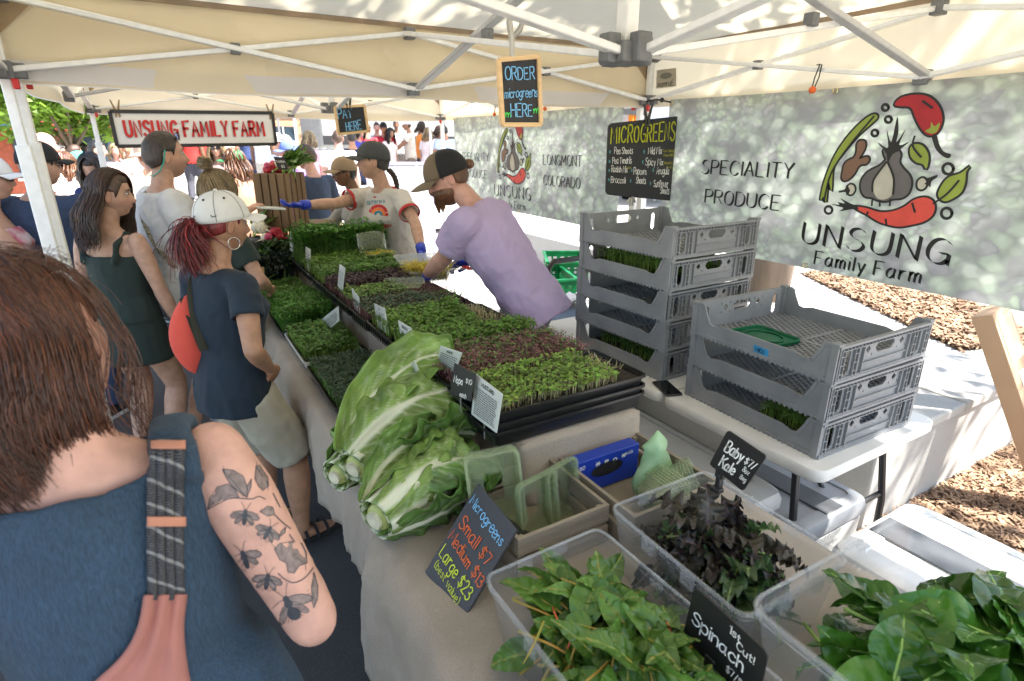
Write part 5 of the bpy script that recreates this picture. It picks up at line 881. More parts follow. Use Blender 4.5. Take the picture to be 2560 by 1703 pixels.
# ================================================================ people
def skin(name, col): return M(name, col, .5, .15, 26, bump=.10, bscale=260, sss=.08, attr=True, spec=.35, detail=8)
SK = {'fair': skin('skin_fair', (.52, .31, .22)), 'pink': skin('skin_pink', (.56, .32, .25)), 'tan': skin('skin_tan', (.40, .22, .14)), 'brown': skin('skin_brown', (.20, .105, .062))}
def hairmat(name, col, col2):
    M(name + '_strand', [(a + b) * .42 for a, b in zip(col, col2)], .36, .2, 30, spec=.7, attr=True)
    return M(name, col, .42, .35, 16, col2=col2, stretch=(6, 6, .5), bump=.35, bscale=90, spec=.6)
HR = {'dark': hairmat('hair_dark', (.018, .011, .008), (.05, .03, .02)), 'brown': hairmat('hair_brown', (.035, .018, .010), (.11, .055, .03)), 'auburn': hairmat('hair_auburn', (.045, .014, .007), (.17, .055, .022)), 'red': hairmat('hair_red', (.13, .008, .010), (.26, .02, .02)),
      'blond': hairmat('hair_blond', (.10, .065, .03), (.42, .31, .16)), 'ginger': hairmat('hair_ginger', (.09, .035, .014), (.20, .085, .035)), 'black': hairmat('hair_black', (.008, .007, .007), (.02, .017, .016)), 'grey': hairmat('hair_grey', (.3, .29, .27), (.5, .5, .48))}
EYW, EYD = M('eye_white', (.5, .46, .42), .25), M('eye_dark', (.02, .014, .01), .1)
def cloth_m(name, col, rough=.85, sc=1200, st=.25): return weave(name, col, rough, sc, st, .08)
def head_grid(nu=60, nv=44, fem=True, smile=0):
    """points of a head, centred in the skull; x right, y forward, z up (metres, adult); plus tints"""
    V = np.zeros((nv + 1, nu, 3)); T = np.ones((nv + 1, nu, 3)); jw = .36 if fem else .27
    for j in range(nv + 1):
        th = math.pi * j / nv
        for i in range(nu):
            s = i / nu * 2 - 1; ph = math.pi * math.copysign(abs(s) ** 1.3, s)
            x, y, z = math.sin(th) * math.sin(ph), math.sin(th) * math.cos(ph), math.cos(th)
            X, Y, Z = x * .0765, y * (.098 if y > 0 else .102), z * .118
            t = max(0, (-.02 - Z) / .098)
            X *= 1 - jw * t ** 1.4; Y *= (1 - .12 * t ** 2) if Y > 0 else (1 - .42 * t); Y += .012 * t if Y > 0 else 0
            f = max(0, y) ** 1.5                                    # front weight
            if f > 0:
                Y -= .010 * f * math.exp(-((Z - .0) / .06) ** 2) * 1.0                # flatten the face
                g = lambda cx, cz, sx, sz: math.exp(-((X - cx) / sx) ** 2 - ((Z - cz) / sz) ** 2)
                nz_ = max(0, min(1, (.022 - Z) / .05)) if Z < .022 else 0
                if Z > -.047: Y += (.029 if not fem else .025) * nz_ ** .9 * math.exp(-(X / (.0085 + .006 * nz_)) ** 2) * (1 if Z > -.036 else max(0, 1 - (-.036 - Z) / .011))
                e = g(.031, .010, .016, .011) + g(-.031, .010, .016, .011); Y -= .011 * e
                Y += .0045 * (g(.03, .032, .022, .009) + g(-.03, .032, .022, .009)); Y += .004 * (g(.042, -.025, .02, .02) + g(-.042, -.025, .02, .02))
                li = math.exp(-(X / (.022 + .006 * smile)) ** 4 - ((Z + .060) / .009) ** 2); Y += .007 * li - .0045 * math.exp(-(X / .022) ** 2 - ((Z + .060) / .0022) ** 2); Y += .009 * g(0, -.098, .018, .014)
                T[j, i] = T[j, i] * (1 - li * .6) + np.array([.95, .52, .50]) * li * .6
                T[j, i] *= 1 - .22 * e; ck = g(.04, -.028, .022, .02) + g(-.04, -.028, .022, .02) + .8 * g(0, -.03, .012, .012); T[j, i] *= 1 - ck * np.array([0, .13, .12])
                if smile: mo = math.exp(-(X / .018) ** 4 - ((Z + .060) / .0055) ** 2); T[j, i] = T[j, i] * (1 - mo * smile) + np.array([.9, .75, .75]) * mo * smile
                if not fem: st = max(0, min(1, (-.035 - Z) / .02)) * .22; T[j, i] *= 1 - st * np.array([.9, .9, .8])
            V[j, i] = (X, Y, Z)
    F = [(j * nu + i, j * nu + (i + 1) % nu, (j + 1) * nu + (i + 1) % nu, (j + 1) * nu + i) for j in range(nv) for i in range(nu)]
    return V, F, T
HEADS = {k: head_grid(fem=k[0], smile=k[1]) for k in ((True, 0), (False, 0), (False, 1))}; HEADS_LO = {k: head_grid(26, 20, k) for k in (True, False)}
def ik(a, t, l1, l2, pole):
    a, t = Vector(a), Vector(t); d = t - a; L = min(d.length, (l1 + l2) * .995); u = d.normalized(); k = (l1 * l1 - l2 * l2 + L * L) / (2 * L); h = math.sqrt(max(0, l1 * l1 - k * k))
    p = Vector(pole); p = (p - u * p.dot(u)).normalized(); return a + u * k + p * h, a + u * L
def limb(mb, A, B, radii, n=12, h0=0, h1=0, bend=None):
    A, B = Vector(A), Vector(B); z = (B - A).normalized(); x = Vector((1, 0, 0)) - z * z.x
    if x.length < .2: x = Vector((0, 1, 0)) - z * z.y
    x.normalize(); y = z.cross(x); K = len(radii); mb.loft([(A + (B - A) * (k / (K - 1)), x, y, r, r) for k, r in enumerate(radii)], n, h0, h1)
def strand_mesh(name, parent, paths, radii, m, sides=3):
    """paths (n,k,3), radii (k,) or (n,k)"""
    P = np.asarray(paths, dtype=float); n, k, _ = P.shape; r = np.broadcast_to(np.asarray(radii, dtype=float), (n, k)); T = np.gradient(P, axis=1); T /= np.maximum(1e-9, np.linalg.norm(T, axis=2))[..., None]
    U = np.cross(T, np.array([.31, .17, .93])); U /= np.maximum(1e-6, np.linalg.norm(U, axis=2))[..., None]; Wv = np.cross(T, U); V = np.stack([P + (U * math.cos(a) + Wv * math.sin(a)) * r[..., None] for a in [2 * math.pi * i / sides for i in range(sides)]], 2)
    b = (np.arange(n) * k * sides)[:, None, None]; i = (np.arange(k - 1) * sides)[None, :, None]; s = np.arange(sides)[None, None, :]; s2 = (s + 1) % sides
    F = np.stack([b + i + s, b + i + s2, b + i + sides + s2, b + i + sides + s], -1).reshape(-1, 4); tn = np.exp(rng.normal(-.1, .45, (n, 1))) * np.ones((1, 3)); return raw(name, V.reshape(-1, 3), F, MATS[m.name + '_strand'], parent, tint=np.repeat(np.clip(tn, .25, 2.6), k * sides, 0))
class Person:
    def __init__(s, label, loc, az, h=1.7, fem=True, build=1.0, lean=0, side=0, twist=0, head=(0, 0, 0), sk='fair', armR=None, armL=None, legs=((.10, 0), (-.10, 0)), lo=False, smile=0, group=None, bust=1.0, vox=None, handR=None, handL=None, cat='person', gloves=None, arms=True, armk=1.0, neck=1.0):
        """az: compass direction faced, degrees clockwise from +Y; arms: (target xyz, pole xyz, curl) in local metres or None = hanging"""
        s.lab = label; s.t = thing('person', label, cat, loc, -R(az), group); s.fem = fem; s.k = k = h / 1.75; s.lo = lo; s.vox = vox or (.016 if lo else .010); s.sk = SK[sk]; s.b = build
        s.pel = Vector((0, 0, .945)) * k; s.rot = Matrix.Rotation(R(twist), 3, 'Z') @ Matrix.Rotation(R(-lean), 3, 'X') @ Matrix.Rotation(R(side), 3, 'Y')
        s.ax, s.ay, s.az = [s.rot @ Vector(v) for v in ((1, 0, 0), (0, 1, 0), (0, 0, 1))]
        w = build
        if fem: s.secs = [(-.13, 0, .12, .10), (-.03, -.01, .172, .122), (.05, -.005, .160, .115), (.14, .005, .132, .098), (.25, .008, .142, .105 + .006 * bust), (.33, .015 + .008 * bust, .150, .112 + .016 * bust), (.41, .0, .150, .095), (.47, -.012, .128, .072), (.515, -.015, .066, .058)]; s.sw = .168
        else: s.secs = [(-.13, 0, .125, .10), (-.03, -.005, .168, .118), (.06, 0, .160, .112), (.14, .003, .155, .110), (.26, .005, .168, .120), (.36, .008, .182, .126), (.43, -.002, .180, .108), (.48, -.012, .140, .080), (.53, -.014, .074, .068)]; s.sw = .200
        s.secs = [(z, y, rx * w, ry * (w if i < 6 else (1 + (w - 1) * .6))) for i, (z, y, rx, ry) in enumerate(s.secs)]; s.sw *= (1 + (w - 1) * .5)
        s.nb = s.T(0, -.012, .515); hr = Matrix.Rotation(R(-head[0]), 3, 'Z') @ Matrix.Rotation(R(-head[1]), 3, 'X') @ Matrix.Rotation(R(head[2]), 3, 'Y')
        s.hrot = hr if lean < 25 else (Matrix.Rotation(R(-head[0]), 3, 'Z') @ Matrix.Rotation(R(-head[1]), 3, 'X')); up = s.rot @ Vector((0, .02, .075)) * neck; s.hc = s.nb + up * k + s.hrot @ Vector((0, .028, .105)) * k
        s.arms = {}
        for sd, a in ((1, armR), (-1, armL)):
            sh = s.T(sd * s.sw, -.015, .452); s.armk = armk; u, f = .285 * k * armk, .255 * k * armk
            if a is None: a = ((sd * (s.sw + .055), .03, .95 - .02 - .08), (sd * .3, -1, 0), .5)
            el, wr = ik(sh, Vector(a[0]) * k, u, f, a[1]); s.arms[sd] = (sh, el, wr, a[2] if len(a) > 2 else .5, Vector(a[3]) if len(a) > 3 else None)
        s.legs = {}
        for sd, (lx, ly) in ((1, legs[0]), (-1, legs[1])):
            hp = s.pel + Vector((sd * .09 * w, 0, -.06)) * k; an = Vector((lx, ly - .02, .085)) * k; kn, an = ik(hp, an, .425 * k, .41 * k, (sd * .12, 1, 0)); s.legs[sd] = (hp, kn, an)
        s.gl = gloves; s.smile = smile; s.hasarms = arms
    def T(s, x, y, z): return s.pel + s.rot @ Vector((x, y, z)) * s.k
    def H(s, x, y, z): return s.hc + s.hrot @ Vector((x, y, z)) * s.k
    def torso(s, mb, g=0, z0=None, z1=9, hollow0=0, hollow1=0, flare=0, n=22):
        S = s.secs; zs = [q[0] for q in S]
        def at(z): return [float(np.interp(z, zs, [q[i] for q in S])) for i in (1, 2, 3)]
        zz = [z for z in zs if (z0 is None or z > z0 + .01) and z < z1 - .01]
        if z0 is not None: zz = [z0] + zz
        if z1 < 9: zz = zz + [z1]
        secs = []
        for z in zz:
            y, rx, ry = at(max(z, -.03) if z0 is not None and z < 0 else z); fl = flare * max(0, .14 - z); secs.append((s.T(0, y, z), s.ax, s.ay, (rx + g + fl) * s.k, (ry + g + fl) * s.k))
        mb.loft(secs, n, hollow0, hollow1)
    def hand(s, mb, sd, wr, el, curl, pal=None, g=0):
        k = s.k * .97; d = (wr - el).normalized(); side = Vector((sd, 0, 0)) if pal is None else pal; nrm = (side - d * side.dot(d)); nrm = nrm.normalized() if nrm.length > .05 else Vector((0, 0, 1)); x = d.cross(nrm) * sd     # x: towards thumb
        mb.loft([(wr - d * .01 * k, x, nrm, .026 * k + g, .020 * k + g), (wr + d * .03 * k, x, nrm, .036 * k + g, .017 * k + g), (wr + d * .065 * k, x, nrm, .042 * k + g, .014 * k + g), (wr + d * .092 * k, x, nrm, .040 * k + g, .011 * k + g)], 12)
        for i, (off, L) in enumerate(((.030, .072), (.010, .080), (-.010, .074), (-.029, .058))):
            p = wr + d * .085 * k + x * off * k; dd = (d + x * off * 1.5).normalized(); P = [p]
            for q in range(3): c = curl * (.35 + .75 * q) * (1 + .08 * i); P.append(P[-1] + (dd * math.cos(c) - nrm * math.sin(c)) * L * k * (.42, .32, .26)[q])
            mb.tube(P, [.0092 * k + g, .0088 * k + g, .008 * k + g, .0062 * k + g], 7)
        p = wr + d * .028 * k + x * .028 * k; P = [p, p + (d * .55 + x * .75 - nrm * .2 * curl).normalized() * .038 * k]; P.append(P[-1] + (d * .9 + x * (.35 - .5 * curl) - nrm * .5 * curl).normalized() * .030 * k); P.append(P[-1] + (d * .95 + x * (.1 - .6 * curl) - nrm * .6 * curl).normalized() * .024 * k); mb.tube(P, [.013 * k + g, .011 * k + g, .0095 * k + g, .007 * k + g], 7)
    def body(s, legs_from=None, feet=False, ears=True, torso_top=True):
        mb = MB(); k, w = s.k, 1 + (s.b - 1) * .6
        s.torso(mb, -.006)
        mb.loft([(s.nb - s.az * .03 * k, s.ax, s.ay, (.075 if s.fem else .085) * k, .066 * k), (s.nb + s.az * .01 * k, s.ax, s.ay, (.055 if s.fem else .066) * k, .057 * k), ((s.nb + s.hc) / 2 - s.ay * .004, s.ax, s.ay, (.050 if s.fem else .060) * k, .054 * k), (s.H(0, -.012, -.05), s.ax, s.ay, .052 * k, .058 * k)], 16)
        am = (.9 if s.fem else 1.08) * s.armk
        for sd in (1, -1):
            sh, el, wr, cu, pal = s.arms[sd]; r = np.array([.050, .053, .049, .044, .040]) * k * w * am; limb(mb, sh, el, r * np.array([.93, 1, 1, 1, 1]), 12); mb.ball(sh, .047 * k * w * am, 10, 8); mb.ball(el, .039 * k * w * am, 10, 8)
            limb(mb, el, wr, np.array([.040, .043, .039, .031, .026]) * k * w * am, 12)
        if legs_from is not None:
            for sd in (1, -1):
                hp, kn, an = s.legs[sd]; r = np.array([.088, .082, .070, .058]) * k * w; limb(mb, hp, kn, r, 14); mb.ball(kn, .057 * k * w, 10, 8); limb(mb, kn, an, np.array([.055, .062, .056, .042, .036]) * k * w, 14)
                if feet: d = Vector((sd * .18, 1, 0)).normalized(); mb.loft([(an + Vector((0, 0, -.03)) * k - d * .04 * k, Vector((d.y, -d.x, 0)), Vector((0, 0, 1)), .03 * k, .035 * k), (an + d * .06 * k - Vector((0, 0, .045)) * k, Vector((d.y, -d.x, 0)), Vector((0, 0, 1)), .04 * k, .03 * k), (an + d * .15 * k - Vector((0, 0, .06)) * k, Vector((d.y, -d.x, 0)), Vector((0, 0, 1)), .042 * k, .018 * k), (an + d * .19 * k - Vector((0, 0, .065)) * k, Vector((d.y, -d.x, 0)), Vector((0, 0, 1)), .025 * k, .012 * k)], 12)
        me = remesh(mb, s.vox, 4); V = arr(me); F = [tuple(p.vertices) for p in me.polygons]; bpy.data.meshes.remove(me); out = MB(); out.add(V, F); tint = [np.ones((len(V), 3))]
        hv, hf, ht = HEADS_LO[s.fem] if s.lo else HEADS[(s.fem, s.smile if not s.fem else 0)]; hv2 = hv.reshape(-1, 3) @ np.array(s.hrot).T * k + np.array(s.hc); out.add(hv2, hf); tint.append(ht.reshape(-1, 3))
        n0 = out.n
        for sd in (1, -1):
            if ears:
                b = MB(); b.ball((0, 0, 0), (.009, .019, .032), 10, 8); v = b.V(); v = v @ np.array(Matrix.Rotation(R(sd * 22), 3, 'Z') @ Matrix.Rotation(R(-12), 3, 'X')).T + np.array([sd * .079, -.006, -.008]); dd = np.exp(-((v[:, 1] + .004) / .009) ** 2 - ((v[:, 2] + .004) / .014) ** 2); v[:, 0] -= sd * .007 * dd
                out.add(v @ np.array(s.hrot).T * k + np.array(s.hc), b.f)
            if not s.gl:
                sh, el, wr, cu, pal = s.arms[sd]; s.hand(out, sd, wr, el, cu, pal)
        tint.append(np.tile([1, .93, .92], (out.n - n0, 1))); o = out.build('body', s.sk, s.t, ang=180); at = o.data.color_attributes.new('tint', 'FLOAT_COLOR', 'POINT'); tt = np.concatenate(tint); at.data.foreach_set('color', np.concatenate([tt, np.ones((len(tt), 1))], 1).astype(np.float32).ravel()); s.bo = o
        if s.gl:
            for sd in (1, -1):
                if s.gl == 'R' and sd < 0: continue
                b = MB(); sh, el, wr, cu, pal = s.arms[sd]; s.hand(b, sd, wr, el, cu, pal, .0025); limb(b, wr + (el - wr).normalized() * .055, wr, [.034 * k, .033 * k, .031 * k], 12); b.build('glove', M('nitrile_blue', sr(38, 62, 185), .35, .1, 12, bump=.25, bscale=60), s.t, ang=180)
        if not s.lo: s.eyes()
        return s
    def eyes(s, brow='brown'):
        for sd in (1, -1):
            b = MB(); b.ball(s.H(sd * .031, .0735, .009), (.0115 * s.k, .0115 * s.k, .0075 * s.k), 10, 8); b.cur = 1; b.ball(s.H(sd * .031, .0795, .009), .0065 * s.k, 8, 6); b.build('eye', [EYW, EYD], s.t)
    def brows(s, m):
        for sd in (1, -1): b = MB(); b.tube([s.H(sd * .013, .0925, .028), s.H(sd * .03, .091, .033), s.H(sd * .048, .080, .029)], [.003, .0035, .0015], 5, flat=1.3); b.build('eyebrow', m, s.t)
    def wrinkle(s, me, amp, seed, sc=(9, 9, 5)):
        V = arr(me); N = np.empty(len(V) * 3, dtype=np.float32); me.vertices.foreach_get('normal', N); N = N.reshape(-1, 3)
        rd = (lambda q: .6 - 1.6 * abs(noise.noise(q))) if not s.lo else (lambda q: noise.noise(q)); d = np.array([rd((v[0] * sc[0] + seed + v[2] * 3, v[1] * sc[1], v[2] * sc[2])) + .45 * rd((v[0] * 19 - v[2] * 9, v[1] * 19 + seed, v[2] * 15)) for v in V]); me.vertices.foreach_set('co', (V + N * (d * amp)[:, None]).astype(np.float32).ravel()); me.update()
    def garment(s, name, mb, m, amp=.006, vox=None, it=7, parent=None):
        me = remesh(mb, vox or s.vox, it); s.wrinkle(me, amp, random.random() * 40); me.materials.clear(); me.materials.append(m); me.polygons.foreach_set('use_smooth', [True] * len(me.polygons)); return link(name, me, parent or s.t)
    def shirt(s, m, hem=-.10, sleeve=.62, g=.014, loose=.02, neck=.49, name='shirt', amp=.006, flare=.0, long=0, sl_g=.012):
        mb = MB(); s.torso(mb, g, hem, neck, .05, .03, flare + loose * .3); w = 1 + (s.b - 1) * .6; am = (.9 if s.fem else 1.08) * w; k = s.k
        for sd in (1, -1):
            if sleeve <= 0: continue
            sh, el, wr, *_ = s.arms[sd]; sh = sh - s.ax * sd * .004 * k; mb.ball(sh, (.053 * am + sl_g * .75) * k, 12, 9); mb.loft([(s.T(sd * .05, -.012, .478), s.ay, s.az, (.060 + g) * k, (.030 + g * .3) * k), (sh + s.az * .004, s.ay, s.az, (.050 * am + sl_g * .7) * k, (.046 * am + sl_g * .5) * k)], 14)
            if long: limb(mb, sh, el, [(.055 * am + sl_g) * k, (.05 * am + sl_g) * k, (.046 * am + sl_g) * k], 14); mb.ball(el, (.043 * am + sl_g) * k, 10, 8); e = el + (wr - el) * long; limb(mb, el, e, [(.043 * am + sl_g) * k, (.042 * am + sl_g) * k, (.034 * am + sl_g) * k], 14, 0, .03)
            else: e = sh + (el - sh) * sleeve; limb(mb, sh, e, [(.053 * am + sl_g * .8) * k, (.055 * am + sl_g) * k, (.052 * am + sl_g + .006) * k], 14, 0, .04)
        return s.garment(name, mb, m, amp)
    def pants(s, m, to='knee', g=.015, name='shorts', amp=.006, flare=.02):
        mb = MB(); s.torso(mb, -.002, -.12, .03, 0, .02); k = s.k
        for sd in (1, -1):
            hp, kn, an = s.legs[sd]; w = 1 + (s.b - 1) * .6; e = {'knee': kn + (hp - kn) * .08, 'mid': kn + (hp - kn) * .42, 'short': kn + (hp - kn) * .65, 'ankle': an}[to]
            if to == 'ankle': limb(mb, hp, kn, [(.092 * w + g) * k, (.085 * w + g) * k, (.064 * w + g) * k], 14); mb.ball(kn, (.06 * w + g) * k, 10, 8); limb(mb, kn, e, [(.062 * w + g) * k, (.058 * w + g) * k, (.046 * w + g) * k], 14, 0, .03)
            else: limb(mb, hp, e, [(.084 * w + g) * k, (.080 * w + g + flare * .3) * k, (.066 * w + g + flare * .6) * k], 14, 0, .05)
        return s.garment(name, mb, m, amp)
    def shoes(s, m, sole=None, sock=None):
        for sd in (1, -1):
            hp, kn, an = s.legs[sd]; k = s.k; d = Vector((sd * .22, 1, 0)).normalized(); x = Vector((d.y, -d.x, 0)); z = Vector((0, 0, 1)); g = Vector((an.x, an.y, 0)) - d * .01
            S = [(g - d * .055 * k + z * .045 * k, .030, .042), (g - d * .03 * k + z * .05 * k, .037, .048), (g + d * .04 * k + z * .046 * k, .040, .042), (g + d * .11 * k + z * .036 * k, .046, .032), (g + d * .17 * k + z * .030 * k, .042, .026), (g + d * .205 * k + z * .026 * k, .022, .018)]
            b = MB(); b.loft([(c, x, z, a * k, e * k) for c, a, e in S], 14); sh = b.build('shoe', m, s.t, ang=180)
            b = MB(); b.rings([[c + x * (a * k * 1.08) * math.cos(t) + d * 0 + z * (-c.z + zz) for c, a in [(q[0], q[1]) for q in S] for t in (0,)] + [c - x * (a * k * 1.08) + z * (-c.z + zz) for c, a in [(q[0], q[1]) for q in reversed(S)]] for zz in (.002, .022 * k)]); b.build('sole', sole or CARD, sh, ang=40)
            if sock: b = MB(); b.tube([an - z * .03 * k, an + z * .05 * k], [.044 * k, .042 * k], 12); b.build('sock', sock, s.t)
    # ---- hair
    def scalp(s, m, line=(.052, -.045, -.085), off=.010, nz_=.004, name='hair', back=1.0):
        hv, hf, _ = HEADS_LO[s.fem] if s.lo else HEADS[(s.fem, 0)]; nv1, nu, _ = hv.shape; V = hv.copy()
        for j in range(nv1):
            for i in range(nu):
                p = V[j, i]; y = p[1] / .1; zl = line[0] + (line[1] - line[0]) * min(1, max(0, (.62 - y) / .5)) + (line[2] - line[1]) * max(0, min(1, -y * 1.3 - .1))
                if abs(p[0]) > .055 and -.025 < p[1] < .02: zl = max(zl, .016)
                k = max(0, min(1, (p[2] - zl) / .02 + .3)); d = p / np.linalg.norm(p); V[j, i] = p + d * ((off + nz_ * noise.noise(tuple(p * 60)) + nz_ * noise.noise((p[0] * 220, p[1] * 40, p[2] * 40))) * k - (1 - k) * .012)
        v = V.reshape(-1, 3) @ np.array(s.hrot).T * s.k + np.array(s.hc); b = MB(); b.add(v, hf); return b.build(name, m, s.t, ang=180)
    def flow(s, m, roots, tie, tail=None, n=160, r=.0035, off=.014, k=12, name='hair_strands', jit=.006, tl=8):
        """strands from scalp points along the skull to a tie point (head coords), then along a tail polyline (local coords)"""
        out = []; tie = Vector(tie); td = tie.normalized()
        for q in range(n):
            d0 = Vector(roots()).normalized(); path = []
            for i in range(k):
                u = i / (k - 1); d = d0.slerp(td, u, d0) if d0.angle(td) < 3.0 else d0.lerp(td, u).normalized(); e = Vector((d.x * .0765, d.y * .100, d.z * .118)); e += d * (off + .004 * math.sin(u * 3.1) + random.uniform(-1, 1) * .002); lp = e.lerp(tie, max(0, u - .7) / .3); path.append(s.H(*lp))
            if tail:
                j = Vector([random.gauss(0, jit) for _ in range(3)]); T_ = cat_spline(tail, 4); st = random.uniform(.82, 1.0); idx = np.linspace(0, (len(T_) - 1) * st, tl)
                for a, f in enumerate(idx[1:]): i0 = int(f); p = Vector(T_[i0]).lerp(Vector(T_[min(i0 + 1, len(T_) - 1)]), f - i0); path.append(p + j * (1.2 + a * .35) * (1 if a < tl - 2 else .8))
            out.append(path)
        K = len(out[0]); rad = np.full(K, r); rad[-2:] = r * .5; rad[0] = r * .6; return strand_mesh(name, s.t, out, rad, m)
    def long_hair(s, m, n=260, length=.30, r=.0042, wave=.012, front=.45, fall_back=.03, name='hair_strands', part=0.0, lmin=.75, off=.014, k=18, wfreq=14, tuck=False, puff=.010):
        out = []
        for q in range(n):
            az = random.uniform(-math.pi, math.pi)
            if abs(az) < front: az = math.copysign(front + random.random() * .5, az or 1)
            if tuck and 0 < az < 1.75: az = random.uniform(1.85, 3.1)
            x0 = part + random.gauss(0, .012); d0 = Vector((x0, random.uniform(-.05, .045), .118)); d0 = Vector((d0.x / .0765, d0.y / .1, d0.z / .118)).normalized()
            el = random.uniform(-.25, .15); d1 = Vector((math.sin(az) * math.cos(el), math.cos(az) * math.cos(el), math.sin(el))); path = []; ph = az * 2.2 + random.gauss(0, .5); o2 = off + random.uniform(0, min(.016, off))
            for i in range(9): u = i / 8; d = d0.slerp(d1, u, d0); path.append(s.H(d.x * .0765 + d.x * o2, d.y * .1 + d.y * o2, d.z * .118 + d.z * o2))
            L = length * random.uniform(lmin, 1.0) * s.k; p = path[-1].copy(); out_ = s.hrot @ Vector((d1.x, d1.y, 0)); out_.z = 0; fb = s.t.matrix_basis.to_3x3().inverted() @ Vector((0, 0, 0)); bk = s.rot @ Vector((0, -1, 0))
            for i in range(k - 9):
                u = (i + 1) / (k - 9); wv = wave * (.25 + u) * math.sin(u * wfreq * length * 2.2 + ph); p = p + Vector((0, 0, -L / (k - 9))) + out_ * puff * math.cos(u * 2.5) + bk * fall_back / (k - 9); path.append(p + Vector((wv * math.cos(ph), wv * math.sin(ph), 0)))
            out.append(path)
        rad = np.full(k, r); rad[-1] = r * .25; rad[-3:-1] = r * .7; return strand_mesh(name, s.t, out, rad, m)
    # ---- hats and glasses
    def cap(s, m, brim_m=None, tilt=6, z=.018, brim=.075, turn=0, grow=1.0, seam=None, front_m=None, name='cap'):
        q = Matrix.Rotation(R(tilt), 3, 'X') @ Matrix.Rotation(R(turn), 3, 'Z'); P = lambda v: s.H(*(q @ Vector(v) + Vector((0, -.004, 0)))); a, b_, c = .088 * grow, .112 * grow, .118 * grow
        def dome(u, v):
            t = u * 2 * math.pi; e = v * math.pi / 2; f = math.cos(e) ** .8; ex = 1 + (.03 if math.cos(t) > .3 else 0) * (1 - v); return P((a * f * math.sin(t), b_ * f * math.cos(t) * ex, z + c * math.sin(e) ** .95 * (1.0)))
        b = MB(); b.grid(dome, 36, 12); cp = b.build(name, m, s.t, ang=180, solid=.002)
        if front_m:
            b = MB(); b.grid(lambda u, v: Vector(dome((u - .5) * .36, v * .93)) + (Vector(dome((u - .5) * .36, v * .93)) - s.hc).normalized() * .0025, 14, 10); b.build('front_panel', front_m, cp, ang=180)
        def br(u, v):
            t = (u * 2 - 1) * 1.08; rr = brim * v * (math.cos(t * .95) ** .6 if abs(t) < 1.55 else 0); x, y = a * math.sin(t), b_ * math.cos(t) * 1.02; return P((x * (1 + .06 * v), y + rr, z + .004 - .018 * v * v - 1.1 * x * x * (1 + v * 1.2)))
        b = MB(); b.grid(br, 20, 7); b.build('brim', brim_m or m, cp, ang=180, solid=.004)
        b = MB(); b.ball(P((0, 0, z + c)), .008, 8, 6); b.build('button', m, cp)
        for i in range(6):
            t = i * math.pi / 3 + math.pi / 6 * 0; b = MB(); b.tube([Vector(dome(t / 6.2832, v)) + (Vector(dome(t / 6.2832, v)) - s.hc).normalized() * .001 for v in np.linspace(.02, .96, 9)], .0016, 5); b.build('seam', seam or m, cp)
            if seam: e = Vector(dome((t + math.pi / 6) / 6.2832, .55)); d = (e - s.hc).normalized(); b = MB(); b.tube([e - d * .001, e + d * .003], .0045, 10); b.build('eyelet', BLK, cp)
        s.capdome = dome; return cp
    def bucket(s, m):
        P = lambda x, y, z: s.H(x, y - .005, z)
        b = MB(); b.rings([[P(rx * math.sin(t), rx * 1.22 * math.cos(t), z + dz * math.cos(t) * 0) for t in [6.283 * i / 30 for i in range(30)]] for rx, z, dz in ((.155, .005, 0), (.125, .028, 0), (.089, .040, 0), (.087, .085, 0), (.08, .118, 0), (.05, .128, 0), (.01, .13, 0))], cap=False); return b.build('bucket_hat', m, s.t, ang=60, solid=.003)
    def glasses(s, m=BLK, lens=None, up=0, thick=.002, big=1.0):
        g = thing_part('sunglasses' if lens else 'glasses', s.t); 
        y0, z0 = (.098, .010) if not up else (.080, .092)
        for sd in (1, -1):
            c = (sd * .032, y0 - .003, z0); pts = [s.H(c[0] + .025 * big * math.cos(t), c[1] - .35 * abs(c[0] + .025 * big * math.cos(t)) * .5 + .008, c[2] + .019 * big * math.sin(t)) for t in [6.283 * i / 16 for i in range(17)]]
            b = MB(); b.tube(pts, thick, 5); b.build('rim', m, g)
            b = MB(); b.add(pts[:16], [tuple(range(16))]); b.build('lens', lens or GLASS, g, smooth=False)
            b = MB(); b.tube([s.H(sd * .056, y0 - .012, z0 + .006), s.H(sd * .080, .05 if not up else .03, z0 + .006), s.H(sd * .084, -.01, z0 + (.004 if not up else -.02))], thick, 5); b.build('temple', m, g)
        b = MB(); b.tube([s.H(-.010, y0 + .004, z0 + .004), s.H(0, y0 + .007, z0 + .007), s.H(.010, y0 + .004, z0 + .004)], thick, 5); b.build('bridge', m, g)
def thing_part(name, parent): o = bpy.data.objects.new(name, None); COL.objects.link(o); o.parent = parent; o.empty_display_size = .02; return o
GLASS = plastic('spectacle_glass', (.8, .85, .9), .08, .05); LENSD = M('dark_lens', (.012, .012, .015), .08); LENSB = M('blue_lens', (.02, .05, .25), .05, metal=.6)
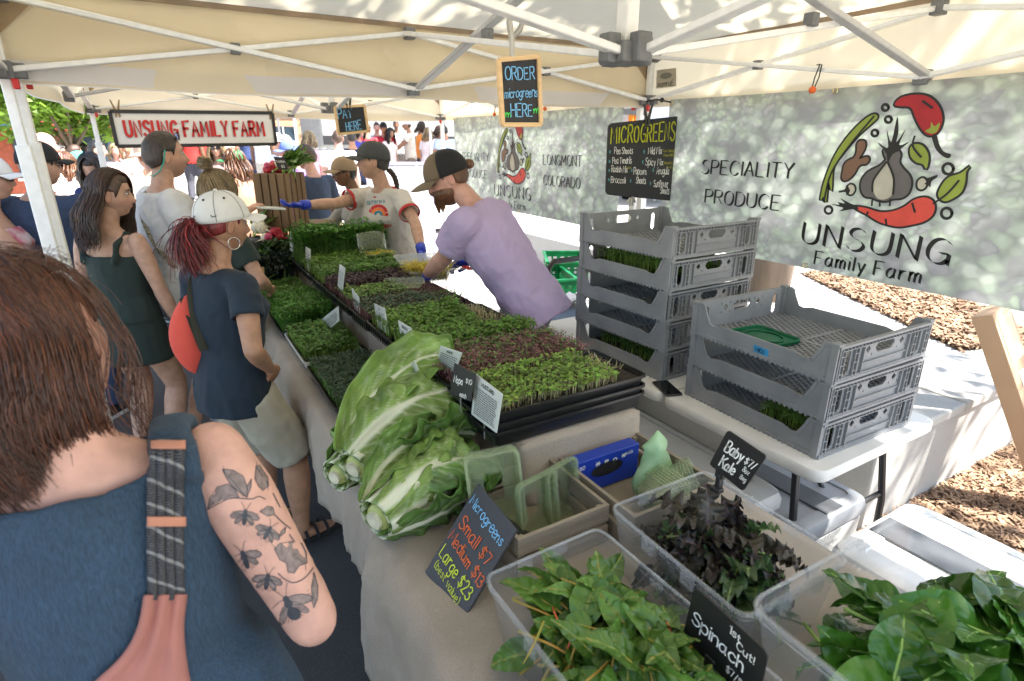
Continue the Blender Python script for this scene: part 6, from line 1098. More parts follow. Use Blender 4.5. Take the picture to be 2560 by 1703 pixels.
def decal(name, target, parent, polys, m, lift=.0012, sub=None):
    """flat print: photograph-pixel polygons / strokes laid onto the surface of an object; polys: ('f', pts) filled or ('s', pts, widthpx)"""
    dg = bpy.context.evaluated_depsgraph_get(); dg.update(); ev = target.evaluated_get(dg); me = ev.to_mesh(); mw = target.matrix_world; V = [mw @ v.co for v in me.vertices]; F = [tuple(p.vertices) for p in me.polygons]; bv = BVHTree.FromPolygons(V, F); ev.to_mesh_clear(); C0 = Vector(_C); mb = MB()
    def hit(x, y): h, nn, _, _ = bv.ray_cast(C0, Vector(ray(x, y)).normalized()); return (h + nn * lift if nn.dot(h - C0) < 0 else h - nn * lift) if h else None
    for p in polys:
        if p[0] == 'f':
            cx, cy = np.mean([q[0] for q in p[1]]), np.mean([q[1] for q in p[1]]); c = hit(cx, cy); P = [hit(*q) for q in p[1]]; Q = [hit(cx + (q[0] - cx) * .5, cy + (q[1] - cy) * .5) for q in p[1]]
            if c is None or any(q is None for q in P + Q): continue
            n = len(P); mb.add([c] + Q + P, [(0, 1 + i, 1 + (i + 1) % n) for i in range(n)] + [(1 + i, 1 + n + i, 1 + n + (i + 1) % n, 1 + (i + 1) % n) for i in range(n)])
        else:
            pts = np.array(p[1], dtype=float); T = np.gradient(pts, axis=0) if len(pts) > 2 else np.repeat([pts[-1] - pts[0]], len(pts), 0); O = np.stack([-T[:, 1], T[:, 0]], 1); O /= np.maximum(1e-6, np.linalg.norm(O, axis=1))[:, None]; w = p[2] / 2
            A, B = [hit(*(q + o * w)) for q, o in zip(pts, O)], [hit(*(q - o * w)) for q, o in zip(pts, O)]
            for i in range(len(pts) - 1):
                q = [A[i], A[i + 1], B[i + 1], B[i]]
                if all(e is not None for e in q): mb.add(q, [(0, 1, 2, 3)])
    if mb.n: return tag(mb.build(name, m, parent, smooth=False, world=True), kind='stuff')
def px_of(P): v = np.array(P) - _C; w = v @ _F; return (round(1280 + FPX * (v @ _R) / w), round(851.5 - FPX * (v @ _U) / w))
def lt(p, w):
    """world point -> arm target in local metres at the person's own scale"""
    m = Matrix.Translation(p[0]) @ Matrix.Rotation(-R(p[1]), 4, 'Z'); return tuple((m.inverted() @ Vector(w)) / (p[2] / 1.75))
NAVY = cloth_m('navy_cotton', (.008, .020, .036)); NAVY2 = cloth_m('slate_navy_cotton', (.028, .045, .085)); KHAKI = cloth_m('khaki_twill', (.42, .39, .31)); WTEE = cloth_m('white_cotton', (.66, .66, .66)); DGRN = cloth_m('dark_green_cotton', (.016, .030, .025)); BLKC = cloth_m('black_cotton', (.012, .012, .014))
LAV = cloth_m('lavender_cotton', (.44, .35, .55)); GREYT = cloth_m('grey_cotton', (.30, .30, .28)); OATM = cloth_m('oatmeal_cotton', (.56, .53, .49)); REDC = cloth_m('red_cotton', (.5, .03, .03)); TANS = cloth_m('pinkish_tan_knit', (.42, .24, .17)); PURP = cloth_m('purple_cotton', (.22, .12, .45)); ROSE = cloth_m('pale_rose_cotton', (.60, .46, .40)); CHAR = cloth_m('charcoal_cotton', (.06, .065, .068)); BEIG = cloth_m('beige_cap_twill', (.30, .22, .145)); WCAP = cloth_m('white_cap_twill', (.70, .70, .68)); DENIM = cloth_m('denim', (.03, .05, .10)); TEAL = cloth_m('teal_nylon', (.0, .28, .26)); GRNC = cloth_m('green_cap_cotton', (.02, .17, .07))
# ---- foreground customer, back to us
FGP = (Vector((-.142, .865, .004)), 2, 1.63)
fg = Person('woman in a sleeveless blue gauze top with insect tattoos on her arm', *FGP, fem=True, build=1.04, lean=3, side=-3, head=(27, 12, -27), neck=.8, armk=1.17, sk='pink', armR=((.21, .20, 1.13), (.35, -1, -.8), .6), armL=((-.22, .05, .95), (-1, -.6, 0), .5), vox=.008)
fg.body(legs_from=1)
GAUZE = weave('blue_gauze', (.030, .062, .104), .9, 230, 1.0, .2, ribs=(1.5, 1.5, .30))
mb = MB(); fg.torso(mb, .02, -.2, .475, .05, .03, .10); k = fg.k
for sd in (1, -1): sh = fg.arms[sd][0]; mb.loft([(sh - fg.ax * sd * .075 * k + fg.az * .03, fg.ay, fg.az, .085 * k, .035 * k), (sh - fg.ax * sd * .03 * k + fg.az * .022, fg.ay, fg.az, .085 * k, .045 * k), (sh - fg.ax * sd * .016 * k + fg.az * .014, fg.ay, fg.az, .084 * k, .046 * k)], 14, 0, .01)
fg_top = fg.garment('top', mb, GAUZE, .006, it=8)
fg.pants(DENIM, 'ankle', name='trousers'); fg.shoes(BLKC)
fg.scalp(HR['auburn'], (.05, -.05, -.09), .008, .002)
rnd = random.Random(3)
fg.long_hair(HR['auburn'], 5600, .22, .0007, .010, 1.05, .03, 'hair_strands', -.01, .45, .009, 20, 14, tuck=True, puff=.003)
fg.long_hair(HR['auburn'], 160, .26, .0007, .014, .95, .03, 'loose_locks', -.01, .5, .012, 20, 14, puff=.004)
out = []
for i in range(120):                                       # flyaways over the crown
    az = rnd.uniform(-3.1, 3.1); d = Vector((math.sin(az) * .8, math.cos(az) * .6, rnd.uniform(.3, .9))).normalized(); p = Vector((d.x * .09, d.y * .115, d.z * .135)); t_ = d.cross(Vector((rnd.gauss(0, 1), rnd.gauss(0, 1), rnd.gauss(0, 1)))).normalized(); L = rnd.uniform(.03, .09); out.append([fg.H(*(p + t_ * L * u + d * .014 * math.sin(u * 3.1))) for u in np.linspace(0, 1, 8)])
strand_mesh('flyaways', fg.t, out, np.full(8, .0004), HR['auburn'])
# ---- woman in the white cap
CWP = (Vector((.115, 2.40, .004)), 62, 1.56)
cw = Person('woman in a white cap and navy tee with her hand on her hip', *CWP, fem=True, build=1.08, lean=2, head=(8, 6, 0), sk='tan', armR=((.185, .06, 1.01), (1, -.95, 0), .9, (1, 0, 0)), armL=None, legs=((.12, .17), (-.10, .12)), bust=1.7, vox=.008)
cw.body(legs_from=1, feet=True); cw_sh = cw.shirt(NAVY, -.13, .50, .012, .02, .495, amp=.007); cw.pants(KHAKI, 'knee', .022, 'cargo_shorts', .008)
cw.scalp(HR['red'], (.05, -.03, -.07), .006); cw.cap(WCAP, tilt=10, z=.016, seam=M('cap_thread', (.25, .25, .25), .7))
tz = [cw.H(0, -.115, -.005), cw.H(0, -.145, -.03), cw.H(.0, -.15, -.075), cw.H(.0, -.135, -.12), cw.H(0, -.12, -.15)]
cw.flow(HR['red'], lambda: (rnd.uniform(-.8, .8), -1, rnd.uniform(-.6, -.05)), (0, -.112, -.008), tz, 620, .0014, .010, 8, 'ponytail', .010, 10)
e = cw.H(.082, -.002, -.052); b = MB(); b.tube([e + (cw.hrot @ Vector((.002, .022 * math.sin(t), -.022 + .022 * math.cos(t)))) for t in np.linspace(0, 6.283, 25)], .0018, 6); b.build('hoop_earring', M('silver', (.8, .8, .78), .2, metal=1), cw.t)
for sd in (1, -1):                                         # sandals
    hp, kn, an = cw.legs[sd]; d = Vector((sd * .18, 1, 0)).normalized(); g = Vector((an.x, an.y, .0)); x = Vector((d.y, -d.x, 0)); b = MB(); b.rings([[g + d * (y * .25 - .07) + x * (w_ * .05) + Vector((0, 0, z)) for y, w_ in [(0, .6), (.3, .75), (.7, .95), (.95, .6), (1.02, 0), (.95, -.7), (.7, -.95), (.3, -.75), (0, -.6)]] for z in (.0, .028)]); sa = b.build('sandal', BLKC, cw.t, ang=40, bevel=.004)
    for y in (.0, .05, .10): b = MB(); b.tube([g + d * y + x * .05 * math.cos(t) + Vector((0, 0, .02 + .055 * math.sin(t))) for t in np.linspace(0, 3.14, 9)], .008, 6); b.build('sandal_strap', BLKC, sa)
# her sling bag
bagp = onY(490, 862, 2.42); bg_ = thing('sling_bag', 'coral and teal sling bag on the back of the woman in the white cap', 'bag', bagp)
def bagside(col, a0, a1, nm): b = MB(); b.grid(lambda u, v: bagp + Vector((.075 * math.sin(v * math.pi) ** .7 * math.cos(a0 + (a1 - a0) * u) - .02 * v, .05 * math.sin(v * math.pi) ** .7 * math.sin(a0 + (a1 - a0) * u), .20 - .32 * v)), 12, 14); b.build(nm, col, bg_, ang=180, world=True)
bagside(cloth_m('coral_nylon', (.72, .09, .06)), R(185), R(330), 'front_panel'); bagside(cloth_m('teal_print', (.02, .22, .19)), R(-30), R(80), 'side_panel'); bagside(cloth_m('plum_nylon', (.045, .008, .03)), R(80), R(185), 'back_panel')
def strap_over(pts, target, parent, m, name, w=.034, lift=.004):
    P_ = cat_spline(pts, 6); b = MB(); b.tube(P_, w / 2, 8, flat=.14); b.build(name, m, parent, ang=60, world=True)
mw = cw.t.matrix_basis; Wd = lambda p: mw @ Vector(p)
shL = Wd(cw.T(-.07, -.045, .495)); strap_over([bagp + Vector((-.01, 0, .19)), Wd(cw.T(.03, -.135, .18)), Wd(cw.T(-.0, -.135, .30)), Wd(cw.T(-.045, -.105, .43)), shL, Wd(cw.T(-.095, .05, .47)), Wd(cw.T(-.09, .16, .36))], None, bg_, M('olive_webbing', (.035, .035, .022), .8), 'strap')
# ---- young woman in the dark dress
GP = (Vector((-.28, 3.56, .004)), 42, 1.60)
gi = Person('long-haired young woman in a short dark green dress, looking sideways', *GP, fem=True, build=1.10, lean=1, head=(52, 4, 0), sk='fair', armR=((.25, .10, .86), (.6, -1, 0), .7), armL=((-.2, .1, .9), (-1, -.5, 0), .5), legs=((.09, .04), (-.10, -.02)), vox=.008)
gi.body(legs_from=1); mb = MB(); gi.torso(mb, .013, .0, .37, 0, .02); k = gi.k
mb.loft([(gi.pel + Vector((0, 0, z)) * k, Vector((1, 0, 0)), Vector((0, 1, 0)), rx * k, ry * k) for z, rx, ry in ((.12, .15, .12), (.02, .185, .14), (-.1, .205, .155), (-.26, .215, .165))], 22, 0, .06)
for sd in (1, -1): mb.tube([gi.T(sd * .10, -.115, .33), gi.T(sd * .115, -.09, .44), gi.T(sd * .105, -.01, .485), gi.T(sd * .10, .085, .42), gi.T(sd * .095, .13, .34)], .019, 10, flat=.55)
gi.garment('dress', mb, DGRN, .005); gi.shoes(cloth_m('grey_trainer', (.28, .29, .26)), sock=WTEE); gi.scalp(HR['brown'], (.062, -.05, -.09), .012); gi.brows(HR['dark']); gi.long_hair(HR['brown'], 1100, .27, .0019, .012, .75, .09, part=.012, tuck=True)
# ---- tall man in the white tee
TMP = (Vector((-.02, 3.80, .004)), 76, 1.79)
tm = Person('tall smiling man in a white tee with blue sunglasses pushed up', *TMP, fem=False, build=1.08, lean=2, head=(4, -2, 0), sk='fair', armR=((.10, .32, 1.08), (1, -.6, -.4), .8), armL=((-.12, .30, 1.05), (-1, -.5, -.3), .8), smile=1, legs=((.12, -.1), (-.12, .15)))
tm.body(legs_from=1); tm_sh = tm.shirt(WTEE, -.16, .80, .024, .03, .50, sl_g=.024, amp=.014); tm.pants(NAVY, 'mid', .025); tm.shoes(WTEE); tm.scalp(HR['dark'], (.068, -.035, -.075), .009, .0025); tm.brows(HR['dark']); tm.glasses(BLK, LENSB, up=1)
b = MB(); b.tube([tm.H(.026 * t, .096 - .25 * (.026 * t) ** 2 * 10, -.046 - .006 * abs(t)) for t in np.linspace(-1, 1, 7)], .004, 6); b.build('moustache', HR['dark'], tm.t)
b = MB(); b.tube([tm.H(.088, -.012, .03), tm.H(.09, -.03, -.03), tm.H(.075, -.055, -.075), tm.H(.03, -.085, -.10), tm.H(-.05, -.085, -.10)], .0035, 6); b.build('glasses_cord', M('teal_cord', (.03, .35, .27), .5), tm.t)
# ---- woman with the bun
BNP = (Vector((.19, 3.50, .004)), 58, 1.60)
bn = Person('woman in a dark green tee with blond hair in a high bun', *BNP, fem=True, build=1.12, lean=2, head=(14, 4, 0), sk='fair', armR=((.12, .24, 1.02), (1, -.7, -.3), .6), armL=(lt(BNP, onY(622, 527, 3.98)), (-.4, -.4, -1), .7, (0, 0, 1)))
bn.body(); bn.shirt(DGRN, -.15, .62, .018, .03, .50); bn.pants(CHAR, 'ankle', name='trousers'); bn.shoes(BLKC); bn.scalp(HR['blond'], (.058, -.035, -.075), .008); bn.glasses(M('tortoise', (.08, .03, .015), .3), thick=.0018)
def up_root(): az = rnd.uniform(-3.1, 3.1); return (math.sin(az), math.cos(az) * .9, rnd.uniform(-.75, .4))
bn.flow(HR['blond'], up_root, (0, -.055, .128), None, 900, .0015, .010, 12, 'swept_hair'); out = []
for i in range(420): a0 = rnd.uniform(0, 6.28); r_ = rnd.uniform(.02, .043); zz = rnd.uniform(-.02, .035); out.append([bn.H(r_ * math.cos(a0 + t) * (1 - abs(zz) * 6), -.058 + r_ * math.sin(a0 + t) * (1 - abs(zz) * 6), .150 + zz + .008 * math.sin(2 * t)) for t in np.linspace(0, 3, 10)])
strand_mesh('bun', bn.t, out, np.full(10, .002), HR['blond'])
# ---- man in the slate tee and black cap, woman at the left edge
nm = Person('man in a slate blue tee and black cap seen from behind', (-.64, 4.40, .004), 22, 1.73, fem=False, build=1.12, head=(38, 4, 0), sk='fair', armR=((.18, .28, 1.1), (1, -.4, -.4), .7), armL=((-.26, .16, 1.05), (-1, -.6, 0), .7))
nm.body(); nm.shirt(NAVY2, -.15, .72, .022, .03, .50, sl_g=.022, amp=.010); nm.pants(DENIM, 'ankle', name='jeans'); nm.shoes(BLKC); nm.scalp(HR['dark'], (.06, -.04, -.08), .006); nm.cap(BLKC, tilt=8); nm.glasses(BLK, LENSD)
FLOR = M('floral_print', (.55, .10, .16), .8, .1, 16, col2=(.62, .62, .60), trans=0)
le = Person('woman in a white cap, sunglasses and floral top with teal sling', (-.86, 4.30, .004), 88, 1.66, fem=True, build=1.1, head=(5, 2, 0), sk='fair', armR=((.16, .30, .95), (1, -.6, -.2), .6))
le.body(legs_from=1); le.shirt(FLOR, -.12, .0, .014, .02, .42, name='floral_top'); le.pants(GREYT, 'short'); le.shoes(WTEE); le.scalp(HR['brown'], (.06, -.04, -.08), .008); le.cap(WCAP); le.glasses(BLK, LENSD, thick=.003, big=1.1)
t = thing('hip_bag', 'bright teal bag slung across the woman in the floral top', 'bag', (-.75, 4.16, .93)); b = MB(); b.rings([[(.10 * kk * math.cos(a) + .02, .07 * kk * math.sin(a), z) for a in [6.283 * i / 18 for i in range(18)]] for z, kk in ((-.09, .3), (-.07, .8), (0, 1.05), (.07, .8), (.085, .3))]); b.build('bag_body', TEAL, t, ang=80)
# ---- vendors
VFP = (Vector((1.42, 4.08, 0)), -112, 1.75)
vf = Person('woman vendor in a ringer tee and charcoal cap passing a package across', *VFP, fem=True, build=1.08, lean=13, head=(38, -4, 0), sk='fair', armR=(lt(VFP, onY(725, 517, 4.02)), (.2, -.2, -1), .55, (0, 0, -1)), armL=(lt(VFP, onX(1055, 632, 1.36)), (-1, -.6, 0), .7), gloves='both', vox=.008)
vf.body(); vf_sh = vf.shirt(OATM, -.14, .60, .018, .02, .50, amp=.012); vf.pants(BLKC, 'ankle', name='trousers'); vf.shoes(BLKC); vf.scalp(HR['dark'], (.06, -.035, -.07), .008); vf.cap(CHAR, tilt=4); vf.brows(HR['dark'])
for sd in (1, -1):
    sh, el, wr, *_ = vf.arms[sd]; e_ = sh + (el - sh) * .60; d_ = (el - sh).normalized(); mb = MB(); x_ = d_.orthogonal().normalized(); y_ = d_.cross(x_); mb.rings([[e_ + d_ * o_ + (x_ * math.cos(a) + y_ * math.sin(a)) * .0715 * vf.k for a in [6.283 * i / 24 for i in range(24)]] for o_ in (-.016, .008)], cap=False); mb.build('sleeve_band', REDC, vf.t, ang=180, solid=.004)
mb = MB(); mb.tube([vf.T(.088 * math.cos(a), -.012 + .082 * math.sin(a), .492 - .022 * max(0, math.sin(a))) for a in np.linspace(0, 6.283, 30)], .009, 6); mb.build('collar_band', REDC, vf.t)
tb = [vf.H(.03, -.11, -.05), vf.H(.05, -.15, -.10), vf.H(.06, -.17, -.19), vf.H(.06, -.16, -.30)]
for ph in (0, 2.1, 4.2): b = MB(); P_ = cat_spline(tb, 8); b.tube([Vector(p) + Vector((math.cos(i * .8 + ph), math.sin(i * .8 + ph), 0)) * .010 for i, p in enumerate(P_)], [.014 - .0003 * i for i in range(len(P_))], 7); b.build('braid', HR['dark'], vf.t)
VMP = (Vector((1.57, 2.48, 0)), -38, 1.82)
vm = Person('bearded man vendor in a lavender tee bending over the trays', *VMP, fem=False, build=1.04, lean=36, head=(-32, 22, 0), neck=1.25, sk='pink', armL=(lt(VMP, onX(1058, 698, 1.19)), (-.6, -.8, -.35), .9, (-.3, 0, 1)), armR=(lt(VMP, onX(1175, 655, 1.52)), (.6, -.3, -1), .9, (.6, 0, 1)), gloves='both', vox=.008)
vm.body(); vm_sh = vm.shirt(LAV, -.16, .62, .022, .03, .515, sl_g=.024, amp=.012); vm.pants(cloth_m('grey_trousers', (.10, .11, .13)), 'ankle', name='trousers'); vm.shoes(BLKC); vm.scalp(HR['ginger'], (.06, -.035, -.07), .007, .002); vm.brows(HR['ginger'])
vm.cap(cloth_m('olive_tan_twill', (.17, .125, .08)), tilt=2, z=.014, brim=.085); hv, hf, _ = HEADS[(False, 0)]
b = MB(); b.grid(lambda u, v: Vector(vm.capdome(.19 + .62 * u, v)) + (Vector(vm.capdome(.19 + .62 * u, v)) - vm.hc).normalized() * .003, 26, 10); b.build('cap_back', BLKC, vm.t, ang=180, solid=.002)
out = []
for i in range(1100): a = rnd.uniform(-1.35, 1.35); z = rnd.uniform(-.10, -.045) if abs(a) < .9 else rnd.uniform(-.08, -.0); x, y = .066 * math.sin(a), .088 * math.cos(a) + (.006 if abs(a) < .5 else 0); L = .026 * math.cos(a * .8) + .008; out.append([vm.H(x * (1 - .35 * t), y * (1 + .10 * t) + .01 * t, z - L * t - .012 * t * t) for t in np.linspace(0, 1, 6)])
bv_ = hv.copy()
for j in range(bv_.shape[0]):
    for i in range(bv_.shape[1]):
        p = bv_[j, i]; kk = max(0, min(1, (-.030 - p[2] + .25 * min(0, p[1] - .05)) / .02 + .2)) * max(0, min(1, (p[1] + .01) / .02)) * (0 if abs(p[0]) < .018 and -.068 < p[2] < -.052 else 1); d_ = p / np.linalg.norm(p); bv_[j, i] = p + d_ * ((.016 + .004 * noise.noise(tuple(p * 90))) * kk - (1 - kk) * .01)
b = MB(); b.add(bv_.reshape(-1, 3) @ np.array(vm.hrot).T * vm.k + np.array(vm.hc), hf); b.build('beard_base', HR['ginger'], vm.t, ang=180)
strand_mesh('beard', vm.t, out, np.array([.0015, .002, .002, .0017, .0012, .0005]), HR['ginger'])
mb = MB(); mb.ball(vm.H(0, -.125, .02), (.026, .03, .026), 12, 9); mb.build('hair_bun', HR['ginger'], vm.t)
s_ = thing('scissors', 'red handled scissors in the gloved hand of the bending man', 'scissors', onX(1150, 672, 1.42)); q0 = Vector(onX(1150, 672, 1.42))
for sg in (1, -1):
    b = MB(); b.tube([q0 + Vector((-.02 * sg * 0 + .018 * math.cos(a) + .05, .026 * sg + .022 * math.sin(a), .0)) for a in np.linspace(0, 6.283, 17)], .005, 6); b.build('finger_loop', REDP, s_, world=True)
    b = MB(); b.bar(q0 + Vector((.03, .022 * sg, 0)), q0 + Vector((-.10, -.006 * sg, .003 * sg)), .010, .003); b.build('blade', M('steel_blade', (.6, .6, .6), .25, metal=1), s_, world=True)
pk = thing('paper_tray', 'flat white package passed between customer and vendor', 'package', onY(676, 520, 4.0)); b = MB(); b.box(onY(676, 520, 4.0), (.17, .10, .012), Matrix.Rotation(R(6), 3, 'Y')); b.build('package_body', CARD, pk, bevel=.003, world=True)
BCP = (Vector((1.46, 4.88, 0)), -92, 1.64)
bc = Person('woman in a beige cap and sunglasses pointing behind the table', *BCP, fem=True, build=1.0, lean=14, head=(0, 4, 0), sk='brown', armR=((.10, .52, 1.16), (.4, -.2, -1), .25, (0, 0, -1)), armL=((-.08, .45, 1.02), (-.4, -.2, -1), .5, (0, 0, -1)))
bc.body(); bc.shirt(GREYT, -.12, .8, .016, .02, .50, long=.75); bc.pants(DENIM, 'ankle', name='jeans'); bc.shoes(BLKC); bc.scalp(HR['black'], (.06, -.04, -.08), .010); bc.cap(BEIG); bc.glasses(BLK, LENSD, thick=.003, big=1.1)
nb_ = Person('young man with glasses in a navy tee turned towards the stall', (1.30, 6.15, 0), -25, 1.72, fem=False, build=.95, head=(-45, 6, 0), sk='pink', armL=((-.18, .25, 1.0), (-1, -.5, -.2), .5)); nb_.body(); nb_.shirt(NAVY2, -.14, .75, .02, .03, .50); nb_.pants(CHAR, 'ankle', name='trousers'); nb_.shoes(WTEE); nb_.scalp(HR['brown'], (.06, -.035, -.065), .010); nb_.glasses(BLK, thick=.0018)
# ================================================================ prints, tattoos and the foreground strap
def bvh_of(target):
    dg = bpy.context.evaluated_depsgraph_get(); dg.update(); ev = target.evaluated_get(dg); me = ev.to_mesh(); mw = target.matrix_world; bv = BVHTree.FromPolygons([mw @ v.co for v in me.vertices], [tuple(p.vertices) for p in me.polygons]); ev.to_mesh_clear(); return bv
def drape(name, bv, left, right, m, parent, lift=.006, th=.004, nu=8, nv=40, prof=None):
    """a strip of cloth lying on a surface; its two edges are given in photograph pixels"""
    L, Rr = [np.array(cat_spline(e, 8)) for e in (left, right)]; C0 = Vector(_C); b = MB(); rows = []; last = [.6] * (nu + 1)
    for j in range(nv + 1):
        row = []
        for i in range(nu + 1):
            f = j / nv * (len(L) - 1); k = min(int(f), len(L) - 2); g = j / nv * (len(Rr) - 1); k2 = min(int(g), len(Rr) - 2); p = (L[k] * (1 - f + k) + L[k + 1] * (f - k)) * (1 - i / nu) + (Rr[k2] * (1 - g + k2) + Rr[k2 + 1] * (g - k2)) * (i / nu)
            d = Vector(ray(*p)).normalized(); h, nn, _, dist = bv.ray_cast(C0, d); dist = (dist - lift) if h else last[i]; dist = min(dist, last[i] + .02) if j else dist; last[i] = dist; row.append(C0 + d * (dist - (prof(i / nu) if prof else 0)))
        rows.append(row)
    v = [p for r in rows for p in r]; b.add(v, [(j * (nu + 1) + i, j * (nu + 1) + i + 1, (j + 1) * (nu + 1) + i + 1, (j + 1) * (nu + 1) + i) for j in range(nv) for i in range(nu)]); o = b.build(name, m, parent, ang=180, world=True, solid=th); return o
def knit():
    m, n, l, p = nodemat('knit_rope'); p.inputs['Roughness'].default_value = .9; tc = n.new('ShaderNodeTexCoord')
    w = n.new('ShaderNodeTexWave'); w.bands_direction = 'Z'; w.inputs['Scale'].default_value = 95; w.inputs['Distortion'].default_value = 3; w.inputs['Detail Scale'].default_value = 6; l.new(tc.outputs['Object'], w.inputs['Vector'])
    w2 = n.new('ShaderNodeTexWave'); w2.bands_direction = 'DIAGONAL'; w2.inputs['Scale'].default_value = 14; w2.inputs['Distortion'].default_value = 2; l.new(tc.outputs['Object'], w2.inputs['Vector'])
    c1 = n.new('ShaderNodeValToRGB'); c1.color_ramp.elements[0].position = .5; c1.color_ramp.elements[0].color = (.015, .016, .02, 1); c1.color_ramp.elements[1].position = .8; c1.color_ramp.elements[1].color = (.10, .10, .11, 1); l.new(w.outputs['Fac'], c1.inputs[0])
    c2 = n.new('ShaderNodeValToRGB'); c2.color_ramp.elements[0].position = .93; c2.color_ramp.elements[0].color = (0, 0, 0, 1); c2.color_ramp.elements[1].position = .97; l.new(w2.outputs['Fac'], c2.inputs[0])
    mx = n.new('ShaderNodeMix'); mx.data_type = 'RGBA'; l.new(c2.outputs[0], mx.inputs[0]); l.new(c1.outputs[0], mx.inputs[6]); mx.inputs[7].default_value = (.22, .22, .22, 1); l.new(mx.outputs[2], p.inputs['Base Color']); return m
bvt = bvh_of(fg_top); sb = thing('shoulder_strap', 'dark knitted rope strap with pink cloth on the blue gauze back', 'bag strap', (.0, .70, 1.1)); PNK = cloth_m('dusty_pink_cotton', (.42, .17, .135)); LTH = cloth_m('tan_band', (.50, .22, .14))
KN = knit(); ex = lambda a, b_: [(a, 1100), (a - 2, 1230), (a - 3, 1360), (a + 1, 1500)]
for i in range(4):
    x0, x1 = 371 + i * 22.5, 371 + (i + 1) * 22.5; drape('knit_cord', bvt, ex(x0, 0), ex(x1 - 1, 0), KN, sb, .008, .003, 5, 60, lambda u: .005 * math.sin(u * math.pi))
for y0, y1 in ((1102, 1122), (1292, 1316)): drape('band', bvt, [(368, y0), (368, y1)], [(464, y0), (464, y1)], LTH, sb, .016, .003, 8, 4)
drape('pink_cloth', bvt, [(362, 1488), (345, 1570), (305, 1640), (225, 1715)], [(466, 1486), (458, 1560), (462, 1630), (476, 1715)], PNK, sb, .012, .004, 14, 30, lambda u: .006 * math.sin(u * 17))
# tattoos on the foreground arm
INKT = M('tattoo_ink', (.03, .034, .045), .5, .3, 90); INKL = M('tattoo_shade', (.21, .155, .14), .5, .3, 90)
tz_ = lambda u, v: (u / 2.23, 1000 + v / 2.23)
def ell(cx, cy, a, b_, rot=0, n=14): c, s_ = math.cos(rot), math.sin(rot); return [(cx + a * math.cos(t) * c - b_ * math.sin(t) * s_, cy + a * math.cos(t) * s_ + b_ * math.sin(t) * c) for t in [6.283 * i / n for i in range(n)]]
def bug(cx, cy, s_, rot, wings=1.0, shade=True):
    dk, lg = [], []; c, q = math.cos(rot), math.sin(rot); T = lambda x, y: tz_(cx + (x * c - y * q) * s_, cy + (x * q + y * c) * s_); E = lambda x, y, a, b_, r=0: [T(*p) for p in ell(x, y, a, b_, r)]
    dk += [('f', E(0, -22, 9, 10)), ('f', E(0, -8, 12, 12)), ('f', E(0, 18, 10, 20))]
    for sd in (1, -1):
        lg.append(('f', E(sd * 32, -6, 32 * wings, 14, sd * .35))); lg.append(('f', E(sd * 24, 14, 24 * wings, 10, sd * .9))); w_ = E(sd * 32, -6, 32 * wings, 14, sd * .35); dk.append(('s', w_ + w_[:1], 1.6)); w_ = E(sd * 24, 14, 24 * wings, 10, sd * .9); dk.append(('s', w_ + w_[:1], 1.4))
        dk += [('s', [T(sd * 6, -8), T(sd * (56 * wings), -18 + 10 * k)], 1.0) for k in range(3)]; dk += [('s', [T(sd * 4, -30), T(sd * 12, -48), T(sd * 22, -62)], 1.2)]; dk += [('s', [T(sd * (10 + 6 * k), 34 - 4 * k), T(sd * (14 + 9 * k), 44 - 4 * k)], 1.1) for k in range(4)]
    return dk, lg
DK, LG = [], []
for a in ((1365, 650, 1.3, .1), (1492, 738, 1.2, .5), (1366, 885, 1.55, -.35), (1490, 1008, 1.35, .15)): d_, l_ = bug(*a); DK += d_; LG += l_
d_, l_ = bug(1615, 1150, 2.0, -.45, 1.2); DK += d_; LG += l_; DK += [('f', [tz_(*p) for p in ell(1640, 1190, 40, 36, .5)])]; LG += [('s', [tz_(1608 + 8 * k, 1175 + 14 * k), tz_(1665 + 4 * k, 1160 + 16 * k)], 3.2) for k in range(3)]
for P_, vn in (([(1240, 385), (1300, 392), (1355, 425), (1378, 490), (1376, 545), (1335, 515), (1285, 470), (1255, 420)], 6), ([(1160, 610), (1172, 545), (1212, 485), (1268, 468), (1312, 500), (1334, 542), (1270, 552), (1205, 585)], 6), ([(1448, 622), (1490, 592), (1520, 600), (1530, 640), (1495, 648)], 4), ([(1748, 960), (1735, 1040), (1738, 1120), (1748, 1160), (1768, 1110), (1770, 1040)], 5), ([(1550, 770), (1570, 730), (1592, 708), (1588, 738)], 2), ([(1400, 440), (1398, 490), (1378, 540), (1376, 480)], 2), ([(1530, 830), (1560, 800), (1620, 790), (1680, 800), (1705, 850), (1710, 910), (1665, 925), (1640, 965), (1605, 960), (1598, 910), (1560, 890)], 7), ([(1425, 370), (1445, 365), (1462, 395), (1490, 430), (1495, 480), (1465, 505), (1440, 480), (1420, 440)], 5)):
    Q = [tz_(*p) for p in P_]; LG.append(('f', Q)); DK.append(('s', Q + Q[:1], 1.8)); c_ = np.mean(Q, axis=0); a_, b_ = np.array(Q[0]), np.array(Q[len(Q) // 2]); DK.append(('s', [tuple(a_), tuple(b_)], 1.3)); DK += [('s', [tuple(a_ + (b_ - a_) * (k + .5) / vn), tuple(a_ + (b_ - a_) * (k + .5) / vn + (np.array(Q[(k + 1) % len(Q)]) - c_) * .5)], 1.0) for k in range(vn)]
for P_ in ([(1300, 545), (1400, 552), (1440, 538), (1480, 555)], [(1530, 640), (1570, 680), (1620, 720)], [(1550, 965), (1590, 1000), (1640, 1018), (1700, 990), (1745, 935)], [(1610, 750), (1640, 790)], [(1520, 520), (1560, 600)]): DK.append(('s', [tuple(p) for p in cat_spline([tz_(*q) for q in P_], 4)], 2.4))
decal('tattoo_shading', fg.bo, fg.t, LG, INKL, .0006); decal('tattoo_lines', fg.bo, fg.t, DK, INKT, .0010)
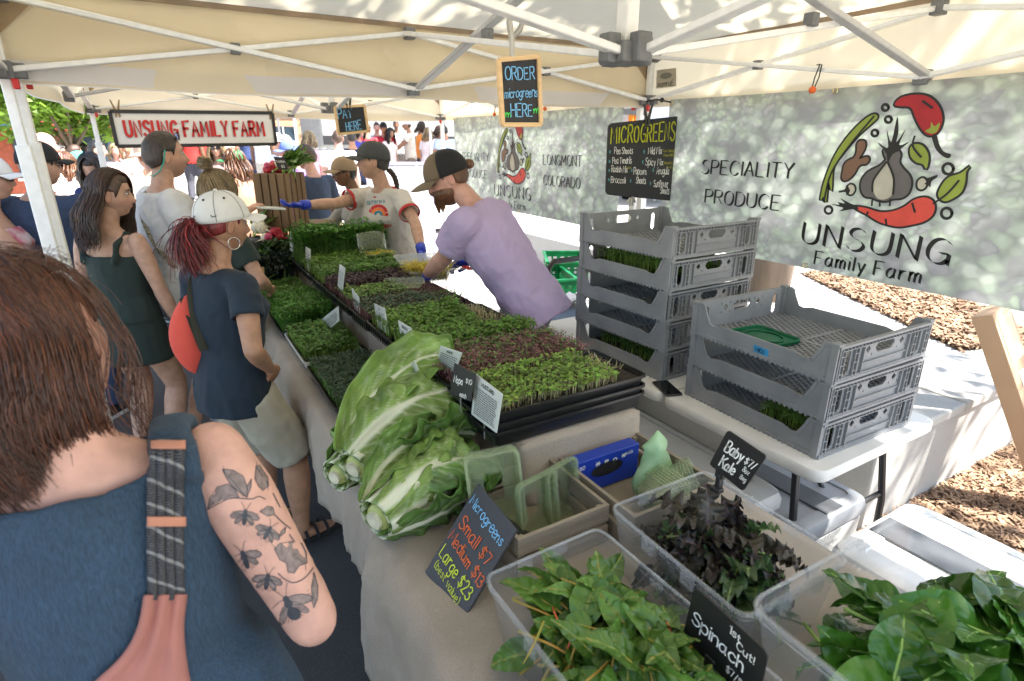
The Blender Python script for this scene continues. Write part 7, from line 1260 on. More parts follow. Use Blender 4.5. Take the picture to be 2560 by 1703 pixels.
# shirt prints and the tick on the white cap
arc = lambda cx, cy, r, a0, a1: [(cx + r * math.cos(t), cy - r * math.sin(t)) for t in np.linspace(a0, a1, 12)]
def pxtext(tx, x, y, h, w, width, rot=0, sl=0):
    st, tw = strokes(tx, 1.0, .1, sl); k = width / tw; c, q = math.cos(rot), math.sin(rot); return [('s', [(x + (p[0] * k) * c + p[1] * h * q, y + (p[0] * k) * q - p[1] * h * c) for p in s_], w) for s_ in st]
TPR = {'a': M('tee_red', sr(190, 40, 40), .8), 'b': M('tee_orange', sr(225, 120, 50), .8), 'c': M('tee_teal', sr(50, 120, 140), .8)}; ox, oy = 14, 4
decal('rainbow_red', vf_sh, vf.t, [('s', arc(932 + ox, 532 + oy, 21, -.2, 2.9), 8)] + pxtext('Rainbow', 920 + ox, 566 + oy, 11, 3, 42, -.03, .3), TPR['a']); decal('rainbow_orange', vf_sh, vf.t, [('s', arc(932 + ox, 533 + oy, 14, -.2, 2.9), 6)], TPR['b']); decal('rainbow_teal', vf_sh, vf.t, [('s', arc(932 + ox, 534 + oy, 8, -.2, 3.1), 6)] + pxtext("GETTIN' IN A", 905 + ox, 508 + oy, 8, 1.8, 44, -.12), TPR['c']); decal('small_print', vf_sh, vf.t, [('s', [(934 + ox, 573 + oy), (962 + ox, 571 + oy)], 2.5), ('s', [(940 + ox, 579 + oy), (956 + ox, 578 + oy)], 1.5)], TPR['c'])
decal('chest_print', tm_sh, tm.t, [('f', ell(488, 498, 16, 22)), ('s', [(474, 520), (500, 512)], 5)], TPR['a']); decal('chest_print_dark', tm_sh, tm.t, [('f', ell(490, 496, 7, 9)), ('s', [(478, 512), (498, 506)], 2.5)], PK)
cp_ = [o for o in cw.t.children if o.name.startswith('cap')][0]; decal('tick_mark', cp_, cw.t, [('s', [(527, 538), (530, 543), (541, 540)], 2.5)], PK, .002)
b = MB(); mwt = tm.t.matrix_basis; st_ = [tm.T(-.06, -.075, .50), tm.T(.0, -.1, .47), tm.T(.10, -.12, .40)]
sg = thing('camera_strap', 'patterned thin strap across the back of the tall man', 'strap', mwt @ tm.T(.1, 0, .4)); b = MB(); b.tube([mwt @ Vector(p) for p in cat_spline([tm.T(-.085, -.06, .515), tm.T(-.02, -.115, .47), tm.T(.06, -.14, .38), tm.T(.13, -.12, .25), tm.T(.185, -.05, .12)], 6)], .011, 8, flat=.3); b.build('strap', M('strap_pattern', (.03, .03, .03), .8, .2, 90, col2=(.5, .45, .3)), sg, world=True)
# maker's patch printed on the valance corner, seen from inside
for pq, lab in (([(1642, 176), (1690, 170), (1640, 222), (1690, 216)], 'translucent maker patch on the near valance corner, lettering reversed'),):
    q = [onX(px, py, 2.655) for px, py in pq]; f = Face(*q, lift=.002); t = thing('maker_patch', lab, 'patch', q[2]); f.board('patch', M('patch_cloth', (.55, .50, .40), .8, trans=.3), t, .001, 0); b = MB(); pts = ell(.5, .36, .30, .17); f.poly(b, pts); st, tw = strokes('xamruE', 1.0, 0)
    for s_ in st: ribbon(b, [f.p(.1 + p[0] / tw * .8, .92 - p[1] * .28) for p in s_], f.H * .05, f.n)
    b.build('patch_print', M('patch_ink', (.20, .19, .15), .8), t, smooth=False, world=True)
# ================================================================ far end of the stall
BWOOD = M('brown_crate_wood', sr(120, 96, 70), .8, .25, 5, stretch=(1, 1, .2), bump=.3, bscale=40)
def slatcrate(label, loc, rz, X=.12, Y=.15, h=.38):
    t = thing('slatted_crate', label, 'crate', loc, rz, 'upright slatted crates at the far end'); 
    for s in (-1, 1):
        for i in range(4): b = MB(); x = -X + .03 + i * (2 * X - .06) / 3; b.box((x, s * Y, h / 2), (.048, .010, h)); b.build('slat', BWOOD, t, bevel=.001)
        for i in range(4): b = MB(); y = -Y + .035 + i * (2 * Y - .07) / 3; b.box((s * X, y, h / 2), (.010, .058, h)); b.build('slat', BWOOD, t, bevel=.001)
    for z in (.02, h - .02):
        for s in (-1, 1): b = MB(); b.box((s * (X - .012), 0, z), (.012, 2 * Y - .02, .03)); b.build('rail', BWOOD, t)
    b = MB(); b.box((0, 0, h - .004), (2 * X - .02, 2 * Y - .02, .008)); b.build('top_board', BWOOD, t); return t
folding_table('folding table at the far end stacked with slatted crates', .40, 1.16, 4.46, 5.62, .74, WPL); cloth('tablecloth', 'dark shaded linen cloth on the far end table', 1.18, .39, 4.45, 5.65, .748, .4, 4.0)
slatcrate('weathered slatted crate topped with radishes', (.74, 4.62, 1.16), R(-38)); slatcrate('weathered slatted crate under the radish crate', (.76, 4.66, .755), R(-30), .13, .16, .40); slatcrate('weathered slatted crate beside the stacked pair', (1.0, 4.75, .755), R(-20), .13, .15, .40)
RAD, TUR, BEE = M('radish_red', (.42, .012, .03), .35, .2, 14), M('turnip_white', (.68, .66, .52), .4, .08, 12), M('radish_pink', (.45, .05, .12), .35, .2, 12)
def bunch(label, loc, m, n, r, leaves, spread=.07, leafm=None):
    t = thing('root_bunch', label, 'vegetables', loc)
    for i in range(n):
        a = random.uniform(0, 6.28); rr = random.uniform(0, spread); p = Vector((rr * math.cos(a), rr * math.sin(a), r * .8 + random.uniform(0, .05))); b = MB(); s = r * random.uniform(.8, 1.2); b.ball(p, (s, s, s * 1.05), 12, 9); d = Vector((math.cos(a), math.sin(a), -.3)); b.tube([p + d * s * .8, p + d * s * 1.7, p + d * s * 2.4], [s * .25, .002, .0008], 5); b.build('root', m if isinstance(m, bpy.types.Material) else random.choice(m), t)
    for i in range(leaves):
        o = link('leaf', random.choice(BL), t); a = random.uniform(0, 6.28); o.location = (random.uniform(-.02, .1), random.uniform(-.05, .05), .05); o.rotation_mode = 'QUATERNION'; o.rotation_quaternion = Quaternion((0, 0, 1), -1.4 + random.gauss(0, .6)) @ Quaternion((1, 0, 0), random.uniform(.2, 1.2)) @ Quaternion((0, 1, 0), random.gauss(0, .5)); s = random.uniform(1.2, 1.9); o.scale = (s, s, s)
    return t
RADL = leafmat('radish_leaf', (.07, .17, .025), (.2, .32, .08), .4); BL = [leaf_mesh('leaf', .10, .05, [RADL, ST_G], .05, .003, .6, .25, .5, 0, s + 60, 6, 8) for s in range(4)]
bunch('bunch of red radishes with leaves on the highest crate', (.70, 4.60, 1.54), [RAD, RAD, BEE], 9, .026, 0); bunch('leafy bunch of radishes and one white turnip on the highest crate', (.78, 4.58, 1.54), [RAD, BEE, TUR], 9, .026, 26)
bunch('bunch of white turnips on the end table', (.52, 4.50, 1.12), TUR, 7, .035, 3); bunch('bunch of pink and white radishes before the crates', (.62, 4.42, 1.08), [BEE, BEE, TUR, RAD], 11, .028, 2)
t = thing('riser_box', 'dark box under the turnip bunches', 'box', (.58, 4.47, .755)); b = MB(); b.box((0, 0, .17), (.30, .12, .34)); b.build('box_body', CHAR, t, bevel=.004)
t = thing('bunch_sign', 'small black chalk tag among the radishes', 'sign', (.735, 4.50, 1.57)); f = Face((.70, 4.50, 1.655), (.775, 4.49, 1.65), (.72, 4.49, 1.57), (.785, 4.48, 1.565)); f.board('tag', CHB, t, .003, 0); b = MB(); f.text(b, 'radish', .1, .45, .2, .12, width=.8); f.text(b, '$3', .4, .85, .22, .12); b.build('lettering', CH_W, t, smooth=False, world=True)
def kalebunch(label, loc, m, n, L, seed, flat=.5, frill=1.2):
    t = thing('kale_bunch', label, 'kale', loc); ms = [leaf_mesh('leaf', L * random.uniform(.85, 1.1), L * .42, [m, ST_G], .06, .004, .5, .3, frill, 1, s + seed, 12, 16) for s in range(4)]
    for i in range(n):
        o = link('leaf', random.choice(ms), t); a = random.uniform(0, 6.28); el = random.uniform(.2, 1.35) * (1.2 - flat); o.location = (random.gauss(0, .05), random.gauss(0, .05), random.uniform(0, .06)); o.rotation_mode = 'QUATERNION'; o.rotation_quaternion = Quaternion((0, 0, 1), a) @ Quaternion((1, 0, 0), el) @ Quaternion((0, 1, 0), random.gauss(0, .4))
    return t
KD, KC, KB = leafmat('dino_kale', (.012, .026, .018), (.05, .07, .05), .55), leafmat('curly_kale', (.028, .075, .018), (.07, .14, .04), .5), leafmat('chard_big', (.03, .085, .015), (.2, .3, .1), .4)
kalebunch('wide heap of dark dinosaur kale past the low trays', (.56, 4.30, .86), KD, 40, .20, 80); kalebunch('curly green kale bunch against the slatted crates', (.80, 4.38, .92), KC, 44, .17, 90, .35, 2); kalebunch('glossy chard bunch behind the dark kale', (.56, 4.40, .95), KB, 18, .18, 100); kalebunch('dark dinosaur kale bunch hanging over the cloth edge', (.46, 4.22, .80), KD, 26, .2, 110)
t = thing('pump_bottle', 'clear hand sanitiser pump bottle behind the pea shoots', 'bottle', (1.02, 4.30, .76)); b = MB(); b.tube([(0, 0, 0), (0, 0, .14), (0, 0, .17), (0, 0, .19)], [.035, .035, .015, .012], 12); b.build('bottle_body', plastic('bottle_clear', (.8, .85, .9), .5, .1), t, ang=60); b = MB(); b.tube([(0, 0, .19), (0, 0, .23), (-.04, 0, .225)], .008, 6); b.build('pump_head', WPL, t)
t = thing('plant_pot', 'small black pot with wooden stake at the end of the low trays', 'pot', (.47, 4.10, .76)); b = MB(); b.tube([(0, 0, 0), (0, 0, .10)], [.03, .042], 12); b.build('pot_body', TRAYM, t, ang=60); b = MB(); b.box((.005, 0, .12), (.02, .003, .16)); b.build('stake', PINE, t)
# ================================================================ the street beyond
def gz(x, y): return max(0.0, min(1.6, .072 * (y - 7.6))) * max(0, min(1, (x + .6) / 1.2))
b = MB(); b.grid(lambda u, v: (-.7 + 50 * u, 7.4 + 60 * v, .006 + gz(-.7 + 50 * u, 7.4 + 60 * v)), 50, 30); tag(b.build('plaza', CONC, ang=180), kind='structure')
def place(px, py, h, d=None):
    """stand a figure of height h so that its head top shows at (px,py): on the ground at depth d, or where the rising street allows"""
    r = ray(px, py)
    if d is None:
        best = None
        for t in np.linspace(5, 26, 400):
            p = _C + r * (t / FPX); e = abs(p[2] - h - gz(p[0], p[1]))
            if best is None or e < best[0]: best = (e, t)
        d = best[1]
    p = _C + r * (d / FPX); return (float(p[0]), float(p[1]), gz(p[0], p[1]) + .008)
COLS = {}
def cm(c): 
    k = 'cotton_%d_%d_%d' % c
    return MATS.get(k) or M(k, sr(*c), .85, .1, 9)
def walker(label, px, py, h, az, fem, sk, hair, top, bot, legs='knee', hat=None, d=None, long=0, hairl=0, specs=False, armR=None, armL=None, head=(0, 4, 0), build=1.05, vox=.018, step=.1):
    p = Person(label, place(px, py, h + (.015 if hat else 0), d), az, h, fem, build, 2, head=head, sk=sk, armR=armR, armL=armL, lo=True, vox=vox, legs=((.1, step), (-.1, -step)), group=None)
    p.body(legs_from=None if legs == 'ankle' else 1); p.shirt(cm(top), -.13, .65 if not long else .9, .018, .02, .49, long=long, amp=.008); p.pants(cm(bot), legs, .018, 'trousers' if legs == 'ankle' else 'shorts'); p.shoes(cm((70, 70, 75)))
    if hair: p.scalp(HR[hair], (.055, -.04, -.08), .012)
    if hairl: p.long_hair(HR[hair], 90, hairl, .008, .01, .8, .06)
    if hat == 'bucket': p.bucket(cm((205, 180, 160)))
    elif hat: p.cap(cm(hat))
    if specs: p.glasses(BLK, LENSD, thick=.003, big=1.1)
    return p
W_ = walker
W_('dark haired woman in a blue top looking down at her hands', 236, 392, 1.66, 195, True, 'fair', 'dark', (30, 45, 90), (40, 45, 60), 'ankle', d=4.9, hairl=.22, head=(0, 25, 0), vox=.014)
W_('bald man in a pale shirt facing the stalls', 80, 324, 1.83, 82, False, 'pink', None, (235, 220, 215), (90, 90, 100), 'ankle', d=5.6, vox=.014)
W_('man in a beige bucket hat and pale rose tee', 372, 366, 1.72, -35, False, 'fair', 'brown', (222, 200, 190), (90, 95, 80), 'knee', 'bucket', d=5.4, vox=.014)
W_('woman in dark sunglasses and grey vest facing the stalls', 540, 362, 1.68, 190, True, 'fair', 'blond', (130, 115, 112), (60, 60, 70), 'ankle', d=7.6, hairl=.28, specs=True, vox=.014)
W_('woman in a green cap and pinkish tan sweater', 592, 364, 1.66, -20, True, 'fair', 'ginger', (198, 152, 126), (70, 70, 80), 'ankle', (58, 128, 80), d=5.9, long=.8, hairl=.2, head=(-55, 4, 0), vox=.014, build=1.15)
W_('person in a violet tee and blue cap behind the slatted crates', 735, 350, 1.75, -85, False, 'pink', 'brown', (140, 105, 200), (60, 60, 75), 'ankle', (110, 130, 190), d=6.6, vox=.014)
W_('woman with copper hair and a pink cap in the crowd', 160, 428, 1.62, 30, True, 'pink', 'ginger', (240, 225, 220), (90, 90, 110), 'knee', (225, 150, 175), d=6.2, hairl=.18)
W_('person in a turquoise cap and cream top', 190, 425, 1.62, 75, False, 'pink', 'brown', (245, 230, 215), (120, 110, 100), 'knee', (90, 205, 180), d=7.0)
W_('man with black hair in a white shirt by the tent legs', 228, 368, 1.76, 100, False, 'fair', 'black', (245, 245, 245), (60, 65, 80), 'ankle', d=7.6)
W_('man in a white tee standing on the sunlit street', 842, 328, 1.78, 20, False, 'pink', 'brown', (248, 246, 246), (190, 190, 185), 'knee', d=None)
W_('man in a cream shirt and sun cap pushing a stroller', 1022, 300, 1.78, -75, False, 'tan', 'brown', (245, 240, 228), (150, 140, 125), 'knee', (225, 228, 235), specs=True, armR=((.15, .42, 1.02), (.5, -.3, -1), .7), armL=((-.15, .42, 1.02), (-.5, -.3, -1), .7))
W_('woman in a white top and short black skirt', 1092, 318, 1.66, 150, True, 'tan', 'brown', (240, 232, 235), (18, 18, 22), 'short', hairl=.15)
W_('person in pale blue with a backpack by the far tent leg', 1112, 316, 1.72, 10, False, 'tan', 'black', (170, 190, 225), (150, 165, 200), 'ankle')
W_('woman in floral trousers walking past the poles', 1066, 322, 1.64, 60, True, 'fair', 'blond', (238, 225, 228), (215, 120, 140), 'ankle', hairl=.2)
W_('man in a red shirt at a far stall', 958, 307, 1.72, 200, False, 'tan', 'black', (165, 30, 50), (70, 70, 80), 'ankle', (25, 25, 30))
W_('woman with long black hair in a white vest at the far stall', 971, 323, 1.6, 160, True, 'tan', 'black', (235, 228, 225), (120, 130, 150), 'ankle', hairl=.3)
W_('person in grey standing beside the red shirted man', 940, 308, 1.7, 190, False, 'pink', 'dark', (160, 160, 170), (80, 85, 95), 'ankle')
W_('grey haired man in sky blue standing near the trailer', 721, 340, 1.7, -40, False, 'pink', 'grey', (195, 210, 235), (120, 120, 130), 'ankle')
W_('woman in a pink dress and gold skirt by the trailer', 768, 332, 1.7, 30, True, 'pink', 'blond', (240, 190, 200), (215, 165, 110), 'ankle', hairl=.15)
W_('person in navy with a dark bag on the sunlit street', 878, 330, 1.7, 10, False, 'tan', 'black', (40, 50, 80), (35, 38, 50), 'ankle')
W_('person in a white cap and pale green trousers', 689, 335, 1.7, 175, True, 'pink', 'brown', (245, 242, 240), (185, 205, 190), 'ankle', (240, 240, 240))
for i, (px, py, d, az, fem, hr, tp, bt, lab) in enumerate([(130, 355, 9.5, 100, False, 'black', (240, 240, 245), (70, 70, 80), 'man in a white tee under the dark red awning'), (150, 362, 11, 200, True, 'brown', (225, 160, 160), (110, 120, 150), 'woman in a salmon top under the awning'), (172, 360, 9, 60, False, 'brown', (140, 160, 200), (60, 60, 70), 'man in a grey blue shirt near the awning'), (200, 362, 12, 120, True, 'dark', (70, 70, 80), (150, 150, 160), 'woman in charcoal before the far shops'), (285, 372, 10.5, 170, True, 'blond', (240, 205, 205), (200, 120, 130), 'woman in pale pink with rose trousers beneath the farm sign'), (318, 372, 11.2, 185, False, 'brown', (245, 225, 220), (190, 110, 115), 'man in cream and red shorts beneath the farm sign'), (345, 370, 13, 100, False, 'grey', (235, 235, 240), (140, 150, 175), 'grey haired man in white beneath the farm sign'), (470, 345, 12, 20, False, 'dark', (200, 50, 45), (70, 70, 80), 'man in a scarlet shirt beyond the tall man'), (505, 350, 13.5, 200, True, 'black', (205, 60, 50), (210, 170, 90), 'woman in vermilion beyond the tall man'), (615, 338, 13, 0, False, 'brown', (60, 75, 120), (40, 50, 80), 'man in indigo on the far pavement'), (634, 340, 14, 180, True, 'brown', (150, 190, 190), (210, 80, 150), 'woman in seafoam with magenta shorts'), (652, 338, 12.5, 30, False, 'black', (245, 245, 245), (200, 195, 185), 'man all in white on the far pavement'), (893, 320, 12, 150, True, 'black', (60, 70, 170), (225, 200, 190), 'woman in royal blue on the far pavement'), (916, 322, 13, 40, False, 'brown', (205, 60, 70), (235, 200, 180), 'man in a crimson tee on the far pavement'), (1048, 318, 15, 100, True, 'dark', (230, 140, 60), (50, 50, 60), 'woman in orange by the black canopy'), (990, 315, 15.5, 200, False, 'brown', (235, 235, 235), (160, 150, 140), 'man in white beside the stroller')]):
    W_(lab, px, py, 1.70, az, fem, ('pink', 'tan', 'fair', 'brown')[i % 4], hr, tp, bt, 'ankle' if i % 3 else 'knee', d=d, vox=.022, hairl=.16 if fem else 0)
# stroller
sp = place(985, 420, .8, 12.2); t = thing('baby_stroller', 'grey baby stroller pushed by the man in the cream shirt', 'stroller', (sp[0], sp[1], gz(sp[0], sp[1]) + .01), R(60))
for x in (-.22, .22):
    for y, r_ in ((-.35, .14), (.35, .11)): b = MB(); b.tube([(x, y + r_ * math.cos(a), r_ + r_ * math.sin(a)) for a in np.linspace(0, 6.283, 21)], .018, 6); [b.bar((x, y, r_), (x, y + r_ * math.cos(a), r_ + r_ * math.sin(a)), .012) for a in (0, 1.26, 2.5, 3.8, 5.0)]; b.build('wheel', BLK, t)
    b = MB(); b.tube([(x, -.35, .15), (x, -.1, .5), (x, -.45, 1.02)], .012, 6); b.tube([(x, -.1, .5), (x, .35, .12)], .012, 6); b.build('frame_side', BLK, t)
b = MB(); b.tube([(-.22, -.45, 1.02), (.22, -.45, 1.02)], .014, 6); b.build('push_bar', BLK, t); b = MB(); b.grid(lambda u, v: ((u - .5) * .42, -.12 + .35 * v, .45 + .35 * (1 - v) ** 2), 6, 8); b.build('seat', GREYT, t, solid=.03); b = MB(); b.grid(lambda u, v: ((u - .5) * .44, -.15 + .3 * math.sin(v * 1.6), .72 + .3 * math.cos(v * 1.6)), 6, 8); b.build('hood', GREYT, t, solid=.01)
# next stall: orange table with little bottles
t = thing('stall_table', 'orange topped stall table beyond the radish crates', 'table', (.75, 7.2, 0)); b = MB(); b.box((0, 0, .86), (1.5, .6, .04)); b.build('table_top', M('orange_top', sr(225, 140, 75), .5), t, bevel=.004); b = MB(); b.box((0, -.28, .42), (1.46, .02, .84)); b.build('front_cloth', cm((235, 190, 150)), t)
for i in range(14): t = thing('small_bottle', 'tiny pale dropper bottle with dark label on the orange table', 'bottle', (.40 + (i % 7) * .055, 7.0 + (i // 7) * .09, .88), 0, 'dropper bottles on the orange table'); b = MB(); b.tube([(0, 0, 0), (0, 0, .07), (0, 0, .08), (0, 0, .10)], [.02, .02, .01, .008], 8); b.build('bottle_body', CARD, t, ang=60); b = MB(); b.tube([(0, 0, .02), (0, 0, .055)], .0207, 8); b.build('label_band', CHAR, t, ang=60)
t = thing('sample_rack', 'stepped black and white sample rack on the orange table', 'rack', (.58, 7.3, .88)); 
for r_ in range(4):
    b = MB(); b.box((0, r_ * .05, .04 + r_ * .07), (.36, .05, .08 + r_ * .0)); b.build('rack_step', CARD, t, bevel=.002)
    for c_ in range(6): b = MB(); b.tube([(-.15 + c_ * .06, r_ * .05 - .01, .08 + r_ * .07), (-.15 + c_ * .06, r_ * .05 - .01, .115 + r_ * .07)], .018, 8); b.build('jar', BLK, t)
# other market tents
def fartent(label, x, y, w, d, z0=2.05, roofm=None, table=True):
    t = thing('canopy_tent', label, 'tent', (x, y, gz(x, y)), R(random.uniform(-6, 6)), 'distant market tents'); m = roofm or CANW; b = MB(); b.add([(-w, -d, z0 + .3), (w, -d, z0 + .3), (w, d, z0 + .3), (-w, d, z0 + .3), (0, 0, z0 + 1.0)], [(0, 1, 4), (1, 2, 4), (2, 3, 4), (3, 0, 4)]); b.build('roof_fabric', m, t, smooth=False)
    for a, c in (((-w, -d), (w, -d)), ((w, -d), (w, d)), ((w, d), (-w, d)), ((-w, d), (-w, -d))): b = MB(); b.grid(lambda u, v: (a[0] + (c[0] - a[0]) * u, a[1] + (c[1] - a[1]) * u, z0 + .3 - .32 * v), 8, 2); b.build('valance', m, t)
    for sx in (-1, 1):
        for sy in (-1, 1): b = MB(); b.box((sx * w * .98, sy * d * .98, (z0 + .3) / 2), (.04, .04, z0 + .3)); b.build('leg', STEEL2, t)
    if table: b = MB(); b.box((0, -d * .7, .38), (w * 1.7, .7, .76)); b.build('stall_counter', cm((225, 222, 226)), t, bevel=.01)
    return t
fartent('white tent with pink tinted valance beyond the farm sign', 3.6, 11.2, 1.6, 1.5); fartent('white tent far down the street behind the vendors', 6.5, 13.5, 1.6, 1.6); fartent('pale tent beside the black canopy', 9.2, 15.5, 1.6, 1.6); fartent('black canopy with orange drapes at the far corner', 9.4, 12.2, 1.3, 1.3, roofm=M('black_canvas', (.02, .02, .022), .8), table=False); fartent('turquoise tent before the shops on the left', -6.3, 24.0, 1.5, 1.5, roofm=M('turquoise_canvas', (.12, .42, .36), .8, trans=.3)); fartent('white tent before the shops on the left', -7.5, 20, 1.7, 1.6)
t = thing('fabric_drapes', 'pair of orange drapes hanging from the black canopy', 'drapes', (9.0, 11.0, gz(9, 11)))
for x in (-.5, .7): b = MB(); b.grid(lambda u, v: (x + .35 * u, .04 * math.sin(u * 14), 2.3 - 1.9 * v), 10, 4); b.build('drape', M('orange_cloth', (.75, .28, .03), .8, trans=.3), t)
t = thing('whiteboard', 'white notice board standing behind the vendors', 'sign', (3.0, 8.3, .06), R(-20)); b = MB(); b.box((0, 0, .72), (.95, .03, 1.3)); b.build('board', SGW, t, bevel=.004); [MB().box((s * .46, 0, .7), (.04, .05, 1.42)).build('post', M('violet_trim', (.50, .44, .62), .5), t) for s in (-1, 1)]; b = MB(); b.box((0, 0, 1.4), (.98, .05, .04)); b.build('top_rail', MATS['violet_trim'], t)
t = thing('cargo_trailer', 'grey trailer with a dark stripe parked across the street', 'trailer', (7.5, 22.5, gz(7.5, 22.5)), R(8)); b = MB(); b.box((0, 0, 1.5), (5.5, 2, 2.0)); b.build('trailer_body', cm((150, 150, 148)), t, bevel=.08); b = MB(); b.box((0, -1.004, .75), (5.4, .02, .3)); b.build('stripe', BLK, t); [MB().tube([(x, -.95, .35), (x, -.7, .35)], .33, 16).build('wheel', BLK, t) for x in (-.8, .2)]; f = Face((-1.0, -1.012, 2.0), (1.0, -1.012, 2.0), (-1.0, -1.012, 1.6), (1.0, -1.012, 1.6)); 
t = thing('box_truck', 'blue and white box truck behind the gap between banners', 'truck', (12.5, 12.2, gz(12, 12)), R(40)); b = MB(); b.box((0, 0, 1.75), (5, 2.2, 2.5)); b.build('cargo_box', cm((215, 225, 240)), t, bevel=.05); b = MB(); b.box((3.3, 0, 1.3), (1.6, 2.1, 1.9)); b.build('cab', cm((40, 85, 165)), t, bevel=.15); [MB().tube([(x, y, .42), (x, y + .25, .42)], .42, 16).build('wheel', BLK, t) for x in (-1.6, 3.2) for y in (-1.1, .85)]; b = MB(); b.box((3.5, -1.06, 1.75), (.8, .02, .6)); b.build('side_window', LENSD, t)
# shops on the left
BRK_ = M('red_brick', sr(172, 92, 70), .85, .2, 8, bump=.3, bscale=50); WIN = M('window_glass', (.04, .06, .08), .08)
def shop(label, x, y, w, h, wallm, az=0, aw=None, nfl=2):
    t = thing('shop_building', label, 'building', (x, y, 0), R(az)); b = MB(); b.box((0, 3, h / 2), (w, 6, h)); b.build('wall', wallm, t, bevel=.03); b = MB(); b.box((0, -.12, h - .15), (w + .3, .5, .35)); b.box((0, -.08, 3.35), (w + .1, .3, .3)); b.build('cornice', cm((235, 235, 238)), t)
    n = max(2, int(w / 1.7))
    for fl in range(nfl):
        for i in range(n):
            xx = -w / 2 + (i + .5) * w / n; z = 1.5 if fl == 0 else 3.0 + fl * 2.0 - .1; wd, hh = (1.2, 1.9) if fl == 0 else (.85, 1.3); wi = MB().box((xx, -.03, z), (wd, .06, hh)).build('window', WIN, t); MB().box((xx, -.07, z - hh / 2 - .05), (wd + .2, .16, .1)).build('sill', cm((225, 222, 215)), wi); MB().box((xx, -.065, z), (.05, .02, hh)).build('mullion', cm((225, 222, 215)), wi)
    if aw: b = MB(); b.grid(lambda u, v: (-w / 2 + w * u, -.05 - 1.1 * v, 2.95 - .75 * v - .06 * abs(math.sin(u * w * 5)) * (v > .9)), int(w * 4), 5); b.build('awning', aw, t, solid=.02)
    return t
shop('red brick shop with dark red awning and white cornice', -4.6, 27, 7, 6.2, BRK_, 4, M('dark_red_awning', sr(150, 40, 55), .8)); shop('pale plastered shop with tall windows left of the brick one', -12, 26, 7, 6.8, cm((225, 215, 215)), 8, M('blue_awning', sr(60, 110, 150), .8)); shop('tan brick shop behind the farm sign', 2.6, 30, 7, 5.5, M('tan_brick', sr(190, 150, 120), .85, .2, 8), -2, None); shop('grey stucco block beyond the trailer', 12, 36, 9, 7, cm((175, 172, 170)), -6, None); shop('low cream shop at the end of the street', 22, 34, 9, 5.5, cm((230, 222, 205)), -14, M('green_awning', sr(50, 110, 80), .8)); shop('brick corner shop far right of the street', 32, 26, 9, 6.5, BRK_, -40, None)
t = thing('hanging_banner', 'blue and yellow street banner on a pole before the shops', 'banner', (-2.75, 15.2, 0)); MB().tube([(0, 0, 0), (0, 0, 3.3)], .04, 8).build('pole', STEEL2, t); MB().box((.3, 0, 2.6), (.5, .02, 1.1)).build('banner_cloth', cm((120, 165, 205)), t); MB().ball((.3, -.012, 2.6), (.15, .006, .18), 10, 8).build('sun_emblem', cm((235, 180, 70)), t)
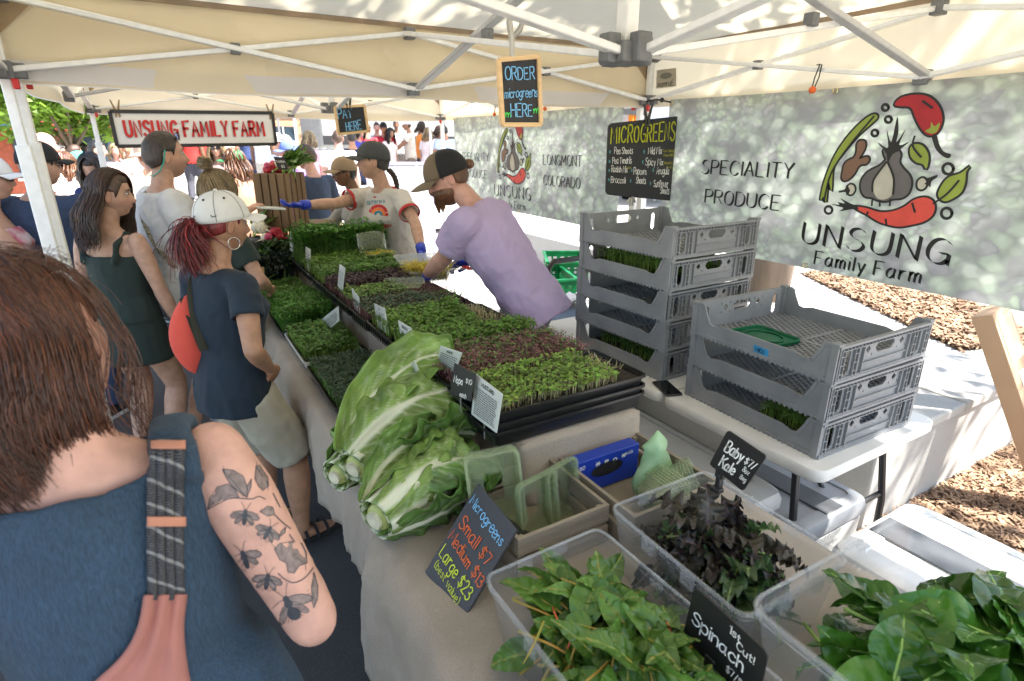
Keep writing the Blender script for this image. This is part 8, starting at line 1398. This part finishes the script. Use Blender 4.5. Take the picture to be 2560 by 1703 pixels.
# ================================================================ trees
BARK = M('bark', sr(120, 105, 92), .9, .35, 7, stretch=(1, 1, .25), bump=1.0, bscale=22)
def tree(label, loc, h, r, crown, leafs, col, rt=.2, seed=1, ls=.10, zc=None, trunk_h=None, limbs=7, squash=.75, gaps=.3):
    rs = np.random.default_rng(seed); t = thing('tree', label, 'tree', loc); th = trunk_h or h * .45; zc = zc or h * .68; cx, cy = crown
    b = MB(); b.tube([(0, 0, -.05), (cx * .03, cy * .03, th * .12), (cx * .12, cy * .12, th * .5), (cx * .3, cy * .3, th)], [rt * 1.35, rt * 1.02, rt * .9, rt * .7], 16); tr = b.build('trunk', BARK, t, ang=180)
    cl = []
    for i in range(limbs):
        a = i * 2.4 + seed; rr = r * rs.uniform(.45, .9); e = Vector((cx + rr * math.cos(a), cy + rr * math.sin(a), zc + r * squash * rs.uniform(-.5, .6))); s_ = Vector((cx * .3, cy * .3, th * rs.uniform(.85, 1))); m_ = s_.lerp(e, .5) + Vector((0, 0, .25)); b = MB(); b.tube([s_, m_, e], [rt * .5, rt * .28, rt * .07], 8); b.build('limb', BARK, t, ang=180); cl += [np.array(e), np.array(m_.lerp(e, .5))]
    nc = 26 + int(10 * gaps); C_ = np.concatenate([np.array(cl), rs.normal(0, 1, (nc, 3)) * [r * .5, r * .5, r * squash * .42] + [cx, cy, zc]]); cid = rs.integers(0, len(C_), leafs); P = C_[cid] + rs.normal(0, 1, (leafs, 3)) * r * .15
    a = rs.uniform(0, 6.28, leafs); d = np.stack([np.cos(a), np.sin(a), rs.uniform(-.8, .4, leafs)], 1); e = rs.normal(0, 1, (leafs, 3)); e -= d * (np.sum(e * d, 1) / np.sum(d * d, 1))[:, None]; e /= np.linalg.norm(e, axis=1)[:, None]; L = (ls * rs.uniform(.6, 1.3, leafs))[:, None]
    V = np.stack([P, P + d * L * .6 - e * L * .3, P + d * L * 1.2, P + d * L * .6 + e * L * .3], 1).reshape(-1, 3); tint = np.repeat(np.clip(rs.normal(1, .25, (leafs, 1)) + .3 * (rs.uniform(-1, 1, len(C_))[cid])[:, None], .4, 1.8), 4, 0) * np.ones((1, 3)); tag(raw('crown', V, np.arange(4 * leafs).reshape(-1, 4), leafy('tree_leaf_%d' % seed, col, .5, .4), t, smooth=False, tint=tint), kind='stuff'); return t
tree('big shade tree rooted in the planter behind the banners', (*onZ(1903, 745, .5)[:2], .5), 8.5, 3.6, (3.75 - onZ(1903, 745, .5)[0], -.25 - onZ(1903, 745, .5)[1]), 10500, (.05, .11, .02), .15, 3, .12, 6.4, 3.6, 11, .6)
tree('bright green street tree by the brick shop', (-1.55, 15.5, 0), 4.4, 1.75, (0, 0), 22000, (.24, .40, .05), .07, 5, .15, 3.0, 1.7, 8, .45)
tree('dark leafy tree beside the trailer', (5.2, 24.5, gz(5, 24)), 6, 2.2, (0, 0), 7000, (.05, .10, .025), .15, 8, .16); tree('leafy tree behind the far white tents', (11, 27, gz(11, 27)), 7, 2.8, (0, 0), 8000, (.06, .12, .025), .18, 11, .18); tree('round tree at the left end of the street', (-8.5, 21, 0), 6.5, 2.4, (0, 0), 8000, (.09, .17, .03), .16, 13, .16); tree('tall tree beyond the blue box truck', (17, 17, gz(17, 17)), 7, 2.8, (0, 0), 8000, (.06, .12, .025), .2, 17, .18)
